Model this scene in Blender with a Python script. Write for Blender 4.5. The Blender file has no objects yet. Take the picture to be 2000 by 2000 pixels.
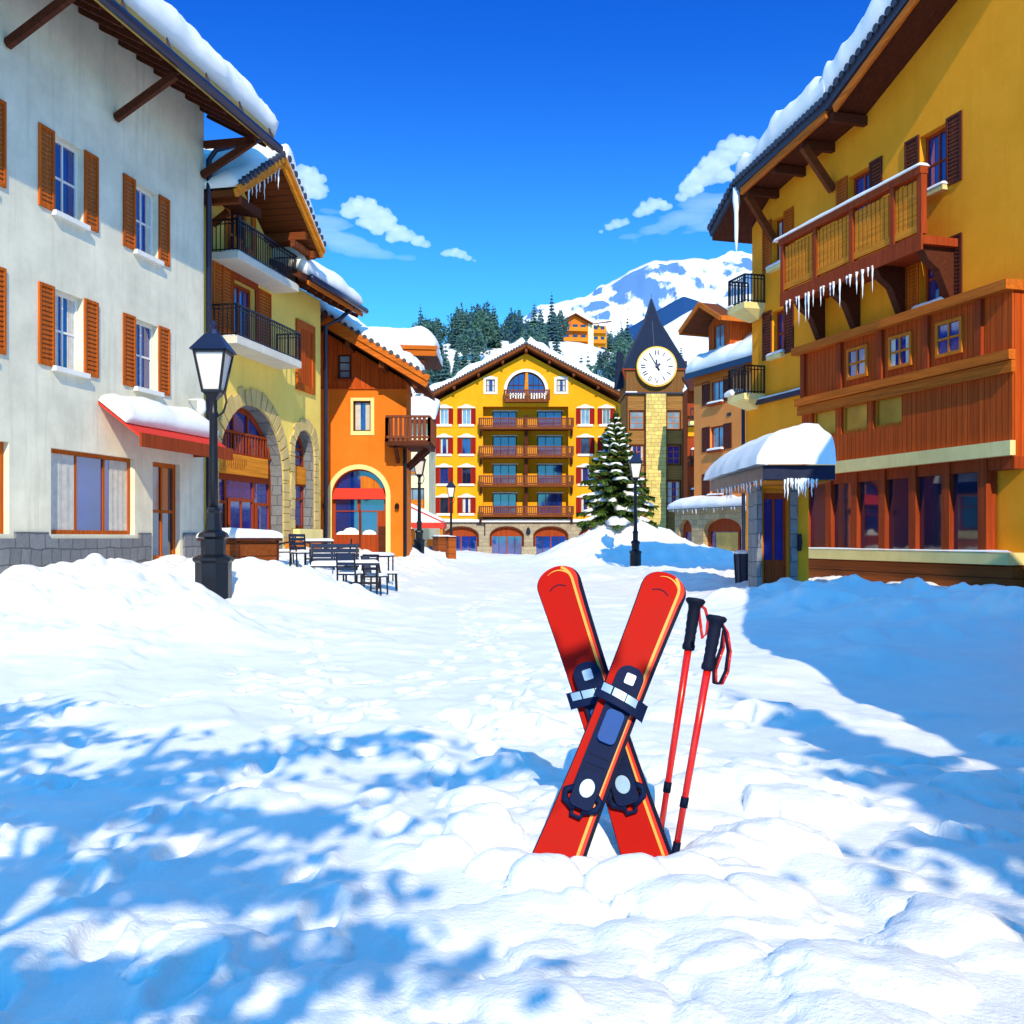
import bpy, bmesh, math, random
import numpy as np
from mathutils import Vector, Matrix, Quaternion, noise as mnoise
from mathutils.geometry import tessellate_polygon

R = math.radians
scene = bpy.context.scene
COL = scene.collection
H = 1.62                      # eye height
HOR = 1050.0                  # row of the horizon in the 2000-row picture

# ------------------------------------------------------------------ camera
cam_d = bpy.data.cameras.new('camera')
cam = bpy.data.objects.new('camera', cam_d)
COL.objects.link(cam)
cam.location = (0, 0, H)
cam.rotation_euler = (R(90), 0, 0)
cam_d.sensor_width = 36
cam_d.lens = 36
cam_d.shift_y = 0.025
cam_d.clip_start = 0.1
cam_d.clip_end = 12000
scene.camera = cam

# ------------------------------------------------------------------ light
SUN_EL, SUN_AZ = R(33), R(172)        # azimuth clockwise from +Y: the sun stands behind the viewer, a little to the right
world = bpy.data.worlds.new('World')
scene.world = world
world.use_nodes = True
nt = world.node_tree
nt.nodes.clear()
sky = nt.nodes.new('ShaderNodeTexSky')
sky.sky_type = 'NISHITA'
sky.sun_disc = False
sky.sun_elevation = SUN_EL
sky.sun_rotation = SUN_AZ
sky.altitude = 1800
sky.air_density = 1.0
sky.dust_density = 0.2
sky.ozone_density = 3.0
hs = nt.nodes.new('ShaderNodeMix')          # deepens the sky in view towards azure; brighter overhead as added fill for shade
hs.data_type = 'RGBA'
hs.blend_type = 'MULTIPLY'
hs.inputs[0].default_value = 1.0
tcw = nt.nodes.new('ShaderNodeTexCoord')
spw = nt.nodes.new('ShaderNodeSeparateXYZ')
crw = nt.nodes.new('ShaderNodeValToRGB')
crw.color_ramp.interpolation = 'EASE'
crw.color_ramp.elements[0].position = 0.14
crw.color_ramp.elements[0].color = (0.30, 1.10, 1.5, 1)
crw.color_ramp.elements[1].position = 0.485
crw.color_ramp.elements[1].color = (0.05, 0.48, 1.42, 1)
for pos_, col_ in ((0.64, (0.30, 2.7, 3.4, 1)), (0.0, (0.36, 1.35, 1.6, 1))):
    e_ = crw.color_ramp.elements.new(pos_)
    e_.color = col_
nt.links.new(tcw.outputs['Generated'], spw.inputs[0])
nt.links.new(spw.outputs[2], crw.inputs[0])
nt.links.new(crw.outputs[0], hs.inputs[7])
bg = nt.nodes.new('ShaderNodeBackground')
bg.inputs['Strength'].default_value = 0.15
wo = nt.nodes.new('ShaderNodeOutputWorld')
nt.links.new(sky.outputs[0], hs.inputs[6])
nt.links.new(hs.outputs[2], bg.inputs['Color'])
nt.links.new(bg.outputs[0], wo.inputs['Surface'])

sl = bpy.data.lights.new('sun', 'SUN')
sl.energy = 4.6
sl.angle = R(0.4)
sl.color = (1.0, 0.85, 0.57)
so = bpy.data.objects.new('sun', sl)
COL.objects.link(so)
to_sun = Vector((math.sin(SUN_AZ) * math.cos(SUN_EL), math.cos(SUN_AZ) * math.cos(SUN_EL), math.sin(SUN_EL)))
so.rotation_euler = to_sun.to_track_quat('Z', 'Y').to_euler()
so.location = (10, -30, 40)

scene.view_settings.view_transform = 'Standard'
scene.view_settings.look = 'None'
scene.view_settings.exposure = 0.1
scene.view_settings.gamma = 1.0
scene.render.engine = 'CYCLES'
cy = scene.cycles
cy.max_bounces = 6
cy.diffuse_bounces = 4
cy.glossy_bounces = 3
cy.transmission_bounces = 3
cy.volume_bounces = 3
cy.use_denoising = True
cy.caustics_reflective = False
cy.caustics_refractive = False

# ------------------------------------------------------------------ materials
MATS = {}

def _new(name):
    m = bpy.data.materials.new(name)
    m.use_nodes = True
    t = m.node_tree
    return m, t, t.nodes['Principled BSDF']

def N(t, typ, **kw):
    n = t.nodes.new(typ)
    for k, v in kw.items():
        if k in n.inputs:
            n.inputs[k].default_value = v
        else:
            setattr(n, k, v)
    return n

def coords(t, scale=(1, 1, 1)):
    c = N(t, 'ShaderNodeTexCoord')
    mp = N(t, 'ShaderNodeMapping')
    mp.inputs['Scale'].default_value = scale
    t.links.new(c.outputs['Object'], mp.inputs['Vector'])
    return mp.outputs['Vector']

def mixc(t, fac, a, b, mode='MIX'):
    mx = N(t, 'ShaderNodeMix', data_type='RGBA', blend_type=mode)
    for sock, val in ((0, fac), (6, a), (7, b)):
        if hasattr(val, 'is_output'):
            t.links.new(val, mx.inputs[sock])
        else:
            mx.inputs[sock].default_value = (*val, 1) if isinstance(val, tuple) and len(val) == 3 else val
    return mx.outputs[2]

def ramp(t, src, a, b):
    mr = N(t, 'ShaderNodeMapRange')
    mr.inputs[1].default_value = a
    mr.inputs[2].default_value = b
    t.links.new(src, mr.inputs[0])
    return mr.outputs[0]

def plaster(name, col, var=0.12, bump=0.25, scale=1.0, rough=0.85):
    """Rendered wall: mottled lime wash, drip streaks and a trowelled bump."""
    m, t, b = _new(name)
    v = coords(t)
    n1 = N(t, 'ShaderNodeTexNoise', Scale=0.7 * scale, Detail=6.0, Roughness=0.65)
    n2 = N(t, 'ShaderNodeTexNoise', Scale=18.0 * scale, Detail=5.0, Roughness=0.7)
    vs = coords(t, (2.2, 2.2, 0.16))
    n3 = N(t, 'ShaderNodeTexNoise', Scale=1.6, Detail=5.0, Roughness=0.7)
    for n in (n1, n2):
        t.links.new(v, n.inputs['Vector'])
    t.links.new(vs, n3.inputs['Vector'])
    dk = tuple(c * (1 - var * 2.2) for c in col)
    lt = tuple(min(1, c * (1 + var * 0.6) + 0.01) for c in col)
    c1 = mixc(t, ramp(t, n1.outputs[0], 0.3, 0.7), dk, lt)
    c2 = mixc(t, ramp(t, n3.outputs[0], 0.52, 0.8), c1, tuple(c * (1 - var * 2.6) for c in col))
    t.links.new(c2, b.inputs['Base Color'])
    bp = N(t, 'ShaderNodeBump', Strength=bump, Distance=0.03)
    t.links.new(n2.outputs[0], bp.inputs['Height'])
    t.links.new(bp.outputs[0], b.inputs['Normal'])
    b.inputs['Roughness'].default_value = rough
    b.inputs['Specular IOR Level'].default_value = 0.15
    MATS[name] = m
    return m

def wood(name, col, dirn='z', plank=0.16, var=0.3, rough=0.6, groove=True):
    """Planks that run along dirn, with grain and dark joints."""
    m, t, b = _new(name)
    st = {'x': (0.25, 6, 6), 'y': (6, 0.25, 6), 'z': (6, 6, 0.25)}[dirn]
    v = coords(t, st)
    n1 = N(t, 'ShaderNodeTexNoise', Scale=2.2, Detail=7.0, Roughness=0.7)
    t.links.new(v, n1.inputs['Vector'])
    dk = tuple(c * (1 - var * 1.6) for c in col)
    lt = tuple(min(1, c * (1 + var * 0.5)) for c in col)
    c1 = mixc(t, ramp(t, n1.outputs[0], 0.3, 0.7), dk, lt)
    ht = n1.outputs[0]
    if groove:
        c = N(t, 'ShaderNodeTexCoord')
        sp = N(t, 'ShaderNodeSeparateXYZ')
        t.links.new(c.outputs['Object'], sp.inputs[0])
        ax = {'x': 2, 'y': 0, 'z': 0}[dirn]
        src = sp.outputs[ax]
        if dirn == 'z':
            ad = N(t, 'ShaderNodeMath', operation='ADD')
            t.links.new(sp.outputs[0], ad.inputs[0])
            t.links.new(sp.outputs[1], ad.inputs[1])
            src = ad.outputs[0]
        dv = N(t, 'ShaderNodeMath', operation='DIVIDE')
        dv.inputs[1].default_value = plank
        t.links.new(src, dv.inputs[0])
        fr = N(t, 'ShaderNodeMath', operation='FRACT')
        t.links.new(dv.outputs[0], fr.inputs[0])
        fl = N(t, 'ShaderNodeMath', operation='FLOOR')
        t.links.new(dv.outputs[0], fl.inputs[0])
        wn = N(t, 'ShaderNodeTexWhiteNoise', noise_dimensions='1D')
        t.links.new(fl.outputs[0], wn.inputs['W'])
        c1 = mixc(t, ramp(t, wn.outputs[0], -0.5, 3.0), c1, tuple(c * 0.45 for c in col))
        lt_ = N(t, 'ShaderNodeMath', operation='LESS_THAN')
        lt_.inputs[1].default_value = 0.09
        t.links.new(fr.outputs[0], lt_.inputs[0])
        c1 = mixc(t, lt_.outputs[0], c1, tuple(c * 0.22 for c in col))
    t.links.new(c1, b.inputs['Base Color'])
    bp = N(t, 'ShaderNodeBump', Strength=0.3, Distance=0.01)
    t.links.new(ht, bp.inputs['Height'])
    t.links.new(bp.outputs[0], b.inputs['Normal'])
    b.inputs['Roughness'].default_value = min(1.0, rough + 0.15)
    b.inputs['Specular IOR Level'].default_value = 0.12
    MATS[name] = m
    return m

def stone(name, col, mortar, w=0.5, h=0.28, var=0.35, axis='xz'):
    m, t, b = _new(name)
    c = N(t, 'ShaderNodeTexCoord')
    sp = N(t, 'ShaderNodeSeparateXYZ')
    t.links.new(c.outputs['Object'], sp.inputs[0])
    ad = N(t, 'ShaderNodeMath', operation='ADD')
    t.links.new(sp.outputs[0], ad.inputs[0])
    t.links.new(sp.outputs[1], ad.inputs[1])
    cb = N(t, 'ShaderNodeCombineXYZ')
    t.links.new(ad.outputs[0], cb.inputs[0])
    t.links.new(sp.outputs[2], cb.inputs[1])
    nz = N(t, 'ShaderNodeTexNoise', Scale=1.6, Detail=3.0)
    t.links.new(c.outputs['Object'], nz.inputs['Vector'])
    wob = N(t, 'ShaderNodeVectorMath', operation='MULTIPLY_ADD')
    t.links.new(nz.outputs['Color'], wob.inputs[0])
    wob.inputs[1].default_value = (0.22, 0.16, 0)
    t.links.new(cb.outputs[0], wob.inputs[2])
    br = N(t, 'ShaderNodeTexBrick', offset=0.5, squash=0.7, squash_frequency=3)
    br.inputs['Color1'].default_value = (*col, 1)
    br.inputs['Color2'].default_value = (*[x * (1 - var) for x in col], 1)
    br.inputs['Mortar'].default_value = (*mortar, 1)
    br.inputs['Scale'].default_value = 1.0
    br.inputs['Mortar Size'].default_value = 0.016
    br.inputs['Mortar Smooth'].default_value = 0.25
    br.inputs['Brick Width'].default_value = w
    br.inputs['Row Height'].default_value = h
    t.links.new(wob.outputs[0], br.inputs['Vector'])
    n2 = N(t, 'ShaderNodeTexNoise', Scale=9.0, Detail=6.0, Roughness=0.7)
    t.links.new(c.outputs['Object'], n2.inputs['Vector'])
    c2 = mixc(t, ramp(t, n2.outputs[0], 0.35, 1.1), br.outputs['Color'], tuple(x * 0.4 for x in col))
    t.links.new(c2, b.inputs['Base Color'])
    inv = N(t, 'ShaderNodeMath', operation='MULTIPLY_ADD')
    t.links.new(br.outputs['Fac'], inv.inputs[0])
    inv.inputs[1].default_value = -1.0
    t.links.new(n2.outputs[0], inv.inputs[2])
    bp = N(t, 'ShaderNodeBump', Strength=0.6, Distance=0.03)
    t.links.new(inv.outputs[0], bp.inputs['Height'])
    t.links.new(bp.outputs[0], b.inputs['Normal'])
    b.inputs['Roughness'].default_value = 0.9
    MATS[name] = m
    return m

def paint(name, col, rough=0.45, metal=0.0, var=0.12, spec=0.5, coat=0.0):
    m, t, b = _new(name)
    v = coords(t)
    n1 = N(t, 'ShaderNodeTexNoise', Scale=5.0, Detail=6.0, Roughness=0.7)
    t.links.new(v, n1.inputs['Vector'])
    c1 = mixc(t, ramp(t, n1.outputs[0], 0.3, 0.75), tuple(c * (1 - var) for c in col), tuple(min(1, c * (1 + var * 0.5)) for c in col))
    t.links.new(c1, b.inputs['Base Color'])
    rr = N(t, 'ShaderNodeMapRange')
    rr.inputs[3].default_value = max(0.05, rough - 0.1)
    rr.inputs[4].default_value = min(1, rough + 0.12)
    t.links.new(n1.outputs[0], rr.inputs[0])
    t.links.new(rr.outputs[0], b.inputs['Roughness'])
    b.inputs['Metallic'].default_value = metal
    b.inputs['Specular IOR Level'].default_value = spec
    b.inputs['Coat Weight'].default_value = coat
    MATS[name] = m
    return m

def glass(name, col, rough=0.04):
    """Window glass over a dark room: dark body, mirror-like sheen, slight waviness."""
    m, t, b = _new(name)
    v = coords(t)
    n1 = N(t, 'ShaderNodeTexNoise', Scale=0.9, Detail=2.0)
    t.links.new(v, n1.inputs['Vector'])
    c1 = mixc(t, ramp(t, n1.outputs[0], 0.35, 0.65), tuple(c * 0.6 for c in col), col)
    t.links.new(c1, b.inputs['Base Color'])
    bp = N(t, 'ShaderNodeBump', Strength=0.06, Distance=0.05)
    t.links.new(n1.outputs[0], bp.inputs['Height'])
    t.links.new(bp.outputs[0], b.inputs['Normal'])
    b.inputs['Roughness'].default_value = rough
    b.inputs['Specular IOR Level'].default_value = 0.9
    b.inputs['IOR'].default_value = 1.6
    b.inputs['Coat Weight'].default_value = 0.4
    b.inputs['Coat Roughness'].default_value = 0.02
    MATS[name] = m
    return m

def snow_mat(name, fine=1.0):
    m, t, b = _new(name)
    c = N(t, 'ShaderNodeTexCoord')
    geo = N(t, 'ShaderNodeNewGeometry')
    n1 = N(t, 'ShaderNodeTexNoise', Scale=2.4, Detail=8.0, Roughness=0.62)
    n2 = N(t, 'ShaderNodeTexNoise', Scale=38.0 * fine, Detail=4.0, Roughness=0.7)
    for n in (n1, n2):
        t.links.new(geo.outputs['Position'], n.inputs['Vector'])
    c1 = mixc(t, ramp(t, n1.outputs[0], 0.3, 0.7), (0.86, 0.87, 0.88), (0.935, 0.925, 0.895))
    t.links.new(c1, b.inputs['Base Color'])
    b.inputs['Roughness'].default_value = 0.6
    b.inputs['Specular IOR Level'].default_value = 0.25
    b1 = N(t, 'ShaderNodeBump', Strength=0.35, Distance=0.05)
    b2 = N(t, 'ShaderNodeBump', Strength=0.55, Distance=0.02)
    t.links.new(n1.outputs[0], b1.inputs['Height'])
    t.links.new(n2.outputs[0], b2.inputs['Height'])
    t.links.new(b1.outputs[0], b2.inputs['Normal'])
    t.links.new(b2.outputs[0], b.inputs['Normal'])
    MATS[name] = m
    return m

SNOW = snow_mat('snow')
YEL = plaster('yellow_plaster', (0.98, 0.70, 0.15), var=0.06)
HOTY = plaster('amber_plaster', (0.86, 0.36, 0.004), var=0.05, bump=0.15)
ORA = plaster('orange_plaster', (0.82, 0.185, 0.010), var=0.06)
SAL = plaster('salmon_plaster', (0.84, 0.28, 0.06), var=0.05)
GOLD = plaster('golden_plaster', (0.98, 0.36, 0.012), var=0.06)
CREAM = plaster('cream_plaster', (0.82, 0.74, 0.46), var=0.08)
PALE = plaster('pale_plaster', (0.85, 0.80, 0.62), var=0.11)
TRIM = plaster('cream_trim', (0.86, 0.72, 0.30), var=0.08, bump=0.15)
WHITE = plaster('white_trim', (0.84, 0.82, 0.76), var=0.05, bump=0.1)
SLABM = plaster('balcony_concrete', (0.72, 0.68, 0.58), var=0.08, bump=0.2)
REDW = wood('red_cladding', (0.62, 0.10, 0.012), 'z', 0.2)
ORW = wood('orange_timber', (0.66, 0.20, 0.018), 'z', 0.5, groove=False)
ORX = wood('orange_timber_along', (0.66, 0.20, 0.018), 'x', 0.5, groove=False)
FASC = wood('fascia_board', (0.62, 0.15, 0.014), 'x', 0.5, groove=False)
BRN = wood('brown_timber', (0.22, 0.055, 0.014), 'y', 0.22)
BRZ = wood('brown_boards', (0.26, 0.07, 0.018), 'z', 0.14)
DKB = wood('dark_brown_timber', (0.10, 0.026, 0.012), 'x', 0.2, groove=False)
DKZ = wood('dark_slats', (0.20, 0.06, 0.03), 'z', 0.2, groove=False)
MAH = wood('mahogany_frame', (0.36, 0.055, 0.012), 'z', 0.5, groove=False)
SHRED = wood('red_shutter', (0.40, 0.008, 0.005), 'z', 0.12, rough=0.5)
SHBR = wood('maroon_shutter', (0.15, 0.035, 0.022), 'z', 0.12, rough=0.5)
SHOR = wood('orange_shutter', (0.68, 0.14, 0.012), 'z', 0.14, rough=0.5)
TOWW = wood('tower_boards', (0.42, 0.20, 0.05), 'x', 0.22)
TOWV = wood('belfry_boards', (0.27, 0.12, 0.035), 'z', 0.12)
SIGNW = wood('signboard', (0.78, 0.27, 0.02), 'x', 0.6, groove=False)
STO = stone('tower_stone', (0.92, 0.70, 0.20), (0.24, 0.18, 0.08), 0.62, 0.34)
STB = stone('base_stone', (0.46, 0.38, 0.26), (0.24, 0.20, 0.14), 0.7, 0.4, var=0.25)
STG = stone('grey_stone', (0.25, 0.26, 0.28), (0.09, 0.10, 0.12), 0.5, 0.36, var=0.25)
STA = stone('arcade_stone', (0.62, 0.46, 0.24), (0.28, 0.2, 0.1), 0.6, 0.36)
VOU = plaster('arch_stone', (0.66, 0.50, 0.20), var=0.16, bump=0.5)
VOUG = plaster('grey_arch_stone', (0.50, 0.42, 0.27), var=0.16, bump=0.5)
TILE = paint('dark_roof_tile', (0.035, 0.036, 0.06), 0.6)
SLATE = paint('slate', (0.014, 0.024, 0.055), 0.75, var=0.3, spec=0.1)
NAVY = paint('navy_metal', (0.012, 0.02, 0.06), 0.35, 0.3)
IRON = paint('black_iron', (0.010, 0.011, 0.018), 0.38, 0.4)
GUT = paint('gutter_metal', (0.02, 0.025, 0.07), 0.3, 0.5)
GLB = glass('blue_window_glass', (0.004, 0.034, 0.27))
GLP = glass('pale_window_glass', (0.22, 0.36, 0.48), 0.1)
GLD = glass('dark_window_glass', (0.008, 0.018, 0.06))
GLY = glass('warm_window_glass', (0.62, 0.42, 0.05), 0.2)
LAMPG = paint('frosted_lamp_glass', (0.72, 0.70, 0.66), 0.25, var=0.05)
REDC = paint('red_canvas', (0.72, 0.03, 0.01), 0.75)
CANV = paint('cream_canvas', (0.84, 0.80, 0.72), 0.8)
GOLDP = paint('gilt_rim', (0.62, 0.38, 0.06), 0.35, 0.6)
FACE = paint('clock_enamel', (0.86, 0.85, 0.82), 0.35, var=0.04)
BRONZ = wood('brown_crate', (0.33, 0.085, 0.018), 'x', 0.3)
PLANT = wood('terracotta_planter', (0.46, 0.11, 0.018), 'x', 0.4)
CURT = paint('net_curtain', (0.62, 0.60, 0.55), 0.35, var=0.25)
ICE = paint('ice', (0.78, 0.86, 0.93), 0.12, var=0.05, spec=0.8)

# ------------------------------------------------------------------ mesh helpers
def hsh(i):
    return (math.sin(i * 127.1 + 311.7) * 43758.5453) % 1.0

class MB:
    """Collects faces; build() links them as ONE mesh object."""
    def __init__(self):
        self.v, self.f, self.mi, self.m = [], [], [], 0
        self.smooth = False

    def face(self, pts):
        i = len(self.v)
        self.v.extend(Vector(p) for p in pts)
        self.f.append(tuple(range(i, i + len(pts))))
        self.mi.append(self.m)

    def mesh(self, vs, fs):
        i = len(self.v)
        self.v.extend(Vector(p) for p in vs)
        for f in fs:
            self.f.append(tuple(i + k for k in f))
            self.mi.append(self.m)

    def build_each(self, name, mats, parent, **kw):
        """One part for every separate piece."""
        par = list(range(len(self.v)))
        def find(i):
            while par[i] != i:
                par[i] = par[par[i]]
                i = par[i]
            return i
        for f in self.f:
            for k in f[1:]:
                par[find(k)] = find(f[0])
        groups = {}
        for f, m in zip(self.f, self.mi):
            groups.setdefault(find(f[0]), []).append((f, m))
        for g in groups.values():
            idx = sorted({k for f, _ in g for k in f})
            mp = {k: i for i, k in enumerate(idx)}
            p = MB()
            p.v = [self.v[k] for k in idx]
            p.f = [tuple(mp[k] for k in f) for f, _ in g]
            p.mi = [m for _, m in g]
            p.build(name, mats, parent, **kw)

    def box(self, x0, x1, y0, y1, z0, z1):
        vs = [(x0, y0, z0), (x1, y0, z0), (x1, y1, z0), (x0, y1, z0), (x0, y0, z1), (x1, y0, z1), (x1, y1, z1), (x0, y1, z1)]
        self.mesh(vs, [(3, 2, 1, 0), (4, 5, 6, 7), (0, 1, 5, 4), (1, 2, 6, 5), (2, 3, 7, 6), (3, 0, 4, 7)])

    def bar(self, p, q, w, h=None, up=(0, 0, 1)):
        h = w if h is None else h
        p, q = Vector(p), Vector(q)
        d = (q - p).normalized()
        up = Vector(up)
        if abs(d.dot(up)) > 0.97:
            up = Vector((0, 1, 0))
        a = d.cross(up).normalized() * (w / 2)
        b = a.cross(d).normalized() * (h / 2)
        vs = [p - a - b, p + a - b, p + a + b, p - a + b, q - a - b, q + a - b, q + a + b, q - a + b]
        self.mesh(vs, [(3, 2, 1, 0), (4, 5, 6, 7), (0, 1, 5, 4), (1, 2, 6, 5), (2, 3, 7, 6), (3, 0, 4, 7)])

    def tube(self, pts, r, n=8, caps=True):
        pts = [Vector(p) for p in pts]
        rs = r if isinstance(r, (list, tuple)) else [r] * len(pts)
        d0 = (pts[1] - pts[0]).normalized()
        a = d0.orthogonal().normalized()
        rings = []
        for i, p in enumerate(pts):
            d = (pts[min(i + 1, len(pts) - 1)] - pts[max(i - 1, 0)]).normalized()
            a = (a - d * a.dot(d)).normalized()
            b = d.cross(a)
            rings.append([p + (a * math.cos(2 * math.pi * k / n) + b * math.sin(2 * math.pi * k / n)) * rs[i] for k in range(n)])
        vs = [q for rg in rings for q in rg]
        fs = [(i * n + k, i * n + (k + 1) % n, (i + 1) * n + (k + 1) % n, (i + 1) * n + k) for i in range(len(pts) - 1) for k in range(n)]
        if caps:
            fs += [tuple(range(n - 1, -1, -1)), tuple((len(pts) - 1) * n + k for k in range(n))]
        self.mesh(vs, fs)

    def lathe(self, prof, n=12, c=(0, 0, 0), rot=0.0):
        c = Vector(c)
        vs = [c + Vector((r * math.cos(2 * math.pi * k / n + rot), r * math.sin(2 * math.pi * k / n + rot), z)) for r, z in prof for k in range(n)]
        fs = [(i * n + k, i * n + (k + 1) % n, (i + 1) * n + (k + 1) % n, (i + 1) * n + k) for i in range(len(prof) - 1) for k in range(n)]
        fs += [tuple(range(n - 1, -1, -1)), tuple((len(prof) - 1) * n + k for k in range(n))]
        self.mesh(vs, fs)

    def prism(self, poly, y0, y1):
        """poly in the x-z plane, pulled from y0 (front) to y1."""
        n = len(poly)
        self.panel(poly, [], y0, y1, back=True)

    def panel(self, outline, holes, y0, y1, back=False, side_y=None):
        """Flat wall with openings: front at y0, reveals to y1, outline sides to side_y."""
        loops = [outline] + list(holes)
        flat = [p for l in loops for p in l]
        tris = tessellate_polygon([[Vector((p[0], p[1], 0)) for p in l] for l in loops])
        def emit(y, flip):
            fs = []
            for a, b, c in tris:
                A, B, C = flat[a], flat[b], flat[c]
                cr = (B[0] - A[0]) * (C[1] - A[1]) - (B[1] - A[1]) * (C[0] - A[0])
                if abs(cr) < 1e-9:
                    continue
                tri = (a, b, c) if (cr > 0) != flip else (a, c, b)
                fs.append(tri)
            self.mesh([(p[0], y, p[1]) for p in flat], fs)
        emit(y0, False)
        ye = y1 if side_y is None else side_y
        if back:
            emit(ye, True)
        for li, l in enumerate(loops):
            area = sum(l[i][0] * l[(i + 1) % len(l)][1] - l[(i + 1) % len(l)][0] * l[i][1] for i in range(len(l)))
            yy = ye if li == 0 else y1
            for i in range(len(l)):
                p, q = l[i], l[(i + 1) % len(l)]
                quad = [(p[0], y0, p[1]), (p[0], yy, p[1]), (q[0], yy, q[1]), (q[0], y0, q[1])]
                if (area > 0) != (li == 0):
                    quad.reverse()
                self.face(quad)

    def slab(self, a, b, c, d, th):
        """Four corners of the upper face, pushed down by th along z."""
        a, b, c, d = (Vector(p) for p in (a, b, c, d))
        k = Vector((0, 0, -th))
        vs = [a, b, c, d, a + k, b + k, c + k, d + k]
        self.mesh(vs, [(0, 1, 2, 3), (7, 6, 5, 4), (0, 4, 5, 1), (1, 5, 6, 2), (2, 6, 7, 3), (3, 7, 4, 0)])

    def ball(self, c, r, n=10, m=6):
        c = Vector(c)
        rr = r if isinstance(r, (tuple, list)) else (r, r, r)
        vs, fs = [], []
        for i in range(m + 1):
            th = math.pi * i / m
            for k in range(n):
                ph = 2 * math.pi * k / n
                vs.append(c + Vector((rr[0] * math.sin(th) * math.cos(ph), rr[1] * math.sin(th) * math.sin(ph), rr[2] * math.cos(th))))
        for i in range(m):
            for k in range(n):
                fs.append((i * n + k, (i + 1) * n + k, (i + 1) * n + (k + 1) % n, i * n + (k + 1) % n))
        self.mesh(vs, fs)

    def build(self, name, mats, parent=None, smooth=None, bevel=0.0, **props):
        me = bpy.data.meshes.new(name)
        me.from_pydata([tuple(p) for p in self.v], [], self.f)
        mats = mats if isinstance(mats, (list, tuple)) else [mats]
        for m in mats:
            me.materials.append(m)
        if len(mats) > 1:
            me.polygons.foreach_set('material_index', self.mi)
        if smooth or (smooth is None and self.smooth):
            me.polygons.foreach_set('use_smooth', [True] * len(me.polygons))
        me.update()
        o = bpy.data.objects.new(name, me)
        COL.objects.link(o)
        if parent is not None:
            o.parent = parent
        if bevel:
            bm = bmesh.new()
            bm.from_mesh(me)
            bmesh.ops.remove_doubles(bm, verts=bm.verts, dist=1e-5)
            bm.to_mesh(me)
            bm.free()
            md = o.modifiers.new('bevel', 'BEVEL')
            md.width = bevel
            md.segments = 2
            md.limit_method = 'ANGLE'
        for k, v in props.items():
            o[k] = v
        return o

def thing(name, label, cat, loc=(0, 0, 0), rz=0.0, group=None):
    o = bpy.data.objects.new(name, None)
    COL.objects.link(o)
    o.location = loc
    o.rotation_euler = (0, 0, rz)
    o.empty_display_size = 0.3
    o['label'] = label
    o['category'] = cat
    if group:
        o['group'] = group
    return o

def copy_thing(src, loc, rz, label, group=None):
    def cp(o, parent):
        c = o.copy()
        COL.objects.link(c)
        c.parent = parent
        for ch in list(o.children):
            cp(ch, c)
        return c
    kids = list(src.children)
    r = src.copy()
    COL.objects.link(r)
    r.location = loc
    r.rotation_euler = (0, 0, rz)
    r['label'] = label
    if group:
        r['group'] = group
    for ch in kids:
        cp(ch, r)
    return r

class Fr:
    """A facade line: x runs along it (left to right as seen from the street), y runs into the building, z is up."""
    def __init__(self, ox, oy, ux, uy):
        l = math.hypot(ux, uy)
        self.o, self.u = (ox, oy), (ux / l, uy / l)
        self.n = (self.u[1], -self.u[0])
        self.rz = math.atan2(self.u[1], self.u[0])
        self.loc = (ox, oy, 0)

    def s(self, px, t=0.0):
        k = (px - 1000) / 2000
        ox, oy = self.o[0] + self.n[0] * t, self.o[1] + self.n[1] * t
        return (k * oy - ox) / (self.u[0] - k * self.u[1])

    def z(self, px, py, t=0.0):
        d = self.o[1] + self.n[1] * t + self.u[1] * self.s(px, t)
        return H + (HOR - py) / 2000 * d

    def sz(self, px, py, t=0.0):
        return self.s(px, t), self.z(px, py, t)

def at(px, py, d):
    return Vector(((px - 1000) / 2000 * d, d, H + (HOR - py) / 2000 * d))

def arch(xc, half, zb, zs, rise, n=20, zbr=None):
    """Opening outline: counter-clockwise from the lower left corner; semi-ellipse of the given rise over zs."""
    pts = [(xc - half, zb), (xc + half, zb if zbr is None else zbr)]
    for i in range(n + 1):
        a = math.pi * i / n
        pts.append((xc + half * math.cos(a), zs + rise * math.sin(a)))
    return pts

def rect(x0, x1, z0, z1):
    return [(x0, z0), (x1, z0), (x1, z1), (x0, z1)]

def ring(mb, outer, inner, y0, y1):
    mb.panel(outer, [inner], y0, y1, back=False)

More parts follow.
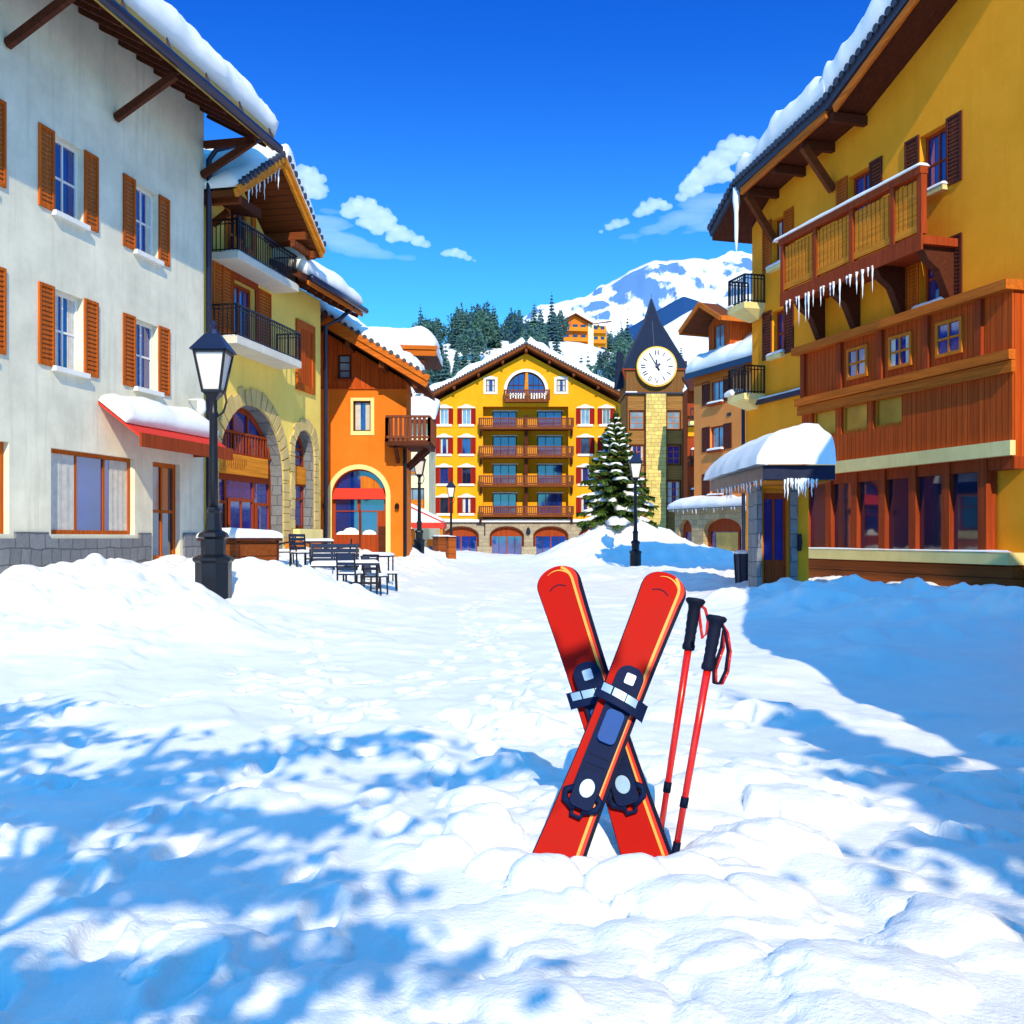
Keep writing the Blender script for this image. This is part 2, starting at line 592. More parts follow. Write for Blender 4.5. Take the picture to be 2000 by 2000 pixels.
def window(parent, x0, x1, z0, z1, y, fm, gm, cols=2, rows=1, fw=0.07, dp=0.08, name='window', zt=None):
    """Casement: frame with mullions (the part) and its pane (the sub-part)."""
    f = MB()
    f.box(x0, x1, y, y + dp, z0, z0 + fw)
    f.box(x0, x1, y, y + dp, z1 - fw, z1)
    f.box(x0, x0 + fw, y, y + dp, z0 + fw, z1 - fw)
    f.box(x1 - fw, x1, y, y + dp, z0 + fw, z1 - fw)
    mw = fw * 0.7
    for i in range(1, cols):
        x = x0 + (x1 - x0) * i / cols
        f.box(x - mw / 2, x + mw / 2, y + 0.012, y + dp, z0 + fw, z1 - fw)
    for j in range(1, rows):
        z = z0 + (z1 - z0) * j / rows
        f.box(x0 + fw, x1 - fw, y + 0.02, y + dp - 0.004, z - mw / 2, z + mw / 2)
    o = f.build(name, fm, parent)
    g = MB()
    g.box(x0 + 0.01, x1 - 0.01, y + dp * 0.6, y + dp * 0.9, z0 + 0.01, z1 - 0.01)
    g.build('pane', gm, o)
    k = hsh(x0 * 3.7 + z0 * 1.9 + y)
    if name == 'window' and k > 0.45 and gm in (GLB, GLD):
        q = 0.16 + 0.16 * hsh(k * 9)
        for a_, b_ in ((x0 + fw, x0 + fw + (x1 - x0) * q), (x1 - fw - (x1 - x0) * q * 0.8, x1 - fw)):
            c = MB()
            n = 7
            vs = []
            for i in range(n + 1):
                xx = a_ + (b_ - a_) * i / n
                yy = y + dp * 0.6 - 0.006 - 0.012 * (i % 2)
                vs += [(xx, yy, z0 + fw * 0.9), (xx, yy, z1 - fw * 0.9)]
            c.mesh(vs, [(2 * i, 2 * i + 2, 2 * i + 3, 2 * i + 1) for i in range(n)])
            c.build('curtain', CURT, o)
    return o

def shutter(parent, x0, x1, z0, z1, y, m):
    """Louvred leaf folded back against the wall."""
    f = MB()
    w = 0.07
    f.box(x0, x1, y - 0.05, y - 0.004, z0, z0 + w)
    f.box(x0, x1, y - 0.05, y - 0.004, z1 - w, z1)
    f.box(x0, x0 + w, y - 0.05, y - 0.004, z0 + w, z1 - w)
    f.box(x1 - w, x1, y - 0.05, y - 0.004, z0 + w, z1 - w)
    n = max(5, int((z1 - z0) / 0.11))
    for i in range(n):
        a = z0 + w + (z1 - z0 - 2 * w) * i / n
        b = z0 + w + (z1 - z0 - 2 * w) * (i + 1) / n
        f.mesh([(x0 + w, y - 0.042, a), (x1 - w, y - 0.042, a), (x1 - w, y - 0.014, b), (x0 + w, y - 0.014, b)], [(0, 1, 2, 3)])
    return f.build('shutter', m, parent)

def snow_slab(parent, a, b, c, d, th, seed=0, nu=None, nv=None, over=0.12, rnd=0.5, taper=(1, 1, 1, 1), lump=0.35, name='roof_snow', res=0.16):
    """Thick pillow of snow on the quad a(eave left) b(eave right) c(ridge right) d(ridge left); taper: round off the a-b, b-c, c-d, d-a edges."""
    a, b, c, d = (Vector(p) for p in (a, b, c, d))
    lu = ((b - a).length + (c - d).length) / 2
    lv = ((d - a).length + (c - b).length) / 2
    nu = nu or max(8, min(110, int(lu / res)))
    nv = nv or max(6, min(70, int(lv / res)))
    nrm = (b - a).cross(d - a).normalized()
    if nrm.z < 0:
        nrm.negate()
    du, dv = (b - a).normalized(), (d - a).normalized()
    off = Vector((seed * 7.31, seed * 3.77, seed * 1.93))
    top, bot = [], []
    for j in range(nv + 1):
        # crowd rows near the borders
        tv = j / nv
        v = 0.5 - 0.5 * math.cos(math.pi * tv) if True else tv
        v = 0.55 * v + 0.45 * tv
        for i in range(nu + 1):
            tu = i / nu
            u = 0.55 * (0.5 - 0.5 * math.cos(math.pi * tu)) + 0.45 * tu
            p = a * (1 - u) * (1 - v) + b * u * (1 - v) + c * u * v + d * (1 - u) * v
            prof, push = 1.0, Vector((0, 0, 0))
            for k, (dist, direc) in enumerate(((v * lv, -dv), ((1 - u) * lu, du), ((1 - v) * lv, dv), (u * lu, -du))):
                if not taper[k]:
                    continue
                e = min(1.0, dist / rnd)
                s = math.sqrt(max(0.0, 1 - (1 - e) ** 2))
                prof = min(prof, s)
                push += direc * over * (1 - e) ** 2 * (1 - 0.0)
            q = p + off
            nz = mnoise.noise(q * 0.55) * 0.6 + mnoise.noise(q * 1.4) * 0.35 + mnoise.noise(q * 3.7) * 0.12
            wob = 0.7 + 0.6 * mnoise.noise(q * 0.9 + Vector((9, 9, 9)))
            h = th * (1 + lump * nz * 1.6) * prof
            edge = 1.0 if prof > 0.02 else 0.0
            top.append(p + nrm * max(0.012, h) + push * wob * (0.4 + 0.6 * math.sin(min(1, prof) * math.pi)) + Vector((0, 0, 0.0)))
            bot.append(p + nrm * 0.006 + push * wob * 0.25)
    W = nu + 1
    n = len(top)
    fs = []
    for j in range(nv):
        for i in range(nu):
            q = (j * W + i, j * W + i + 1, (j + 1) * W + i + 1, (j + 1) * W + i)
            fs.append(q)
            fs.append(tuple(n + k for k in reversed(q)))
    bd = [i for i in range(nu)] + [j * W + nu for j in range(nv)] + [nv * W + i for i in range(nu, 0, -1)] + [j * W for j in range(nv, 0, -1)]
    for k in range(len(bd)):
        p, q = bd[k], bd[(k + 1) % len(bd)]
        fs.append((p, n + p, n + q, q))
    mb = MB()
    mb.mesh(top + bot, fs)
    o = mb.build(name, SNOW, parent, smooth=True)
    bm = bmesh.new()
    bm.from_mesh(o.data)
    bmesh.ops.recalc_face_normals(bm, faces=bm.faces)
    bm.to_mesh(o.data)
    bm.free()
    return o

def tile_ends(mb, p, q, n, r=0.11, dirn=(0, -1, 0)):
    """Row of half-round tile ends from p to q."""
    p, q = Vector(p), Vector(q)
    mb.bar(p + Vector((0, 0.02, -0.04)), q + Vector((0, 0.02, -0.04)), 0.1, 0.06)
    dn = Vector(dirn) * 0.22
    for i in range(n):
        c = p.lerp(q, (i + 0.5) / n)
        mb.tube([c - dn * 0.4, c + dn * 0.5], r * (0.9 + 0.25 * hsh(i + n)), 7)

def icicles(parent, p, q, n, lmin, lmax, seed=0, r=0.035):
    """Each icicle its own part."""
    p, q = Vector(p), Vector(q)
    for i in range(n):
        c = p.lerp(q, (i + 0.5 + 0.6 * (hsh(seed + i) - 0.5)) / n)
        L = lmin + (lmax - lmin) * hsh(seed * 3.1 + i * 1.7) ** 1.5
        rr = r * (0.7 + 0.6 * hsh(seed + i * 2.3))
        mb = MB()
        pts, rs = [], []
        for k in range(7):
            t = k / 6
            pts.append(c + Vector((0.006 * math.sin(k * 1.9 + i), 0.006 * math.cos(k * 2.3 + i), 0.05 - L * t)))
            rs.append(rr * (1 - t) ** 0.8 * (1 + 0.25 * math.sin(k * 2.1 + i)) + 0.003)
        mb.tube(pts, rs, 7)
        mb.build('icicle', ICE, parent, smooth=True)

def railing(parent, path, z0, z1, m, gap=0.11, bw=0.022, name='railing', rail=0.05, posts=True):
    """Rail, lower rail and upright bars along a polyline of (x, y)."""
    mb = MB()
    for (xa, ya), (xb, yb) in zip(path, path[1:]):
        L = math.hypot(xb - xa, yb - ya)
        mb.bar((xa, ya, z1), (xb, yb, z1), rail * 1.3, rail)
        mb.bar((xa, ya, z1 - 0.13), (xb, yb, z1 - 0.13), rail * 0.6, rail * 0.6)
        mb.bar((xa, ya, z0 + 0.07), (xb, yb, z0 + 0.07), rail * 0.7, rail * 0.7)
        n = max(1, int(L / gap))
        for i in range(n + 1):
            t = i / n
            w = bw if 0 < i < n else bw * 1.9
            mb.bar((xa + (xb - xa) * t, ya + (yb - ya) * t, z0), (xa + (xb - xa) * t, ya + (yb - ya) * t, z1 - 0.012), w)
    return mb.build(name, m, parent)

def voussoirs(mb, xc, half, zb, zs, rise, w, y, depth, n, seed=0, gap=0.02):
    """Ring of separate arch stones, then quoins down both jambs."""
    for i in range(n):
        a0, a1 = math.pi * i / n + 0.012, math.pi * (i + 1) / n - 0.012
        ww = w * (0.82 + 0.36 * hsh(seed + i))
        pr = depth + 0.03 * hsh(seed + i * 3)
        pts = []
        for a in (a0, (a0 + a1) / 2, a1):
            pts.append((xc + half * math.cos(a), zs + rise * math.sin(a)))
        for a in (a1, (a0 + a1) / 2, a0):
            pts.append((xc + (half + ww) * math.cos(a), zs + (rise + ww) * math.sin(a)))
        mb.panel(pts[::-1], [], y - pr, y + 0.02)
    for sgn in (-1, 1):
        z = zb
        k = 0
        while z < zs - 0.05:
            hh = min(0.24 + 0.16 * hsh(seed + k * 5 + sgn), zs - z)
            ww = w * (0.75 + 0.5 * hsh(seed + k * 7 + sgn * 2))
            x0, x1 = xc + sgn * half, xc + sgn * (half + ww)
            pr = depth + 0.03 * hsh(seed + k * 11 + sgn)
            mb.box(min(x0, x1), max(x0, x1), y - pr, y + 0.02, z + gap / 2, z + hh - gap / 2)
            z += hh
            k += 1

# ------------------------------------------------------------------ numpy noise and the shape of the snow
def vnoise(x, y, seed=0):
    xi, yi = np.floor(x).astype(np.int64), np.floor(y).astype(np.int64)
    xf, yf = x - xi, y - yi
    def hh(a, b):
        h = (a * 374761393 + b * 668265263 + seed * 2147483647) & 0xffffffff
        h = ((h ^ (h >> 13)) * 1274126177) & 0xffffffff
        return ((h ^ (h >> 16)) & 0xffff) / 65535.0
    u, v = xf * xf * xf * (xf * (xf * 6 - 15) + 10), yf * yf * yf * (yf * (yf * 6 - 15) + 10)
    return (hh(xi, yi) * (1 - u) + hh(xi + 1, yi) * u) * (1 - v) + (hh(xi, yi + 1) * (1 - u) + hh(xi + 1, yi + 1) * u) * v

def fbm(x, y, oct=4, seed=0, gain=0.5):
    r, a, s = np.zeros_like(x), 1.0, 0.0
    for i in range(oct):
        r += a * (vnoise(x * 2 ** i + 17.3 * i, y * 2 ** i - 9.1 * i, seed + i) - 0.5)
        s += a
        a *= gain
    return r / s

def sst(e0, e1, x):
    t = np.clip((x - e0) / (e1 - e0), 0, 1)
    return t * t * (3 - 2 * t)

# banks and heaps: x, y, half-width x, half-width y, height
BANKS = [
    (-5.35, 23.6, 1.5, 1.0, 0.36), (-4.2, 22.8, 1.1, 0.8, 0.36), (-6.4, 24.0, 1.0, 1.0, 0.30),
    (-5.9, 17.0, 1.5, 1.1, 0.34), (-4.6, 15.6, 1.0, 0.8, 0.20), (-6.6, 14.0, 1.4, 1.0, 0.32), (-7.6, 19.5, 1.4, 1.2, 0.3),
    (-6.27, 21.5, 1.0, 1.0, -0.26), (-6.7, 25.6, 1.5, 1.2, -0.3),
    (-9.4, 17.5, 2.0, 2.2, 0.4), (-9.5, 22.5, 1.8, 2.0, 0.3),
    (-4.4, 47.0, 1.6, 1.6, 0.42), (-3.4, 44.0, 1.3, 1.0, 0.30), (-4.7, 62.0, 3.0, 2.0, 0.5), (-2.6, 70.0, 3.4, 2.0, 0.3), (2.8, 79.0, 4.0, 2.0, 0.3),
    (5.4, 20.5, 0.75, 0.8, 0.30), (6.2, 19.9, 0.7, 0.7, 0.22), (7.2, 18.4, 1.2, 0.9, 0.34), (5.0, 23.0, 0.8, 0.8, 0.32),
    (8.6, 16.4, 1.4, 1.2, 0.42), (10.2, 15.0, 1.5, 1.6, 0.45), (0.52, 4.95, 0.6, 0.32, -0.10),
    (6.3, 24.2, 0.8, 0.7, 0.3), (7.6, 22.0, 1.3, 1.0, 0.42), (9.6, 19.5, 1.6, 1.3, 0.45), (6.0, 15.2, 1.2, 0.8, 0.22), (4.6, 13.0, 1.2, 0.8, 0.18),
    (5.6, 61.5, 3.6, 3.6, 1.35), (8.6, 61.5, 3.4, 3.6, 1.0), (7.0, 62.5, 4.0, 3.4, 0.75), (12.6, 60.5, 2.8, 3.0, 0.35),
    (3.3, 40.0, 1.6, 1.4, 0.20), (5.6, 36.0, 1.6, 1.6, 0.24),
]
rng = random.Random(5)
CLODS = []
def clod(px, py, rx, hz, ry=None, seed=None):
    d = H * 2000 / (py - HOR)
    CLODS.append(((px - 1000) / 2000 * d, d, rx, ry or rx * 0.8, hz))
# heaps about the ski tails and in the right foreground
for c in ((1058, 1752, .17, .13), (985, 1722, .18, .11), (1140, 1716, .10, .10), (1238, 1764, .20, .15), (1345, 1738, .18, .17), (1392, 1706, .18, .13),
          (1440, 1742, .2, .12), (940, 1660, .2, .13), (880, 1690, .14, .08), (1345, 1800, .3, .13), (1500, 1780, .26, .12), (1420, 1690, .24, .12), (1520, 1660, .3, .14),
          (1240, 1850, .2, .06), (1060, 1880, .16, .06), (1130, 1920, .2, .05), (480, 1885, .1, .04), (1080, 1800, .2, .06), (1560, 1590, .34, .15), (1480, 1560, .3, .13),
          (1380, 1560, .28, .14), (1310, 1590, .2, .1), (990, 1530, .34, .13), (1080, 1545, .28, .10), (930, 1590, .28, .1)):
    clod(c[0], c[1], c[2] * 1.05, c[3] * 1.05)
for i in range(150):
    d = 3.0 * (10.0 / 3.0) ** rng.random()
    x = rng.uniform(-0.52, 0.52) * d
    k = x / d
    if k < -0.05 and rng.random() < 0.8:
        continue
    if 0.0 < k < 0.16 and 4.6 < d < 5.25:
        continue
    r = rng.uniform(0.09, 0.3) * (0.8 + 0.05 * d)
    CLODS.append((x, d, r * rng.uniform(1.0, 1.7), r, r * rng.uniform(0.14, 0.36)))

PRINTS = []
def _trail(x0, y0, x1, y1, wob, seed):
    rt = random.Random(seed)
    L = math.hypot(x1 - x0, y1 - y0)
    n = int(L / 0.62)
    for i in range(n):
        t = (i + rt.uniform(-.1, .1)) / n
        s_ = 0.13 if i % 2 else -0.13
        dx, dy = (x1 - x0) / L, (y1 - y0) / L
        m = wob * math.sin(t * 7 + seed)
        PRINTS.append((x0 + (x1 - x0) * t - dy * (s_ + m), y0 + (y1 - y0) * t + dx * (s_ + m), math.atan2(dy, dx) + rt.uniform(-.2, .2)))
for q in ((-1.3, 2.8, -3.0, 17, .3, 1), (-0.6, 3.0, -0.4, 26, .5, 2), (-2.6, 4.0, 1.0, 22, .4, 3), (0.9, 6.6, -4.0, 13, .3, 4), (1.8, 5.6, 3.2, 24, .4, 5), (-4.5, 9, 3.5, 15, .5, 6), (-1.9, 3.0, -5.0, 11, .3, 7), (0.2, 7, 1.6, 30, .3, 8), (-3.5, 6.5, 1.2, 8.8, .2, 9)):
    _trail(*q)

def print_field(x, y):
    z = np.zeros_like(x)
    for cx, cyy, a in PRINTS:
        sel = (np.abs(x - cx) < 0.4) & (np.abs(y - cyy) < 0.4)
        if not sel.any():
            continue
        c, s = math.cos(a), math.sin(a)
        u = ((x[sel] - cx) * c + (y[sel] - cyy) * s) / 0.19
        v = (-(x[sel] - cx) * s + (y[sel] - cyy) * c) / 0.085
        q = np.sqrt(u * u + v * v)
        z[sel] += -0.06 * (1 - sst(0.7, 1.1, q)) + 0.022 * np.exp(-((q - 1.35) / 0.3) ** 2)
    return z

def ground_z(x, y):
    """Height of the snow (arrays)."""
    x, y = np.asarray(x, float), np.asarray(y, float)
    z = 1.02 * sst(-1.5, -7.5, x + (-0.02) * (y - 30)) * sst(9.0, 31.0, y) * (1 - 0.6 * sst(46, 70, y))
    z = z + 0.30 * sst(3.6, 7.0, x) * sst(9, 24, y) * (1 - sst(40, 60, y))
    z = z - 0.16 * sst(60, 104, y)
    wx = x + 0.35 * fbm(x * 0.9, y * 0.9, 3, 11)
    wy = y + 0.35 * fbm(x * 0.9 + 40, y * 0.9, 3, 12)
    for bx, by, rx, ry, h in BANKS:
        q = ((wx - bx) / rx) ** 2 + ((wy - by) / ry) ** 2
        z = z + h * np.exp(-q * 0.9)
    # heaped banks are knobbly
    bank = np.clip(z - 0.0, 0, 0.5) * sst(1.5, 4.0, np.abs(x))
    z = z + bank * 0.55 * np.clip(fbm(x * 1.5, y * 1.3, 3, 81) * 2.2, -0.3, 1)
    return z

def ground_detail(x, y):
    z = 0.16 * fbm(x * 0.3, y * 0.3, 3, 21) + 0.07 * fbm(x * 0.9 + 0.3 * y, y * 1.0, 4, 22)
    # trodden ruts that run away from the viewer to the left
    a = x * 0.86 + y * 0.30
    z = z + 0.075 * fbm(a * 1.9, (y - 0.4 * x) * 0.6, 4, 25)
    e_ = np.clip(fbm(x * 1.1 + y * 0.35, y * 0.8 - x * 0.2, 3, 27) * 5 - 0.35, 0, 1)
    z = z + 0.045 * e_ * e_ * (3 - 2 * e_)
    lump = np.clip(fbm(x * 2.3, y * 2.0, 3, 31) * 3.2 - 0.1, 0, 1)
    z = z + 0.05 * np.sqrt(lump) * sst(9, 5, y)
    return z

def clod_field(x, y):
    z = np.zeros_like(x)
    wob = fbm(x * 5.5, y * 5.5, 3, 41)
    wob2 = fbm(x * 16, y * 16, 2, 44)
    for cx, cyy, rx, ry, h in CLODS:
        sel = (np.abs(x - cx) < rx * 1.6) & (np.abs(y - cyy) < ry * 1.6)
        if not sel.any():
            continue
        q = np.sqrt(((x[sel] - cx) / rx) ** 2 + ((y[sel] - cyy) / ry) ** 2) + 0.75 * wob[sel] + 0.12 * wob2[sel]
        e = np.clip(1 - q, 0, 1)
        b = h * np.sqrt(1 - (1 - e) ** 2) * (1 + 0.5 * wob[sel])
        z[sel] = np.maximum(z[sel], b)
    return z

def gz(x, y):
    return float(ground_z(np.array([x]), np.array([y]))[0] + ground_detail(np.array([x]), np.array([y]))[0])

def gz1(x, y):
    a, b = np.array([float(x)]), np.array([float(y)])
    return float(ground_z(a, b)[0] + ground_detail(a, b)[0] + clod_field(a, b)[0])

def grid_object(name, X, Y, Z, mat, kind=None):
    nr, nc = X.shape
    me = bpy.data.meshes.new(name)
    n = nr * nc
    co = np.empty((n, 3), np.float32)
    co[:, 0], co[:, 1], co[:, 2] = X.ravel(), Y.ravel(), Z.ravel()
    i = np.arange(n).reshape(nr, nc)
    q = np.stack([i[:-1, :-1], i[:-1, 1:], i[1:, 1:], i[1:, :-1]], -1).reshape(-1, 4)
    me.vertices.add(n)
    me.vertices.foreach_set('co', co.ravel())
    me.loops.add(q.size)
    me.loops.foreach_set('vertex_index', q.ravel().astype(np.int32))
    me.polygons.add(len(q))
    me.polygons.foreach_set('loop_start', np.arange(0, q.size, 4, dtype=np.int32))
    me.polygons.foreach_set('use_smooth', np.ones(len(q), bool))
    me.update(calc_edges=True)
    me.validate()
    me.materials.append(mat)
    o = bpy.data.objects.new(name, me)
    COL.objects.link(o)
    if kind:
        o['kind'] = kind
    return o

# ------------------------------------------------------------------ the ground
rows = 1.6 * (150 / 1.6) ** np.linspace(0, 1, 1000)
cols = np.linspace(-1, 1, 620)
Yg = np.repeat(rows[:, None], len(cols), 1)
Xg = cols[None, :] * (Yg * 0.66 + 2.0)
Zg = ground_z(Xg, Yg) + ground_detail(Xg, Yg) * np.clip(Yg * 0 + 1, 0, 1) + clod_field(Xg, Yg) + print_field(Xg, Yg)
grid_object('snow_ground', Xg, Yg, Zg, SNOW, 'structure')
fl = MB()
fl.face([(-3000, -300, -0.75), (3000, -300, -0.75), (3000, 6000, -0.75), (-3000, 6000, -0.75)])
fl.build('snow_field', SNOW, kind='structure')
bk = MB()
bk.face([(-60, -60, -0.06), (60, -60, -0.06), (60, 1.9, -0.06), (-60, 1.9, -0.06)])
bk.build('snow_path', SNOW, kind='structure')

# ================================================================== BUILDINGS, LEFT SIDE
# ---- pale plaster house nearest on the left: shop front below, deep eave above
FN = Fr(-9.18, 30.5, 0.21, 0.9776)
near = thing('plaster_house', 'pale plaster house at the left edge with a gilt gutter eave high over the street', 'house', FN.loc, FN.rz)
w = MB()
holes = [rect(-3.6, -2.5, 5.6, 7.4), rect(-6.9, -5.8, 5.6, 7.4), rect(-10.2, -9.1, 5.6, 7.4), rect(-3.6, -2.5, 9.2, 11.0), rect(-6.9, -5.8, 9.2, 11.0), rect(-10.2, -9.1, 9.2, 11.0),
         rect(-2.75, -1.35, 1.0, 3.7), rect(-7.0, -3.6, 1.7, 3.7), rect(-12.2, -8.4, 1.7, 3.7)]
w.panel(rect(-16, 0, 0.0, 14.4), holes, 0, 0.3, side_y=9)
w.build('wall', PALE, near)
b = MB()
for x0, x1 in ((-16, -12.35), (-8.25, -7.15), (-3.45, -2.9), (-1.2, -0.02)):
    b.box(x0, x1, -0.06, 0.02, 0.0, 1.75)
for x0, x1 in ((-12.35, -8.25), (-7.15, -3.45)):
    b.box(x0, x1, -0.06, 0.02, 0.0, 1.6)
b.build_each('stone_base', STG, near)
for hx in ((-3.6, -2.5), (-6.9, -5.8), (-10.2, -9.1)):
    for z0 in (5.6, 9.2):
        window(near, hx[0], hx[1], z0, z0 + 1.8, 0.16, WHITE, GLB, 2, 2)
        shutter(near, hx[0] - 0.56, hx[0] - 0.02, z0 - 0.03, z0 + 1.83, 0, SHOR)
        shutter(near, hx[1] + 0.02, hx[1] + 0.56, z0 - 0.03, z0 + 1.83, 0, SHOR)
        s = MB(); s.box(hx[0] - 0.1, hx[1] + 0.1, -0.14, 0.1, z0 - 0.12, z0 - 0.004); s.build('sill', WHITE, near)
window(near, -2.75, -1.35, 1.0, 3.7, 0.14, SHOR, GLD, 2, 2, 0.12, name='door')
window(near, -7.0, -3.6, 1.7, 3.7, 0.14, SHOR, GLB, 3, 1, 0.1)
window(near, -12.2, -8.4, 1.7, 3.7, 0.14, SHOR, GLB, 3, 1, 0.1)
r = MB()
r.slab((-17.2, -1.75, 13.75), (0.95, -1.75, 13.75), (0.95, 4.5, 17.2), (-17.2, 4.5, 17.2), 0.22)
r.slab((-17.2, 4.5, 17.2), (0.95, 4.5, 17.2), (0.95, 10.6, 13.8), (-17.2, 10.6, 13.8), 0.22)
for i in range(22):
    x = -16.6 + i * 0.82
    r.bar((x, -1.7, 13.42), (x, 0.2, 14.46), 0.11, 0.16)
r.build('roof', DKB, near)
g = MB()
g.box(-17.2, 0.95, -1.82, -1.755, 13.36, 13.84)
g.build('fascia', GOLDP, near)
g = MB()
g.tube([(-17.3, -1.95, 13.42), (1.02, -1.95, 13.42)], 0.13, 10)
for i in range(10):
    g.bar((-16.5 + i * 1.9, -2.02, 13.36), (-16.5 + i * 1.9, -1.8, 13.9), 0.05)
g.build('gutter', GUT, near)
g = MB()
g.bar((-0.15, -0.02, 12.35), (-0.15, -1.7, 13.25), 0.14, 0.2)
g.bar((-0.15, -0.1, 13.25), (-0.15, -1.75, 13.25), 0.14, 0.2)
for x in (-4.5, -8.5, -12.5):
    g.bar((x, -0.02, 12.3), (x, -1.7, 13.25), 0.14, 0.2)
g.build_each('bracket', DKB, near)
d = MB()
d.tube([(0.12, -0.1, 0.4), (0.12, -0.1, 12.9), (0.12, -0.35, 13.2), (0.12, -1.8, 13.4)], 0.085, 10)
d.build('downpipe', GUT, near, smooth=True)
snow_slab(near, (-17.2, -1.75, 13.84), (0.9, -1.75, 13.84), (0.9, 4.5, 17.22), (-17.2, 4.5, 17.22), 0.9, 3, over=0.2, rnd=0.9, taper=(1, 1, 0, 0), res=0.2)
# small canopy over its shop door
c = MB()
za = FN.z(398, 868, 0.02)
c.slab((-5.2, -1.15, 4.15), (-0.55, -1.15, 4.15), (-0.55, 0.0, 5.0), (-5.2, 0.0, 5.0), 0.06)
c.build('canopy', REDC, near)
c = MB()
c.box(-5.22, -0.53, -1.22, -1.155, 3.86, 4.2)
c.bar((-0.6, -0.02, 4.0), (-0.6, -1.15, 4.0), 0.07)
c.build('canopy_fascia', MAH, near)
snow_slab(near, (-5.2, -0.75, 4.47), (-0.55, -0.75, 4.47), (-0.55, 0, 5.03), (-5.2, 0, 5.03), 0.34, 5, rnd=0.4, taper=(1, 1, 0, 1), name='canopy_snow')
c = MB()
c.tube([(-0.9, -0.02, 5.6), (-0.9, -0.35, 5.6)], 0.03, 6)
c.lathe([(0.05, 5.62), (0.12, 5.55), (0.14, 5.3), (0.06, 5.15)], 10, (-0.9, -0.42, 0))
c.build('wall_lamp', WHITE, near, smooth=True)

# ---- yellow chalet with two white balconies and the great stone arch
FY = Fr(-9.52, 32.0, 0.21, 0.9776)
yel = thing('yellow_chalet', 'tall yellow chalet on the left with two white railed balconies over a big stone arch', 'house', FY.loc, FY.rz)
w = MB()
a1 = arch(3.05, 2.43, 0.6, 3.7, 2.43, 24)
a2 = arch(7.4, 0.93, 1.95, 4.8, 0.93, 16)
ud = (FY.s(447), FY.s(490))
ldr = (FY.s(455), FY.s(498))
outline = [(0, 0), (9.0, 0), (9.0, 11.05), (5.0, 11.05), (5.0, 11.6), (1.9, 13.6), (0, 12.4)]
w.panel(outline, [a1, a2, rect(ud[0], ud[1], 10.62, 12.75), rect(ldr[0], ldr[1], 8.0, 10.15)], 0, 0.55, side_y=8)
w.build('wall', YEL, yel)
# stone rings and the pier between the arches
v = MB()
voussoirs(v, 3.05, 2.43, 0.6, 3.7, 2.43, 0.55, 0, 0.05, 21, 1)
v.build('stone_arch', VOU, yel, bevel=0.015)
v = MB()
voussoirs(v, 7.4, 0.93, 1.95, 4.8, 0.93, 0.42, 0, 0.045, 13, 4)
v.build('stone_arch', VOU, yel, bevel=0.015)
v = MB()
v.panel(a1, [arch(3.05, 2.40, 0.61, 3.7, 2.40, 24)], 0.01, 0.552)
v.panel(a2, [arch(7.4, 0.90, 1.96, 4.8, 0.90, 16)], 0.01, 0.552)
v.build('arch_lining', STG, yel)
v = MB()
v.box(5.98, 6.44, -0.05, 0.02, 0.9, 3.4)
v.build('stone_pier', STA, yel)
# plaque on the pier
v = MB(); v.panel(arch(6.2, 0.17, 3.1, 3.75, 0.17, 8), [], -0.09, -0.05); v.build('plaque', VOU, yel)
# glazing of the great arch
v = MB()
ow = arch(3.05, 2.40, 0.62, 3.7, 2.40, 24)
iw = [(3.05 + 2.2 * math.cos(R(20 + 140 * k / 24)), 3.7 + 2.2 * math.sin(R(20 + 140 * k / 24))) for k in range(25)]
v.panel(ow, [iw, rect(0.85, 1.95, 1.0, 3.55), rect(2.1, 4.0, 1.0, 3.55), rect(4.15, 5.25, 1.0, 3.55)], 0.45, 0.53)
for x in (1.5, 2.55, 3.6, 4.6):
    zt = 3.7 + 2.2 * math.sqrt(max(0, 1 - ((x - 3.05) / 2.2) ** 2))
    v.box(x - 0.04, x + 0.04, 0.43, 0.5, 4.46, zt)
f = v.build('arch_window', MAH, yel)
v = MB(); v.panel(iw, [], 0.50, 0.53); v.build('pane', GLB, f)
v = MB()
v.box(0.85, 1.95, 0.50, 0.52, 1.0, 3.55); v.box(2.1, 4.0, 0.50, 0.52, 1.0, 3.55); v.box(4.15, 5.25, 0.50, 0.52, 1.0, 3.55)
v.build_each('pane', GLB, f)
v = MB()
v.box(0.80, 5.30, 0.36, 0.42, 5.14, 5.22)
v.box(0.78, 5.32, 0.36, 0.42, 4.44, 4.5)
for i in range(20):
    x = 0.95 + i * 0.221
    v.box(x - 0.025, x + 0.025, 0.37, 0.41, 4.5, 5.14)
v.build('balustrade', MAH, yel)
v = MB(); v.box(0.7, 4.85, 0.26, 0.36, 3.74, 4.42); v.build('signboard', SIGNW, yel, bevel=0.02)
v = MB()
for i in range(13):
    x = 1.55 + i * 0.13
    v.box(x, x + 0.02, 0.25, 0.262, 4.12 - 0.22 * hsh(i), 4.3)
v.build('sign_strokes', BRZ, yel)
for x0, x1, nm in ((0.9, 1.98, 'side_door'), (2.16, 3.96, 'shop_door'), (4.16, 5.22, 'side_door')):
    window(yel, x0, x1, 0.98, 2.95 if x0 > 2 and x0 < 4 else 2.85, 0.38, MAH, GLB if x0 > 1 else GLD, 2 if x0 > 2 and x0 < 4 else 1, 1, 0.1, 0.08, name=nm)
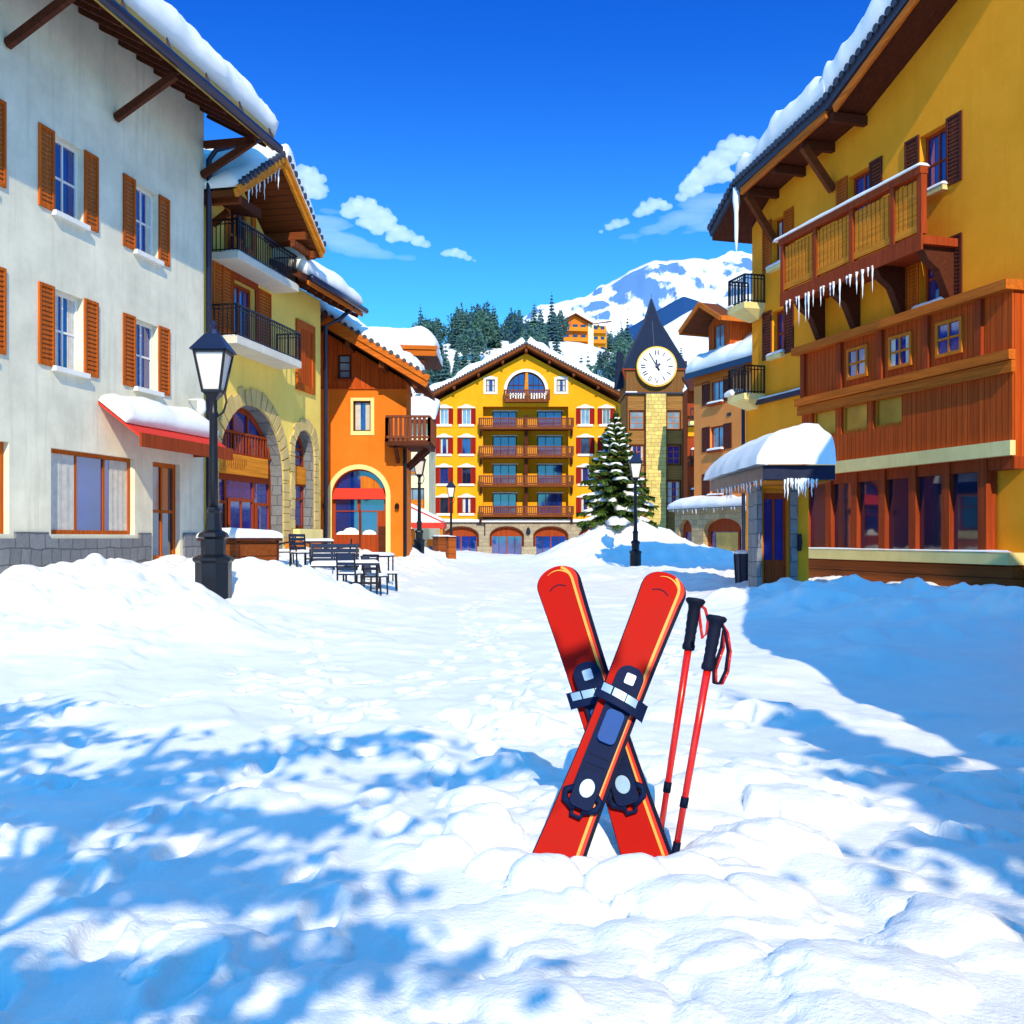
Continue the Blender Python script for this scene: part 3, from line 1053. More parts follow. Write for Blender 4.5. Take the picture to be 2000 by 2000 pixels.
# narrow arch: arched light, panel, casement, ledge
v = MB()
o2 = arch(7.4, 0.90, 1.97, 4.8, 0.90, 16)
i2 = arch(7.4, 0.76, 4.42, 4.8, 0.76, 16)
v.panel(o2, [i2, rect(6.62, 8.18, 2.08, 3.62)], 0.42, 0.5)
v.box(7.36, 7.44, 0.40, 0.46, 4.43, 5.55)
v.box(7.36, 7.44, 0.40, 0.46, 2.1, 3.6)
for z in (4.75, 5.05):
    v.box(6.66, 8.14, 0.405, 0.455, z - 0.03, z + 0.03)
v.box(6.62, 8.18, 0.405, 0.455, 3.08, 3.14)
f = v.build('arch_window', MAH, yel)
v = MB(); v.panel(i2, [], 0.47, 0.49); v.box(6.62, 8.18, 0.47, 0.49, 2.08, 3.62); v.build_each('pane', GLB, f)
v = MB(); v.box(6.52, 8.28, 0.30, 0.4, 3.68, 4.36); v.build('signboard', SIGNW, yel, bevel=0.02)
v = MB(); v.box(6.3, 8.55, -0.3, 0.1, 1.55, 1.94); v.build('ledge', TRIM, yel, bevel=0.03)
v = MB(); v.box(6.35, 8.5, -0.24, 0.02, 0.3, 1.545); v.build_each('plinth', ORX, yel)
v = MB(); v.box(5.6, 6.34, -0.2, 0.02, 0.3, 1.5); v.build_each('plinth', ORX, yel)
# upper storey openings
f = window(yel, ud[0], ud[1], 10.63, 12.72, 0.18, ORW, GLD, 2, 2, 0.1, name='balcony_door')
v = MB(); ring(v, rect(ud[0] - 0.28, ud[1] + 0.28, 10.62, 13.0), rect(ud[0], ud[1], 10.63, 12.74), -0.06, 0.02); v.build('door_frame', ORW, yel)
f = window(yel, ldr[0], ldr[1], 8.02, 10.1, 0.18, MAH, GLB, 2, 1, 0.12, name='balcony_door')
v = MB(); ring(v, rect(ldr[0] - 0.12, ldr[1] + 0.16, 8.0, 10.36), rect(ldr[0], ldr[1], 8.01, 10.14), -0.05, 0.02); v.build('door_frame', MAH, yel)
shutter(yel, FY.s(414), FY.s(434), 8.1, 10.5, -0.02, SHOR)
shutter(yel, FY.s(435), FY.s(453), 8.1, 10.4, -0.0, SHOR)
shutter(yel, FY.s(504), FY.s(528), 8.05, 10.25, 0, SHOR)
rw = (FY.s(577), FY.s(612))
v = MB(); ring(v, rect(rw[0], rw[1], 7.2, 9.85), rect(rw[0] + 0.3, rw[1] - 0.26, 7.45, 9.55), -0.09, 0.0); v.build('shutter_frame', SHOR, yel)
v = MB(); v.box(rw[0] + 0.28, rw[1] - 0.24, -0.04, -0.004, 7.42, 9.58); v.build('closed_shutter', REDW, yel)
# balconies
T = 0.95
for (x0, x1, zf, ph) in ((0.2, 4.78, 10.6, 0), (0.1, 5.02, 7.92, 1)):
    v = MB(); v.box(x0, x1, -T, 0.0, zf - 0.24, zf)
    v.build('balcony_slab', SLABM, yel, bevel=0.02)
    railing(yel, [(x0 + 0.05, -0.02), (x0 + 0.05, -T + 0.05), (x1 - 0.05, -T + 0.05), (x1 - 0.05, -0.02)], zf, zf + 1.0, IRON, 0.13, 0.026)
    snow_slab(yel, (x0 + 0.02, -T + 0.02, zf + 0.004), (x1 - 0.02, -T + 0.02, zf + 0.004), (x1 - 0.02, -0.4, zf + 0.004), (x0 + 0.02, -0.4, zf + 0.004), 0.09, 8 + ph, over=0.01, rnd=0.2, name='balcony_snow', res=0.2)
v = MB()
v.box(1.2, 1.75, -0.75, -0.25, 10.6, 10.98); v.box(1.2, 1.75, -0.3, -0.24, 10.98, 11.4)
v.build('balcony_chair', ORW, yel)
# main roof to the right of the cross gable
r = MB()
r.slab((4.4, -1.2, 10.98), (10.4, -1.2, 10.98), (10.4, 4.2, 13.5), (4.4, 4.2, 13.5), 0.24)
r.slab((-0.6, 4.2, 13.5), (10.4, 4.2, 13.5), (10.4, 9.4, 11.05), (-0.6, 9.4, 11.05), 0.24)
r.slab((-1.2, -0.9, 12.4), (1.9, -0.9, 12.4), (1.9, 4.2, 13.49), (-1.2, 4.2, 13.49), 0.3)
for i in range(8):
    x = 5.2 + i * 0.7
    r.bar((x, -1.15, 10.62), (x, 0.1, 11.24), 0.1, 0.14)
r.build('roof', DKB, yel)
v = MB(); v.box(4.9, 10.4, -1.27, -1.205, 10.66, 10.8); v.build('fascia', FASC, yel)
v = MB(); v.tube([(4.9, -1.36, 10.9), (10.5, -1.36, 10.9)], 0.12, 10)
v.tube([(9.35, -1.3, 10.85), (9.3, -0.7, 10.35), (9.2, -0.14, 10.1), (9.2, -0.14, 0.6)], 0.085, 10)
v.build('gutter', GUT, yel, smooth=True)
v = MB(); v.bar((9.1, 0.3, 10.0), (10.1, 0.3, 10.75), 0.12, 0.18); v.bar((9.0, 0.3, 10.74), (10.3, 0.3, 10.74), 0.12, 0.18); v.build_each('bracket', DKB, yel)
snow_slab(yel, (4.7, -1.2, 11.0), (10.35, -1.2, 11.0), (10.35, 4.2, 13.5), (4.7, 4.2, 13.5), 0.62, 11, over=0.12, rnd=0.8, taper=(1, 1, 0, 0))
# cross gable over the upper balcony
r = MB()
GP, GL, GR = (1.9, 14.0), (-1.3, 11.95), (5.2, 11.85)
YF = -1.6
r.slab((GP[0], YF, GP[1]), (GR[0], YF, GR[1]), (GR[0], 4, GR[1]), (GP[0], 4, GP[1]), 0.2)
r.slab((GL[0], YF, GL[1]), (GP[0], YF, GP[1]), (GP[0], 4, GP[1]), (GL[0], 4, GL[1]), 0.2)
r.build('gable_roof', BRN, yel)
v = MB()
for (p, q) in (((GP[0] - 0.02, GP[1]), (GR[0] + 0.04, GR[1])), ((GL[0] - 0.04, GL[1]), (GP[0] + 0.02, GP[1]))):
    v.bar((p[0], YF - 0.05, p[1] - 0.11), (q[0], YF - 0.05, q[1] - 0.11), 0.10, 0.24)
    v.bar((p[0], YF - 0.13, p[1] + 0.03), (q[0], YF - 0.13, q[1] + 0.03), 0.10, 0.17)
v.build('barge_board', SIGNW, yel, bevel=0.01)
v = MB()
for x, z in ((GP[0], GP[1] - 0.42), (GR[0] - 1.1, GR[1] + 0.28), (GR[0] - 0.35, GR[1] - 0.18), (GL[0] + 0.5, GL[1] - 0.1)):
    v.bar((x, YF + 0.08, z), (x, 0.1, z), 0.2, 0.26)
v.bar((GR[0] - 1.75, YF + 0.3, GR[1] - 0.14), (GR[0] - 0.2, YF + 0.3, GR[1] - 0.14), 0.16, 0.22)
v.bar((GR[0] - 0.4, -0.02, 11.0), (GR[0] - 0.4, -1.3, 11.6), 0.14, 0.18)
v.bar((0.3, -0.02, 11.5), (0.3, -0.55, 11.85), 0.16, 0.2)
v.build_each('purlin', BRN, yel)
v = MB()
tile_ends(v, (GP[0] + 0.1, YF - 0.12, GP[1] + 0.16), (GR[0], YF - 0.12, GR[1] + 0.18), 13, 0.1)
tile_ends(v, (GL[0], YF - 0.12, GL[1] + 0.16), (GP[0] - 0.1, YF - 0.12, GP[1] + 0.16), 12, 0.1)
v.build('tile_edge', TILE, yel)
snow_slab(yel, (GR[0] - 0.05, 4, GR[1] + 0.08), (GR[0] - 0.05, YF - 0.16, GR[1] + 0.08), (GP[0], YF - 0.16, GP[1] + 0.08), (GP[0], 4, GP[1] + 0.08), 0.62, 13, over=0.12, rnd=0.16, taper=(1, 1, 0, 0), lump=0.5)
snow_slab(yel, (GL[0], YF - 0.1, GL[1] + 0.08), (GL[0], 4, GL[1] + 0.08), (GP[0] + 0.05, 4, GP[1] + 0.1), (GP[0] + 0.05, YF - 0.1, GP[1] + 0.1), 0.45, 14, over=0.06, rnd=0.6, taper=(1, 0, 0, 1), lump=0.5)
icicles(yel, (GL[0] + 0.6, YF - 0.06, GL[1] + 0.15), (GP[0] - 0.25, YF - 0.06, GP[1] - 0.42), 9, 0.25, 0.75, 2, 0.03)

# ---- orange house with the arched door
FO = Fr(-4.55, 44.0, 1, 0)
ora = thing('orange_house', 'orange house with a red boarded gable and an arched cafe door beside the yellow chalet', 'house', FO.loc, 0)
def ox(px, d=44.0):
    return (px - 1000) / 2000 * d + 4.55
def oz(py, d=44.0):
    return H + (HOR - py) / 2000 * d
w = MB()
dc = ox(701)
da = arch(dc, 1.16, 0.3, oz(968), 1.14, 22)
lw = rect(ox(690), ox(724), oz(842), oz(783))
uw = rect(ox(660), ox(686), oz(740), oz(692))
w.panel([(-12, 0), (0, 0), (0, 8.35), (-6, 11.95), (-12, 8.35)], [da, lw, uw], 0, 0.4, side_y=2.2)
w.box(-11.9, -1.4, 2.2, 8, 0, 8.3)
w.build('wall', ORA, ora)
v = MB()
zc = oz(757)
v.panel([(-6, zc), (-0.0, zc), (0.0, 8.32), (-6, 11.9)], [rect(uw[0][0], uw[1][0], uw[0][1], uw[2][1])], -0.05, 0.0)
v.box(-6, 0.03, -0.09, 0.0, zc - 0.07, zc - 0.005)
v.build('board_gable', REDW, ora)
v = MB(); ring(v, arch(dc, 1.36, 0.3, oz(968), 1.34, 22), da, -0.05, 0.02); v.build('arch_trim', TRIM, ora)
window(ora, uw[0][0], uw[1][0], uw[0][1], uw[2][1], 0.04, DKB, GLP, 1, 3, 0.08)
v = MB(); v.box(uw[0][0] - 0.1, uw[1][0] + 0.1, -0.14, 0.02, uw[0][1] - 0.09, uw[0][1] - 0.004); v.build('sill', MAH, ora)
window(ora, lw[0][0], lw[1][0], lw[0][1], lw[2][1], 0.15, DKB, GLB, 1, 1, 0.06)
v = MB(); ring(v, rect(ox(685), ox(731), oz(850), oz(777)), lw, -0.04, 0.02); v.build('window_trim', TRIM, ora)
# door front in the arch
v = MB()
zt = oz(974)
v.panel(da, [arch(dc, 1.03, zt + 0.40, zt + 0.42, 0.80, 20), rect(dc - 1.05, dc - 0.05, 1.75, zt - 0.55), rect(dc + 0.05, dc + 0.75, 1.75, zt - 0.55), rect(dc - 1.05, dc - 0.12, zt - 0.5, zt), rect(dc + 0.02, dc + 1.05, zt - 0.5, zt)], 0.3, 0.4)
f = v.build('shop_front', MAH, ora)
v = MB(); v.panel(arch(dc, 1.05, zt + 0.38, zt + 0.42, 0.82, 20), [], 0.37, 0.39); v.box(dc - 1.08, dc + 1.08, 0.37, 0.39, 1.7, zt + 0.01); v.build_each('pane', GLB, f)
v = MB(); v.panel([(dc + 0.02, zt + 0.36), (dc + 0.98, zt + 0.36), (dc + 0.7, zt + 0.8), (dc + 0.3, zt + 0.98), (dc + 0.02, zt + 1.0)], [], 0.34, 0.36); v.build('blind', ORW, f)
v = MB(); v.box(dc - 0.03, dc + 0.03, 0.26, 0.32, 0.9, zt - 0.5); v.box(dc + 0.8, dc + 1.12, 0.26, 0.31, 0.9, 2.1); v.build('door', DKB, ora)
v = MB()
v.slab((dc - 1.15, 0.02, zt + 0.02), (dc + 1.15, 0.02, zt + 0.02), (dc + 1.0, 0.3, zt + 0.46), (dc - 1.1, 0.3, zt + 0.46), 0.04)
v.build('awning', REDC, ora)
v = MB(); v.ball((dc - 0.4, 0.33, 1.72), (0.42, 0.03, 0.34)); v.ball((dc - 0.8, 0.33, 1.72), (0.26, 0.03, 0.18)); v.ball((dc + 0.4, 0.33, 1.72), (0.34, 0.03, 0.24)); v.build('window_snow', SNOW, ora, smooth=True)
for px in (636, 776):
    v = MB()
    v.tube([(ox(px), 0, oz(990)), (ox(px), -0.14, oz(990))], 0.035, 6)
    v.lathe([(0.04, -0.12), (0.1, -0.06), (0.1, 0.08), (0.03, 0.16)], 8, (ox(px), -0.16, oz(990)))
    v.build('wall_lamp', IRON, ora)
# roof
r = MB()
RE, RP = (1.0, 8.1), (-6.0, 12.33)
r.slab((RE[0], -1.6, RE[1]), (RE[0], 3.2, RE[1]), (RP[0], 3.2, RP[1]), (RP[0], -1.6, RP[1]), 0.2)
r.slab((-0.6, 3.2, RE[1] + 0.97), (-0.6, 9, RE[1] + 0.97), (RP[0], 9, RP[1]), (RP[0], 3.2, RP[1]), 0.2)
r.slab((-13, -1.6, RE[1]), (RP[0], -1.6, RP[1]), (RP[0], 9, RP[1]), (-13, 9, RE[1]), 0.2)
for i in range(5):
    t = (i + 0.35) / 5
    x, z = RE[0] + (RP[0] - RE[0]) * t, RE[1] + (RP[1] - RE[1]) * t
    r.bar((x, -1.45, z - 0.42), (x, 0.2, z - 0.42), 0.2, 0.26)
r.build('roof', BRN, ora)
v = MB()
v.bar((RE[0] + 0.05, -1.65, RE[1] - 0.16), (RP[0], -1.65, RP[1] - 0.16), 0.1, 0.26)
v.bar((RE[0] + 0.12, -1.73, RE[1] + 0.08), (RP[0], -1.73, RP[1] + 0.08), 0.1, 0.24)
v.build('barge_board', FASC, ora, bevel=0.01)
v = MB(); tile_ends(v, (RE[0] + 0.05, -1.7, RE[1] + 0.27), (RP[0], -1.7, RP[1] + 0.27), 26, 0.09); v.build('tile_edge', TILE, ora)
snow_slab(ora, (RE[0] - 0.5, 3.2, RE[1] + 0.34), (RE[0] - 0.5, -1.62, RE[1] + 0.34), (RP[0], -1.62, RP[1] + 0.04), (RP[0], 3.2, RP[1] + 0.04), 0.75, 17, over=0.1, rnd=0.9, taper=(1, 1, 0, 0), lump=0.5)
# wrap-round balcony on the right corner
B0, B1, BY = ox(755, 42.8), ox(838, 42.8), -1.2
zb0, zb1 = 1.62 + (HOR - 862) / 2000 * 42.8, 1.62 + (HOR - 811) / 2000 * 42.8
v = MB(); v.box(B0, B1, BY, 2.2, zb0 - 0.16, zb0 + 0.06)
v.bar((B0 + 0.35, -0.02, zb0 - 0.75), (B0 + 0.35, BY + 0.2, zb0 - 0.2), 0.14, 0.2)
v.bar((0.0, 1.0, zb0 - 1.0), (B1 - 0.2, 1.0, zb0 - 0.2), 0.16, 0.22)
v.bar((0.0, 0.2, zb0 - 1.0), (B1 - 0.2, 0.2, zb0 - 0.2), 0.16, 0.22)
v.build('balcony_floor', DKB, ora)
v = MB()
for (xa, ya, xb, yb) in ((B0, 0, B0, BY), (B0, BY, B1, BY), (B1, BY, B1, 2.2)):
    v.bar((xa, ya, zb1 - 0.05), (xb, yb, zb1 - 0.05), 0.1, 0.1)
    v.bar((xa, ya, zb0 + 0.18), (xb, yb, zb0 + 0.18), 0.08, 0.1)
    n = int(math.hypot(xb - xa, yb - ya) / 0.19)
    for i in range(n + 1):
        t = i / n
        v.bar((xa + (xb - xa) * t, ya + (yb - ya) * t, zb0), (xa + (xb - xa) * t, ya + (yb - ya) * t, zb1 - 0.1), 0.13 if i % n else 0.12, 0.04, up=(xb - xa, yb - ya, 0.001) if False else (0, 1, 0))
v.build('balcony_rail', DKZ, ora)
v = MB(); v.tube([(-0.04, -0.1, 0.6), (-0.04, -0.1, zb0 - 0.2)], 0.08, 8); v.build('downpipe', IRON, ora)

# ---- tall brown chalet behind the orange house
FB = Fr(-4.7, 54.0, 1, 0)
brn = thing('brown_chalet', 'dark timber chalet behind the orange house, only its snow laden roof showing', 'house', FB.loc, 0)
v = MB(); v.panel([(-8, 0), (-0.95, 0), (-0.95, 10.9), (-8, 10.9)], [], 0, 0.3, side_y=3); v.build('wall', BRZ, brn)
zf = 1.62 + (HOR - 678) / 2000 * 52.6
v = MB(); v.slab((-9, -1.4, zf), (0.75, -1.4, zf - 0.22), (0.75, 4, zf - 0.1), (-9, 4, zf + 0.3), 0.2)
v.bar((-9, -1.1, zf - 0.75), (0.2, -1.1, zf - 0.75), 0.3, 0.4); v.build('roof', DKB, brn)
v = MB(); v.bar((-9, -1.45, zf - 0.1), (0.82, -1.45, zf - 0.32), 0.1, 0.3); v.bar((-9, -1.53, zf + 0.16), (0.88, -1.53, zf - 0.06), 0.1, 0.2); v.build('fascia', FASC, brn)
snow_slab(brn, (-9, -1.45, zf + 0.1), (0.7, -1.45, zf - 0.1), (0.7, 4, zf - 0.1), (-9, 4, zf + 0.3), 1.2, 19, over=0.3, rnd=1.5, taper=(1, 1, 1, 1), lump=0.3)

# ---- narrow cream house between the orange house and the hotel, with its striped awning
FC = Fr(-6.5, 80.0, 1, 0)
crm = thing('cream_house', 'narrow cream house squeezed between the orange house and the amber hotel', 'house', FC.loc, 0)
def cx(px, d=80.0):
    return (px - 1000) / 2000 * d + 6.5
def cz(py, d=80.0):
    return H + (HOR - py) / 2000 * d
w = MB()
w.panel(rect(-7, 0, -0.5, 10.6), [rect(-2.2, -0.35, cz(992), cz(953)), rect(-2.4, -0.8, cz(922), cz(900))], 0, 0.3, side_y=7)
w.build('wall', CREAM, crm)
window(crm, -2.2, -0.35, cz(992), cz(953), 0.15, DKB, GLP, 2, 1)
window(crm, -2.4, -0.8, cz(922), cz(900), 0.15, MAH, GLP, 2, 1)
v = MB(); v.box(-3, -0.9, -0.25, 0, cz(925), cz(922)); v.box(-3.4, -0.4, -0.3, 0, cz(1000), cz(976)); v.build('beam', ORX, crm)
v = MB(); v.slab((-8, -1.2, 10.7), (0.6, -1.2, 10.7), (0.6, 4, 12.6), (-8, 4, 12.6), 0.3); v.build('roof', DKB, crm)
snow_slab(crm, (-8, -1.2, 10.72), (0.6, -1.2, 10.72), (0.6, 4, 12.62), (-8, 4, 12.62), 0.6, 21, rnd=0.8, taper=(1, 1, 0, 0))
aw = thing('cafe_awning', 'red and cream cafe awning with snow on it, behind the second lamp post', 'awning', (-7.7, 75.0, 0), 0)
v = MB()
zl, zh = 2.72, 4.3
v.mesh([(-0.6, 0, zh), (2.65, 0, zl), (-0.6, 0, zl), (-0.6, 3.5, zh), (2.65, 3.5, zl), (-0.6, 3.5, zl)], [(0, 2, 1), (0, 1, 4, 3), (3, 4, 5), (2, 0, 3, 5), (1, 2, 5, 4)])
v.build('canopy', CANV, aw)
v = MB(); v.box(-0.65, 2.7, -0.03, 0.0, zl - 0.42, zl); v.box(2.655, 2.7, 0.0, 3.5, zl - 0.42, zl)
v.bar((-0.6, -0.02, zh - 0.03), (2.65, -0.02, zl + 0.04), 0.05, 0.09); v.build('valance', REDC, aw)
v = MB()
for x, y in ((2.5, 0.15), (2.5, 3.3), (0.9, 0.15), (-0.4, 0.15)):
    v.box(x - 0.09, x + 0.09, y - 0.09, y + 0.09, -0.4, zl)
v.box(-0.6, 0.3, 3.2, 3.3, -0.4, 2.2); v.box(1.2, 2.4, 3.2, 3.3, -0.4, 1.5)
v.build('post', ORW, aw)
snow_slab(aw, (2.6, 3.5, zl + 0.05), (2.6, 0.02, zl + 0.05), (-0.55, 0.02, zh + 0.03), (-0.55, 3.5, zh + 0.03), 0.16, 23, rnd=0.3, over=0.02, name='awning_snow', res=0.25)
v = MB(); v.box(0.4, 0.75, 0.3, 0.6, -0.4, 1.1); v.box(1.6, 1.95, 0.3, 0.6, -0.4, 1.0); v.build('menu_board', GLD, aw)

# ================================================================== HOTEL AND TOWER
DH = 106.0
FH = Fr(1.43, DH, 1, 0)
hot = thing('hotel', 'big amber hotel with red shutters and four dark balconies facing down the square', 'hotel', FH.loc, 0)
def hx(px):
    return (px - 1000) / 2000 * DH - 1.43
def hz(py):
    return H + (HOR - py) / 2000 * DH
def cpx(x): return 800 + x * 0.2329
def cpy(y): return 640 + y * 0.2329
WL, WR = hx(837), hx(1217)
zcor = hz(1020)
holes = []
shw = []
for (x0, x1) in ((255, 325), (440, 514), (1436, 1510), (1616, 1682)):
    for (y0, y1) in ((680, 810), (925, 1058), (1175, 1308), (1428, 1556)):
        shw.append((hx(cpx(x0)), hx(cpx(x1)), hz(cpy(y1)), hz(cpy(y0))))
holes += [rect(*s) for s in shw]
AX0, AX1, AZ0, AZ1 = hx(943), hx(1110), hz(1013), hz(794)
holes.append(rect(AX0, AX1, AZ0, AZ1))
xc = hx(1027.5)
za = hz(763)
top_arch = arch(xc, 2.0, za - 0.35, za, 1.95, 22)
holes.append(top_arch)
sm = [rect(hx(949), hx(967), hz(765), hz(741)), rect(hx(1087), hx(1105), hz(765), hz(741))]
holes += sm
w = MB()
zeave = hz(792)
zpk = hz(690)
w.panel([(WL, zcor), (WR, zcor), (WR, zeave), (xc, zpk), (WL, zeave)], holes, 0, 0.35, side_y=16)
w.build('wall', HOTY, hot)
# stone ground floor
w = MB()
garch = []
for (x0, x1) in ((295, 570), (683, 948), (1048, 1320), (1428, 1700)):
    a, b_ = hx(cpx(x0)), hx(cpx(x1))
    garch.append(arch((a + b_) / 2, (b_ - a) / 2, -0.45, hz(cpy(1745)), 0.85, 18))
w.panel(rect(WL - 0.12, WR + 0.12, -0.6, zcor), garch, -0.14, 0.4, side_y=16)
w.build('stone_base', STB, hot)
v = MB(); v.box(WL - 0.3, WR + 0.3, -0.42, 0.1, zcor + 0.004, zcor + 0.16); v.build('cornice', WHITE, hot)
v = MB(); v.box(WL - 0.22, WR + 0.22, -0.30, 0.0, zcor - 0.10, zcor); v.build('cornice_moulding', DKB, hot)
snow_slab(hot, (WL - 0.25, -0.40, zcor + 0.165), (WR + 0.25, -0.40, zcor + 0.165), (WR + 0.25, -0.02, zcor + 0.165), (WL - 0.25, -0.02, zcor + 0.165), 0.16, 29, over=0.02, rnd=0.15, name='cornice_snow', res=0.3)
for ga in garch:
    x0, x1 = ga[0][0], ga[1][0]
    xm = (x0 + x1) / 2
    zs = hz(cpy(1745))
    f = MB()
    f.panel(ga, [rect(x0 + 0.12, xm - 0.06, -0.3, zs - 0.05), rect(xm + 0.06, x1 - 0.12, -0.3, zs - 0.05)], 0.18, 0.26)
    o = f.build('shop_window', MAH, hot)
    f = MB(); f.box(x0 + 0.1, x1 - 0.1, 0.235, 0.25, -0.35, zs - 0.04); f.build('pane', GLB, o)
    f = MB()
    for t in (0.25, 0.75):
        f.box(x0 + (x1 - x0) * t - 0.03, x0 + (x1 - x0) * t + 0.03, 0.17, 0.23, -0.3, zs - 0.05)
    f.build('mullion', DKB, o)
    v = MB(); ring(v, arch(xm, (x1 - x0) / 2 + 0.14, -0.4, zs, 0.99, 18), ga, -0.2, -0.1); v.build('arch_trim', DKB, hot)
for px in (cpx(630), cpx(1000)):
    v = MB(); v.box(hx(px) - 0.75, hx(px) + 0.75, -0.6, -0.2, -0.5, hz(cpy(1835))); v.build_each('wall_box', STB, hot)
v = MB(); v.lathe([(0.03, 0.5), (0.14, 0.4), (0.25, -0.05), (0.05, -0.25)], 8, (hx(cpx(995)), -0.35, hz(cpy(1715)))); v.build('wall_lamp', SLATE, hot)
v = MB(); v.bar((hx(cpx(630)), -0.2, zcor - 0.15), (hx(cpx(630)), -0.2, hz(cpy(1745))), 0.1); v.bar((hx(cpx(560)), -0.22, hz(cpy(1650))), (hx(cpx(630)), -0.22, hz(cpy(1655))), 0.08); v.build('drainpipe', GUT, hot)
# shuttered windows
for i, (x0, x1, z0, z1) in enumerate(shw):
    window(hot, x0, x1, z0, z1, 0.12, WHITE if i % 4 == 0 else DKB, GLP if i % 4 == 0 else (GLB if i % 3 else GLD), 2, 1, 0.06)
    sw = 0.5
    shutter(hot, x0 - sw, x0 - 0.01, z0, z1, 0, SHRED)
    shutter(hot, x1 + 0.01, x1 + sw, z0, z1, 0, SHRED)
    v = MB()
    xm, hw = (x0 + x1) / 2, (x1 - x0) / 2 + 0.44
    v.panel([(xm - hw, z1 + 0.06), (xm + hw, z1 + 0.06), (xm + hw, z1 + 0.16), (xm + hw * 0.55, z1 + 0.26), (xm + hw * 0.28, z1 + 0.40), (xm, z1 + 0.44), (xm - hw * 0.28, z1 + 0.40), (xm - hw * 0.55, z1 + 0.26), (xm - hw, z1 + 0.16)], [], -0.16, 0.0, back=False)
    v.build('window_hood', WHITE, hot)
    v = MB(); v.box(xm - hw + 0.1, xm + hw - 0.1, -0.16, 0.1, z0 - 0.24, z0 - 0.006); v.build('sill', WHITE, hot)
for s in sm:
    x0, x1, z0, z1 = s[0][0], s[1][0], s[0][1], s[2][1]
    window(hot, x0, x1, z0, z1, 0.1, DKB, GLB, 2, 2, 0.07)
    v = MB(); ring(v, rect(x0 - 0.24, x1 + 0.24, z0 - 0.24, z1 + 0.22), s, -0.07, 0.02)
    v.panel([(x0 - 0.1, z1 + 0.22), (x1 + 0.1, z1 + 0.22), ((x0 + x1) / 2, z1 + 0.36)], [], -0.06, 0.0)
    v.build('window_trim', WHITE, hot)
# lunette with its small balcony
v = MB(); ring(v, arch(xc, 2.3, za - 0.34, za, 2.24, 22), top_arch, -0.09, 0.02); v.build('arch_trim', WHITE, hot)
v = MB()
al, ar = [], []
r_ = 1.86
for sgn, lst in ((-1, al), (1, ar)):
    pts = [(xc + sgn * 0.2, za - 0.3), (xc + sgn * r_, za - 0.3)]
    for k in range(10):
        a = math.acos(0.2 / r_) * k / 9
        pts.append((xc + sgn * r_ * math.cos(a), za + 1.8 * math.sin(a)))
    lst.extend(pts if sgn > 0 else pts[::-1])
v.panel(top_arch, [al, ar], 0.14, 0.24)
for sgn in (-1, 1):
    for q in (0.75, 1.3):
        x = xc + sgn * q
        zt = za + 1.8 * math.sqrt(1 - (q / r_) ** 2)
        v.box(x - 0.04, x + 0.04, 0.12, 0.2, za - 0.3, zt)
    v.box(min(xc + sgn * 0.2, xc + sgn * 1.75), max(xc + sgn * 0.2, xc + sgn * 1.75), 0.125, 0.2, za + 0.55, za + 0.63)
f = v.build('arch_window', DKB, hot)
v = MB(); v.panel(al, [], 0.2, 0.22); v.build('pane', GLB, f)
v = MB(); v.panel(ar, [], 0.2, 0.22); v.build('pane', GLB, f)
v = MB(); v.panel([(xc - 0.2, za - 0.3), (xc + 0.24, za - 0.3), (xc + 0.2, za + 1.88), (xc - 0.06, za + 1.9)], [], 0.02, 0.13); v.build('centre_post', SIGNW, hot)

def hotel_balcony(x0, x1, zt, zb, yo, marks=False):
    v = MB()
    zf = zb + 0.22
    v.box(x0, x1, -yo, 0.0, zb, zf)
    v.build('balcony_floor', BRZ, hot)
    v = MB()
    z1 = zt
    for (xa, ya, xb, yb) in ((x0, 0, x0, -yo), (x0, -yo, x1, -yo), (x1, -yo, x1, 0)):
        v.bar((xa, ya, z1 - 0.06), (xb, yb, z1 - 0.06), 0.12, 0.12)
        v.bar((xa, ya, zf + 0.1), (xb, yb, zf + 0.1), 0.08, 0.14)
        n = max(4, int(math.hypot(xb - xa, yb - ya) / 0.2))
        for i in range(n + 1):
            t = i / n
            x, y = xa + (xb - xa) * t, ya + (yb - ya) * t
            v.box(x - 0.055, x + 0.055, y - 0.02, y + 0.02, zf + 0.15, z1 - 0.12)
    for x in (x0, (x0 + x1) / 2, x1):
        v.box(x - 0.1, x + 0.1, -yo - 0.05, -yo + 0.1, zf, z1)
    v.build('balcony_rail', DKZ, hot)
    return zf

for (yt, yb) in ((818, 840), (873, 895), (929.5, 951.5), (988.7, 1010)):
    zt, zb = hz(yt), hz(yb) + 0.0
    zf = hotel_balcony(hx(937), hx(1118), zt, zb, 1.0)
    for x in (hx(939), hx(1116)):
        v = MB(); v.prism([(0, 0)] * 0 or [(x - 0.12, zb - 0.7), (x + 0.12, zb - 0.7), (x + 0.12, zb), (x - 0.12, zb)], -0.32, -0.004); v.bar((x, -0.15, zb - 0.62), (x, -0.92, zb - 0.08), 0.22, 0.2); v.build_each('bracket', DKB, hot)
    v = MB(); v.box(AX0, AX1, 0.0, 1.3, zb + 0.05, zf - 0.02); v.build('loggia_floor', BRZ, hot)
v = MB(); v.box(AX0, AX1, 1.3, 1.5, AZ0, AZ1); v.build('loggia_wall', HOTY, hot)
v = MB(); v.box(AX0, AX0 + 0.02, 0.3, 1.3, AZ0, AZ1); v.box(AX1 - 0.02, AX1, 0.3, 1.3, AZ0, AZ1); v.box(AX0, AX1, 0.3, 1.3, AZ1 - 0.02, AZ1); v.build('loggia_side', HOTY, hot)
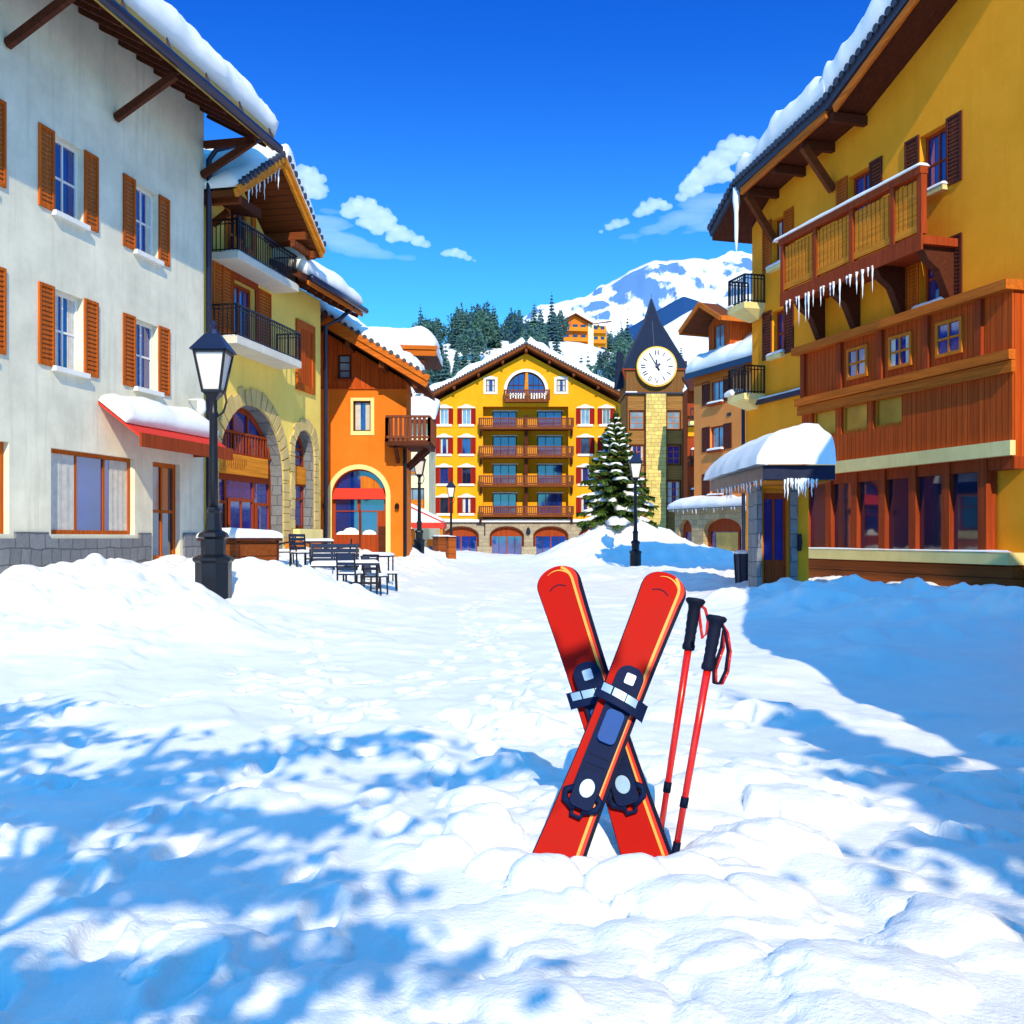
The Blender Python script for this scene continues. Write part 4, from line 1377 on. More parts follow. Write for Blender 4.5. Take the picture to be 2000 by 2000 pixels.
v = MB(); v.box(xc - 0.18, xc + 0.18, -0.02, 1.3, AZ0, AZ1 - 0.9); v.build('loggia_post', DKB, hot)
for (yt, yb) in ((801, 840), (850, 895), (906, 951), (962.6, 1010)):
    for (p0, p1) in ((962, 1009), (1050, 1099)):
        x0, x1 = hx(p0), hx(p1)
        window(hot, x0, x1, hz(yb) + 0.25, hz(yt), 1.18, DKB, GLB, 3, 1, 0.09, 0.1, name='balcony_door')
        v = MB(); v.box(x0 - 0.06, x1 + 0.14, 1.13, 1.29, hz(yt) + 0.01, hz(yt) + 0.12); v.build('door_lintel', WHITE, hot)
hotel_balcony(hx(985.6), hx(1071.8), hz(763) , hz(787), 0.8)
v = MB()
zq = (hz(763) + hz(787)) / 2
for i in range(14):
    if i in (6, 7):
        continue
    x = hx(985.6) + 0.55 + i * 0.27
    v.box(x, x + 0.12, -0.85, -0.825, zq - 0.18 - 0.16 * hsh(i), zq + 0.28)
    if hsh(i * 3) > 0.4:
        v.box(x, x + 0.22, -0.85, -0.826, zq + 0.1 * hsh(i), zq + 0.08 + 0.1 * hsh(i))
v.build('balcony_pattern', WHITE, hot)
# roof
YO = -1.3
ze0 = hz(800) + 0.0
RL, RR, RPK = hx(818), hx(1224), (xc, hz(676))
sl_ = (RPK[1] - hz(785)) / (xc - RL)
zL, zR = RPK[1] - sl_ * (xc - RL), RPK[1] - sl_ * (RR - xc)
r = MB()
r.slab((RL, YO, zL), (xc, YO, RPK[1]), (xc, 17, RPK[1]), (RL, 17, zL), 0.3)
r.slab((xc, YO, RPK[1]), (RR, YO, zR), (RR, 17, zR), (xc, 17, RPK[1]), 0.3)
for sgn in (-1, 1):
    for q in (2.4, 4.9, 7.4):
        x, z = xc + sgn * q, RPK[1] - sl_ * q - 0.5
        r.bar((x, YO + 0.1, z), (x, 0.1, z), 0.24, 0.34)
r.bar((xc, YO + 0.05, RPK[1] - 0.6), (xc, 0.1, RPK[1] - 0.6), 0.26, 0.4)
r.build('roof', BRZ, hot)
v = MB()
for (xa, za_, xb, zb_) in ((RL, zL, xc, RPK[1]), (xc, RPK[1], RR, zR)):
    v.bar((xa, YO - 0.06, za_ - 0.15), (xb, YO - 0.06, zb_ - 0.15), 0.12, 0.34)
v.build('barge_board', BRZ, hot)
v = MB()
tile_ends(v, (RL, YO - 0.1, zL + 0.08), (xc, YO - 0.1, RPK[1] + 0.08), 40, 0.12)
tile_ends(v, (xc, YO - 0.1, RPK[1] + 0.08), (RR, YO - 0.1, zR + 0.08), 40, 0.12)
v.build('tile_edge', TILE, hot)
snow_slab(hot, (RL + 0.15, 17, zL + 0.02), (RL + 0.15, YO - 0.05, zL + 0.02), (xc, YO - 0.05, RPK[1] + 0.02), (xc, 17, RPK[1] + 0.02), 0.75, 31, over=0.12, rnd=0.9, taper=(1, 1, 0, 1), res=0.3, lump=0.5)
snow_slab(hot, (RR - 0.15, YO - 0.05, zR + 0.02), (RR - 0.15, 17, zR + 0.02), (xc, 17, RPK[1] + 0.02), (xc, YO - 0.05, RPK[1] + 0.02), 0.75, 32, over=0.12, rnd=0.9, taper=(1, 1, 0, 1), res=0.3, lump=0.5)

# ---- clock tower
DT = 92.0
TX0, TX1 = (1222.7 - 1000) / 2000 * DT, (1336.6 - 1000) / 2000 * DT
txc = (TX0 + TX1) / 2
tow = thing('clock_tower', 'square clock tower with a slate spire and a pale stone strip, right of the hotel', 'clock tower', (txc, DT, 0), 0)
def tx(px):
    return (px - 1000) / 2000 * DT - txc
def tz(py):
    return H + (HOR - py) / 2000 * DT
hw = (TX1 - TX0) / 2
TD = 5.2
zb_ = tz(770)
tw = []
for (p0, p1) in ((1230.5, 1257), (1303, 1328)):
    for (y0, y1) in ((803, 838), (870, 907), (940, 984)):
        tw.append(rect(tx(p0), tx(p1), tz(y1), tz(y0)))
w = MB(); w.panel(rect(-hw + 0.06, hw - 0.06, -0.5, zb_), tw, 0, 0.25, side_y=TD); w.build('wall', TOWW, tow)
w = MB(); w.box(-hw, hw, -0.08, TD, zb_ + 0.12, tz(721)); w.build('belfry', TOWV, tow)
v = MB(); v.box(-hw - 0.15, hw + 0.15, -0.3, TD + 0.1, zb_, zb_ + 0.12); v.build('string_course', NAVY, tow)
v = MB(); v.box(tx(1261), tx(1300), -0.35, -0.0, -0.5, zb_ - 0.004); v.build('stone_strip', STO, tow)
v = MB()
for px in (1259.5, 1301.5, 1224.5, 1334.5):
    v.box(tx(px) - 0.05, tx(px) + 0.05, -0.1, 0.02, -0.4, zb_ - 0.004)
v.build_each('corner_board', DKB, tow)
for i, q in enumerate(tw):
    x0, x1, z0, z1 = q[0][0], q[1][0], q[0][1], q[2][1]
    window(tow, x0, x1, z0, z1, 0.06, ORW, GLP if i in (0, 3) else GLB, 2, 3, 0.07)
    v = MB(); ring(v, rect(x0 - 0.1, x1 + 0.1, z0 - 0.1, z1 + 0.1), q, -0.06, 0.02); v.build('window_trim', DKB, tow)
# spire: broad skirt, then the needle
zs0, zs1, zs2 = tz(721), tz(619), tz(571)
ew, nw = 2.95, 0.68
v = MB()
yc = TD / 2
prof = [(ew, zs0), (ew * 0.92, zs0 + 0.55), (nw, zs1), (0.02, zs2)]
rings = []
for (rr, z) in prof:
    rings.append([(-rr, yc - rr * 0.95, z), (rr, yc - rr * 0.95, z), (rr, yc + rr * 0.95, z), (-rr, yc + rr * 0.95, z)])
for a, b2 in zip(rings, rings[1:]):
    for k in range(4):
        v.face([a[k], a[(k + 1) % 4], b2[(k + 1) % 4], b2[k]])
v.face(rings[0][::-1])
v.build('spire', SLATE, tow)
v = MB()
for k in range(4):
    for a, b2 in zip(rings, rings[1:]):
        v.bar(a[k], b2[k], 0.09, 0.09)
for k, kk in ((0, 1), (1, 2), (3, 0)):
    m0 = [(Vector(rr[k]) + Vector(rr[kk])) / 2 for rr in rings]
    v.bar(m0[1], m0[2], 0.06, 0.06)
v.bar((0, yc, zs2 - 0.3), (0, yc, zs2 + 0.5), 0.05)
v.build('spire_ridge', TILE, tow)
v = MB()
for x in (-hw - 0.02, hw + 0.02):
    v.bar((x, 0.1, zs0 - 0.9), (x * 1.12, -0.25, zs0 - 0.05), 0.14, 0.14)
v.bar((-ew, yc - ew * 0.95, zs0 - 0.05), (ew, yc - ew * 0.95, zs0 - 0.05), 0.14, 0.12)
v.build('eave_trim', MAH, tow)
# side gablet on the left flank and a small one on the right
v = MB(); v.panel([(-hw - 0.75, zb_ + 0.9), (-hw, zb_ + 0.9), (-hw, zb_ + 4.0), (-hw - 0.5, zb_ + 4.4)], [], 2.0, 2.2, back=True, side_y=3.4); v.build('side_gablet', SLATE, tow)
v = MB(); v.box(hw, hw + 0.5, 1.5, 3.0, zs0 - 0.1, zs0 + 1.0); v.build('chimney', SLATE, tow)
# the clock
cz_ = tz(718)
cxx = tx(1281)
cr = 37 / 2000 * DT
def disc(mb, r, y0, y1, n=48):
    mb.panel([(cxx + r * math.cos(2 * math.pi * i / n), cz_ + r * math.sin(2 * math.pi * i / n)) for i in range(n)], [], y0, y1)
ck = MB(); disc(ck, cr * 1.06, -0.62, 0.0); dial = ck.build('clock_rim', GOLDP, tow)
ck = MB(); disc(ck, cr * 0.97, -0.66, -0.6); ck.build('dial', FACE, dial)
ck = MB()
def stroke(r0, r1, ang, off=0.0, wd=0.07, skew=0.0):
    s, c = math.sin(ang), math.cos(ang)
    p = Vector((cxx + s * r0 + c * off, -0.675, cz_ + c * r0 - s * off))
    q = Vector((cxx + s * r1 + c * (off + skew), -0.675, cz_ + c * r1 - s * (off + skew)))
    ck.bar(p, q, 0.03, wd, up=(0, 1, 0)) if False else ck.bar(p, q, wd, 0.03, up=(0, 1, 0))
for hr in range(12):
    a = 2 * math.pi * hr / 12
    if hr in (0, 8, 9):
        for o_ in (-0.11, 0.11):
            stroke(cr * 0.60, cr * 0.84, a, o_, 0.10)
    elif hr == 6:
        for o_ in (-0.11, 0.11):
            stroke(cr * 0.62, cr * 0.86, a, o_, 0.06, -o_ * 0.5)
    elif hr == 7:
        for o_ in (-0.08, 0.08):
            stroke(cr * 0.62, cr * 0.86, a, o_, 0.06)
        stroke(cr * 0.62, cr * 0.64, a, 0, 0.16); stroke(cr * 0.84, cr * 0.86, a, 0, 0.16)
    elif hr != 11:
        stroke(cr * 0.60, cr * 0.84, a, 0, 0.08)
ck.build('numerals', NAVY, dial)
ck = MB()
a = 2 * math.pi * 55 / 60
stroke(-cr * 0.25, cr * 0.82, a, 0, 0.09); stroke(-cr * 0.25, -cr * 0.05, a, 0, 0.18)
stroke(-cr * 0.1, cr * 0.36, -0.08, 0, 0.15)
stroke(-cr * 0.22, 0, R(50) + math.pi, 0, 0.2)
ck.ball((cxx, -0.69, cz_), (0.16, 0.04, 0.16))
ck.build('clock_hands', NAVY, dial)
snow_slab(tow, (-hw - 0.1, -0.28, zb_ + 0.125), (-hw + 1.0, -0.28, zb_ + 0.125), (-hw + 1.0, -0.09, zb_ + 0.125), (-hw - 0.1, -0.09, zb_ + 0.125), 0.1, 40, over=0, rnd=0.08, name='ledge_snow', nu=10, nv=5)
v = MB(); v.ball((hw - 0.0, -0.2, zb_ + 0.25), (0.22, 0.16, 0.3)); v.build('ledge_snow', SNOW, tow, smooth=True)

# ================================================================== RIGHT SIDE
# ---- dark timber wing in the gap behind the tower
FW_ = Fr(13.5, 84.0, 1, 0)
wing = thing('timber_wing', 'dark timber wing with stacked little balconies in the gap right of the clock tower', 'house', FW_.loc, 0)
def wz(py): return H + (HOR - py) / 2000 * 83
v = MB(); v.box(0.9, 6, 0, 2, -0.4, wz(755)); v.build('wall', MAH, wing)
for (yt, yb) in ((797, 822), (878, 900), (956, 985)):
    railing(wing, [(1.0, -0.9), (3.4, -0.9)], wz(yb), wz(yt), IRON, 0.2, 0.05, rail=0.09)
    v = MB(); v.box(0.95, 3.4, -0.95, 0, wz(yb) - 0.3, wz(yb)); v.build('balcony_floor', TRIM if yt < 800 else DKB, wing)
    if yt > 800:
        snow_slab(wing, (1.0, -0.98, wz(yt)), (3.4, -0.98, wz(yt)), (3.4, -0.8, wz(yt)), (1.0, -0.8, wz(yt)), 0.16, 42, over=0.02, rnd=0.1, name='rail_snow', nu=10, nv=4)
v = MB(); v.box(0.93, 3.4, -0.12, 0, wz(850), wz(832)); v.build('panel', HOTY, wing)
v = MB(); v.slab((0.8, -1.3, wz(757)), (6, -1.3, wz(757)), (6, 2.2, wz(757) + 1.4), (0.8, 2.2, wz(757) + 1.4), 0.3); v.build('roof', DKB, wing)

# ---- salmon house with a dormer and an arcade
FS = Fr(12.46, 70.0, 0.36, -0.933)
sal = thing('salmon_house', 'salmon pink house with maroon shutters and a roof dormer, behind the snowy porch', 'house', FS.loc, FS.rz)
S1 = 9.5
w = MB()
zE = FS.z(1356, 735)
wins = [(FS.s(1387), FS.s(1413), FS.z(1400, 787), FS.z(1400, 742)), (FS.s(1387), FS.s(1413), FS.z(1400, 879), FS.z(1400, 832)), (FS.s(1387), FS.s(1413), FS.z(1400, 967), FS.z(1400, 925))]
w.panel(rect(0, S1, 3.6, zE), [rect(*q) for q in wins], 0, 0.3, side_y=9)
w.build('wall', SAL, sal)
for (x0, x1, z0, z1) in wins:
    window(sal, x0, x1, z0, z1, 0.15, MAH, GLP, 2, 1, 0.09)
    sw = (x1 - x0) * 0.6
    shutter(sal, x0 - sw, x0 - 0.02, z0 - 0.02, z1 + 0.05, 0, SHBR)
    shutter(sal, x1 + 0.02, x1 + sw, z0 - 0.02, z1 + 0.05, 0, SHBR)
    v = MB(); v.box(x0 - 0.1, x1 + 0.1, -0.22, 0.1, z0 - 0.14, z0 - 0.01); v.build('sill', MAH, sal)
    snow_slab(sal, (x0 - 0.12, -0.24, z0), (x1 + 0.12, -0.24, z0), (x1 + 0.12, 0.0, z0), (x0 - 0.12, 0.0, z0), 0.14, 44, over=0.02, rnd=0.1, name='sill_snow', nu=12, nv=5)
v = MB(); v.box(FS.s(1421), FS.s(1428), -0.05, 0, FS.z(1425, 812), FS.z(1425, 806)); v.build('wall_anchor', IRON, sal)
r = MB()
r.slab((-0.25, -0.5, zE + 0.1), (S1 + 0.5, -0.5, zE + 0.1), (S1 + 0.5, 5, zE + 3.3), (-0.25, 5, zE + 3.3), 0.3)
r.slab((-0.25, 5, zE + 3.3), (S1 + 0.5, 5, zE + 3.3), (S1 + 0.5, 10, zE + 0.2), (-0.25, 10, zE + 0.2), 0.3)
r.build('roof', DKB, sal)
v = MB(); v.box(-0.3, S1, -0.6, -0.5, zE - 0.25, zE + 0.14); v.build('gutter', GUT, sal)
v = MB(); v.box(-0.02, S1, -0.04, 0.0, zE - 0.75, zE - 0.02); v.build('frieze', FASC, sal)
v = MB(); v.panel([(-0.02, zE), (-0.02, zE)] * 0 or [(-0.03, 3.6), (-0.002, 3.6), (-0.002, zE), (-0.03, zE)], [], 0, 0.3); v.build('corner_trim', SAL, sal)
snow_slab(sal, (-0.2, -0.52, zE + 0.12), (S1 + 0.4, -0.52, zE + 0.12), (S1 + 0.4, 5, zE + 3.32), (-0.2, 5, zE + 3.32), 0.7, 45, rnd=0.9, taper=(1, 0, 0, 1), res=0.22)
# dormer
dm0, dm1, dy = FS.s(1384, -0.6), FS.s(1425, -0.6), 0.6
zd0, zd1 = zE + 0.9, FS.z(1404, 628, -0.6)
v = MB(); xm = (dm0 + dm1) / 2
v.panel([(dm0, zd0), (dm1, zd0), (dm1, zd1 - 0.1), (xm, zd1 + 0.75), (dm0, zd1 - 0.1)], [rect(xm - 0.6, xm + 0.6, zd0 + 0.55, zd1 - 0.2)], dy, dy + 0.2, side_y=5); v.build('dormer_wall', REDW, sal)
window(sal, xm - 0.6, xm + 0.6, zd0 + 0.55, zd1 - 0.2, dy + 0.06, MAH, GLP, 2, 1, 0.08)
v = MB()
za, zb2 = zd1 + 1.15, zd1 - 0.25
v.slab((xm, dy - 1.5, za), (xm + (xm - dm0) * 2.0, dy - 1.5, zb2), (xm + (xm - dm0) * 2.0, 5, zb2), (xm, 5, za), 0.16)
v.slab((xm - (xm - dm0) * 2.0, dy - 1.5, zb2), (xm, dy - 1.5, za), (xm, 5, za), (xm - (xm - dm0) * 2.0, 5, zb2), 0.16)
v.build('dormer_roof', BRN, sal)
v = MB()
ex = (xm - dm0) * 2.0
v.bar((xm, dy - 1.54, za - 0.12), (xm + ex, dy - 1.54, zb2 - 0.12), 0.1, 0.3); v.bar((xm - ex, dy - 1.54, zb2 - 0.12), (xm, dy - 1.54, za - 0.12), 0.1, 0.3)
v.bar((xm - ex - 0.05, dy - 1.5, zb2 - 0.12), (xm - ex - 0.05, 5, zb2 - 0.12), 0.1, 0.3)
v.bar((xm + ex + 0.05, dy - 1.5, zb2 - 0.12), (xm + ex + 0.05, 5, zb2 - 0.12), 0.1, 0.3)
v.build('barge_board', FASC, sal)
snow_slab(sal, (xm + ex, dy - 0.2, zb2 + 0.04), (xm + ex, 5, zb2 + 0.04), (xm, 5, za + 0.03), (xm, dy - 0.2, za + 0.03), 0.2, 47, rnd=0.5, taper=(1, 0, 0, 1), name='dormer_snow')
# stone arcade at street level with its snow shelf
AS = -1.1
ars = [(1326, 1351, 0), (1374, 1448, 1)]
hl = []
for p0, p1, k in ars:
    x0, x1 = FS.s(p0, 1.1), FS.s(p1, 1.1)
    hl.append(arch((x0 + x1) / 2, (x1 - x0) / 2, -0.2, 2.1, 0.75, 14))
w = MB(); xa0, xa1 = FS.s(1318, 1.1), S1 + 1.5
w.panel(rect(xa0, xa1, -0.6, 3.4), hl, AS, AS + 0.5, side_y=2.0); w.build('arcade', STA, sal)
for k, h_ in enumerate(hl):
    x0, x1 = h_[0][0], h_[1][0]
    f = MB(); f.panel(h_, [rect(x0 + 0.3, x1 - 0.9 if k else x1 - 0.2, 0.55, 2.0)] + ([rect(x1 - 0.7, x1 - 0.2, 0.5, 2.1)] if k else []), AS + 0.35, AS + 0.45)
    o = f.build('shop_window', MAH, sal)
    f = MB(); f.box(x0 + 0.28, x1 - 0.15, AS + 0.42, AS + 0.44, 0.5, 2.1); f.build('pane', GLB, o)
    if k:
        f = MB(); f.box(x0 + 0.9, x1 - 0.95, AS + 0.40, AS + 0.415, 0.6, 1.95); f.build('poster', GLY, o)
v = MB(); v.box(xa0 - 0.25, xa1, AS - 0.35, 0.0, 3.404, 3.55); v.build('canopy', STB, sal)
snow_slab(sal, (xa0 - 0.2, AS - 0.4, 3.56), (xa1, AS - 0.4, 3.56), (xa1, 0.0, 3.75), (xa0 - 0.2, 0.0, 3.75), 0.55, 49, over=0.2, rnd=0.6, taper=(1, 0, 0, 1), name='canopy_snow', res=0.2)
icicles(sal, (xa0, AS - 0.38, 3.46), (xa1 - 1.5, AS - 0.38, 3.46), 16, 0.15, 0.4, 7, 0.05)

# ---- golden house on the right, shuttered, with a timber balcony
FG = Fr(8.91, 38.0, 0.28, -0.96)
gol = thing('golden_house', 'tall golden house on the right with a big timber balcony and a dark overhanging roof', 'house', FG.loc, FG.rz)
SG = 15.0
w = MB()
def gw(p0, p1, y0, y1):
    s0, s1 = FG.s(p0), FG.s(p1)
    return [s0, s1, FG.z((p0 + p1) / 2, y1), FG.z((p0 + p1) / 2, y0)]
uw_ = gw(1508, 1532, 425, 520)
lw_ = gw(1508, 1532, 605, 693)
more = [[6.0, 7.1, uw_[2], uw_[3]], [9.4, 10.5, uw_[2], uw_[3]], [9.4, 10.5, lw_[2], lw_[3]]]
hl = [rect(*q) for q in [uw_, lw_] + more]
zled0 = FG.z(1463, 793)
w.panel([(0, 0), (SG, 0), (SG, 18.0), (6.5, 14.6), (1.2, 13.8), (0, 13.1)], hl, 0, 0.35, side_y=8)
w.build('wall', GOLD, gol)
w = MB(); w.box(-0.12, SG, -0.18, 0.0, 0, zled0 - 0.1); w.box(-0.12, 0.0, 0.0, 6, 0, zled0 - 0.1); w.build('lower_wall', GOLD, gol)
v = MB(); v.box(-0.2, 4.3, -0.32, 0.0, zled0 - 0.1, zled0 + 0.06); v.tube([(-0.2, -0.26, zled0 - 0.06), (-0.2, -0.24, 0.3)], 0.07, 8); v.build('string_course', NAVY, gol)
snow_slab(gol, (-0.2, -0.31, zled0 + 0.064), (4.3, -0.31, zled0 + 0.064), (4.3, -0.004, zled0 + 0.064), (-0.2, -0.004, zled0 + 0.064), 0.09, 51, over=0.0, rnd=0.1, name='ledge_snow', nu=30, nv=4)
for k, (x0, x1, z0, z1) in enumerate([uw_, lw_] + more):
    window(gol, x0, x1, z0, z1, 0.2, MAH, GLB, 2, 2, 0.09)
    sw = 0.62
    shutter(gol, x0 - sw, x0 - 0.02, z0 - 0.05, z1 + 0.08, 0, SHBR if k % 2 else SHOR)
    shutter(gol, x1 + 0.02, x1 + sw, z0 - 0.05, z1 + 0.08, 0, SHOR if k == 0 else SHBR)
    v = MB(); v.box(x0 - 0.08, x1 + 0.08, -0.2, 0.1, z0 - 0.14, z0 - 0.01); v.build('sill', TRIM, gol)
    snow_slab(gol, (x0 - 0.1, -0.21, z0), (x1 + 0.1, -0.21, z0), (x1 + 0.1, 0, z0), (x0 - 0.1, 0, z0), 0.12, 53 + k, over=0.02, rnd=0.1, name='sill_snow', nu=14, nv=5)
# two small iron balconies on the far corner
for (yr, yf, k) in ((522, 577, 0), (706, 760, 1)):
    tb = 0.85
    x0, x1 = -0.3, 0.95
    zf = FG.z(1480, yf, tb)
    v = MB()
    v.box(x0, x1, -tb, 0, zf - 0.22, zf)
    v.mesh([(x0, -tb, zf - 0.22), (x1, -tb, zf - 0.22), (x1, 0, zf - 0.22), (x0, 0, zf - 0.22), (x0 + 0.3, -0.1, zf - 0.55), (x1 - 0.3, -0.1, zf - 0.55)], [(0, 4, 5, 1), (1, 5, 2), (0, 3, 4), (3, 2, 5, 4)])
    v.build('balcony_slab', TRIM, gol)
    railing(gol, [(x0 + 0.04, -0.02), (x0 + 0.04, -tb + 0.04), (x1 - 0.04, -tb + 0.04), (x1 - 0.04, -0.02)], zf, zf + 1.0, IRON, 0.12, 0.03)
    snow_slab(gol, (x0 - 0.05, -tb - 0.05, zf + 0.004), (x0 + 0.4, -tb - 0.05, zf + 0.004), (x0 + 0.4, -0.1, zf + 0.004), (x0 - 0.05, -0.1, zf + 0.004), 0.3 if k else 0.12, 60 + k, over=0.12 * k + 0.01, rnd=0.25, name='balcony_snow', nu=12, nv=14)
# big timber balcony
bt = 1.15
bx0, bx1 = FG.s(1526, bt), 11.0
zt_, zb_b = FG.z(1526, 483, bt), FG.z(1526, 590, bt)
v = MB(); v.box(bx0, bx1, -bt, 0, zb_b, zb_b + 0.22); v.box(bx0, bx1, -bt - 0.06, -bt, zb_b - 0.16, zb_b + 0.28); v.build('timber_balcony', MAH, gol)
v = MB()
for x in (bx0, bx0 + 1.9, bx0 + 3.8, bx0 + 5.7, bx1 - 0.2):
    v.box(x, x + 0.18, -bt - 0.04, -bt + 0.14, zb_b + 0.28, zt_ + 0.05)
v.box(bx0 - 0.05, bx1, -bt - 0.09, -bt + 0.16, zt_ + 0.054, zt_ + 0.24)
v.box(bx0 + 0.02, bx0 + 0.12, -bt + 0.14, -0.02, zt_ - 0.1, zt_ + 0.05)
v.build('balcony_post', MAH, gol)
v = MB()
v.box(bx0 + 0.18, bx1 - 0.2, -bt + 0.0, -bt + 0.08, zb_b + 0.36, zb_b + 0.56)
n = int((bx1 - bx0 - 0.4) / 0.2)
for i in range(n):
    x = bx0 + 0.22 + i * 0.2
    v.box(x, x + 0.14, -bt + 0.02, -bt + 0.06, zb_b + 0.56, zt_ - 0.05)
v.build('balustrade', SIGNW, gol)
snow_slab(gol, (bx0 - 0.35, -bt - 0.12, zt_ + 0.245), (bx1, -bt - 0.12, zt_ + 0.245), (bx1, -bt + 0.2, zt_ + 0.245), (bx0 - 0.35, -bt + 0.2, zt_ + 0.245), 0.14, 62, over=0.04, rnd=0.15, name='rail_snow', nu=60, nv=5)
v = MB()
for x in (bx0 + 0.5, bx0 + 2.4, bx0 + 4.6, bx0 + 6.6):
    v.mesh([(x, -0.0, zb_b), (x, -bt + 0.1, zb_b), (x, -bt + 0.3, zb_b - 0.35), (x, -0.5, zb_b - 0.6), (x, -0.18, zb_b - 1.3), (x, 0, zb_b - 1.5),
            (x + 0.28, -0.0, zb_b), (x + 0.28, -bt + 0.1, zb_b), (x + 0.28, -bt + 0.3, zb_b - 0.35), (x + 0.28, -0.5, zb_b - 0.6), (x + 0.28, -0.18, zb_b - 1.3), (x + 0.28, 0, zb_b - 1.5)],
           [(0, 1, 2, 3, 4, 5), (11, 10, 9, 8, 7, 6), (1, 7, 8, 2), (2, 8, 9, 3), (3, 9, 10, 4), (4, 10, 11, 5)])
v.build_each('bracket', DKB, gol)
icicles(gol, (bx0 + 0.3, -bt - 0.08, zb_b - 0.12), (bx0 + 5.2, -bt - 0.08, zb_b - 0.12), 18, 0.25, 0.95, 11, 0.035)
# roof: bell-cast eave at the far corner, then the long verge
rp = [(FG.s(1391, 1.25), FG.z(1391, 452, 1.25)), (FG.s(1439, 1.25), FG.z(1439, 362, 1.25)), (FG.s(1617, 1.25), FG.z(1617, 200, 1.25)), (SG + 1.0, FG.z(1617, 200, 1.25) + 3.4)]
r = MB()
for (p, q) in zip(rp, rp[1:]):
    r.slab((p[0], -1.25, p[1]), (q[0], -1.25, q[1]), (q[0], 9, q[1]), (p[0], 9, p[1]), 0.34)
for i in range(4):
    t = 0.12 + i * 0.3
    x, z = rp[1][0] + (rp[2][0] - rp[1][0]) * t, rp[1][1] + (rp[2][1] - rp[1][1]) * t - 0.5
    r.bar((x, -1.2, z), (x, 0.2, z), 0.2, 0.28)
r.build('roof', DKB, gol)
v = MB()
for k, (p, q) in enumerate(zip(rp, rp[1:])):
    v.bar((p[0], -1.3, p[1] - 0.08), (q[0], -1.3, q[1] - 0.08), 0.14, 0.34)
v.build('gutter', TILE, gol)
v = MB()
for (p, q) in zip(rp[1:], rp[2:]):
    v.bar((p[0] + 0.4, -1.29, p[1] - 0.36), (q[0], -1.29, q[1] - 0.36), 0.09, 0.24)
v.build('fascia', FASC, gol)
v = MB()
for (p, q, n_) in zip(rp, rp[1:], (9, 24, 34)):
    tile_ends(v, (p[0], -1.34, p[1] + 0.06), (q[0], -1.34, q[1] + 0.06), n_, 0.12)
v.build('tile_edge', TILE, gol)
v = MB(); v.bar((1.6, -0.02, 12.2), (1.6, -1.1, 13.7), 0.2, 0.24); v.bar((5.2, -0.02, 12.8), (5.2, -1.1, 14.1), 0.2, 0.24); v.build_each('brace', BRN, gol)
for k, (p, q) in enumerate(zip(rp[1:], rp[2:])):
    snow_slab(gol, (q[0], -1.32, q[1] + 0.06), (q[0], 8.8, q[1] + 0.06), (p[0] + 0.05, 8.8, p[1] + 0.06), (p[0] + 0.05, -1.32, p[1] + 0.06), 1.15 + 0.15 * k, 64 + k, over=0.14, rnd=0.32, taper=(0, 0, 1 - k, 1), lump=0.6)
mb_ = rp[0]
icicles(gol, (rp[1][0] - 0.1, -1.3, rp[1][1] - 0.2), (rp[1][0] + 0.2, -1.3, rp[1][1] - 0.15), 1, 2.6, 2.7, 5, 0.13)
# timber shop bay on the near half
tbv = 0.55
y1_ = FG.s(1566, tbv)
v = MB()
zc1, zc2 = FG.z(1575, 690, tbv), FG.z(1575, 785, tbv)
zwin0, zwin1 = FG.z(1600, 855, tbv), FG.z(1600, 800, tbv)
v.panel(rect(y1_, 13.5, 3.6, zc1), [rect(y1_ + 0.6, y1_ + 1.9, zwin0, zwin1), rect(y1_ + 2.2, y1_ + 3.5, zwin0, zwin1), rect(y1_ + 3.8, y1_ + 5.1, zwin0, zwin1)], -tbv, -tbv + 0.2, side_y=-0.18)
v.build('shop_bay', REDW, gol)
for x in (0.6, 2.2, 3.8):
    window(gol, y1_ + x, y1_ + x + 1.3, zwin0, zwin1, -tbv + 0.08, ORW, GLY, 1, 1, 0.1)
v = MB()
v.box(y1_ - 0.2, 13.6, -tbv - 0.28, -0.0, zc1 - 0.02, zc1 + 0.22)
v.box(y1_ - 0.15, 13.6, -tbv - 0.2, -tbv, zc2 - 0.12, zc2 + 0.12); v.box(y1_ - 0.1, 13.6, -tbv - 0.12, -tbv, zc2 - 0.42, zc2 - 0.14)
v.build('cornice', FASC, gol)
for x in (2.6, 4.6, 6.6):
    window(gol, y1_ + x, y1_ + x + 1.0, zc2 + 0.35, zc1 - 0.3, -tbv - 0.08, ORW, GLB, 2, 2, 0.09)
v = MB()
for x in (0.05, 2.1, 4.1, 6.1, 8.1):
    v.box(y1_ + x, y1_ + x + 0.22, -tbv - 0.1, -tbv, zc2 + 0.13, zc1 - 0.03)
v.build_each('pilaster', MAH, gol)
v = MB(); v.box(y1_ - 0.1, 13.6, -tbv - 0.16, -tbv, 3.62, 3.98); v.build('sign_band', TRIM, gol)
v = MB()
for i in range(7):
    x = y1_ + i * 1.35
    v.box(x, x + 0.3, -tbv, -tbv + 0.3, 0.9, 3.6)
v.box(y1_, 13.5, -tbv + 0.05, -0.18, 3.3, 3.6)
v.build_each('shop_post', MAH, gol)
v = MB()
for i in range(6):
    x = y1_ + 0.3 + i * 1.35
    v.box(x + 0.01, x + 1.04, -tbv + 0.14, -tbv + 0.18, 1.25, 3.3)
v.build_each('shop_glass', GLD, gol)
v = MB(); v.box(y1_ - 0.5, 13.5, -tbv - 0.12, -0.18, 0.95, 1.25); v.build('shop_sill', TRIM, gol)
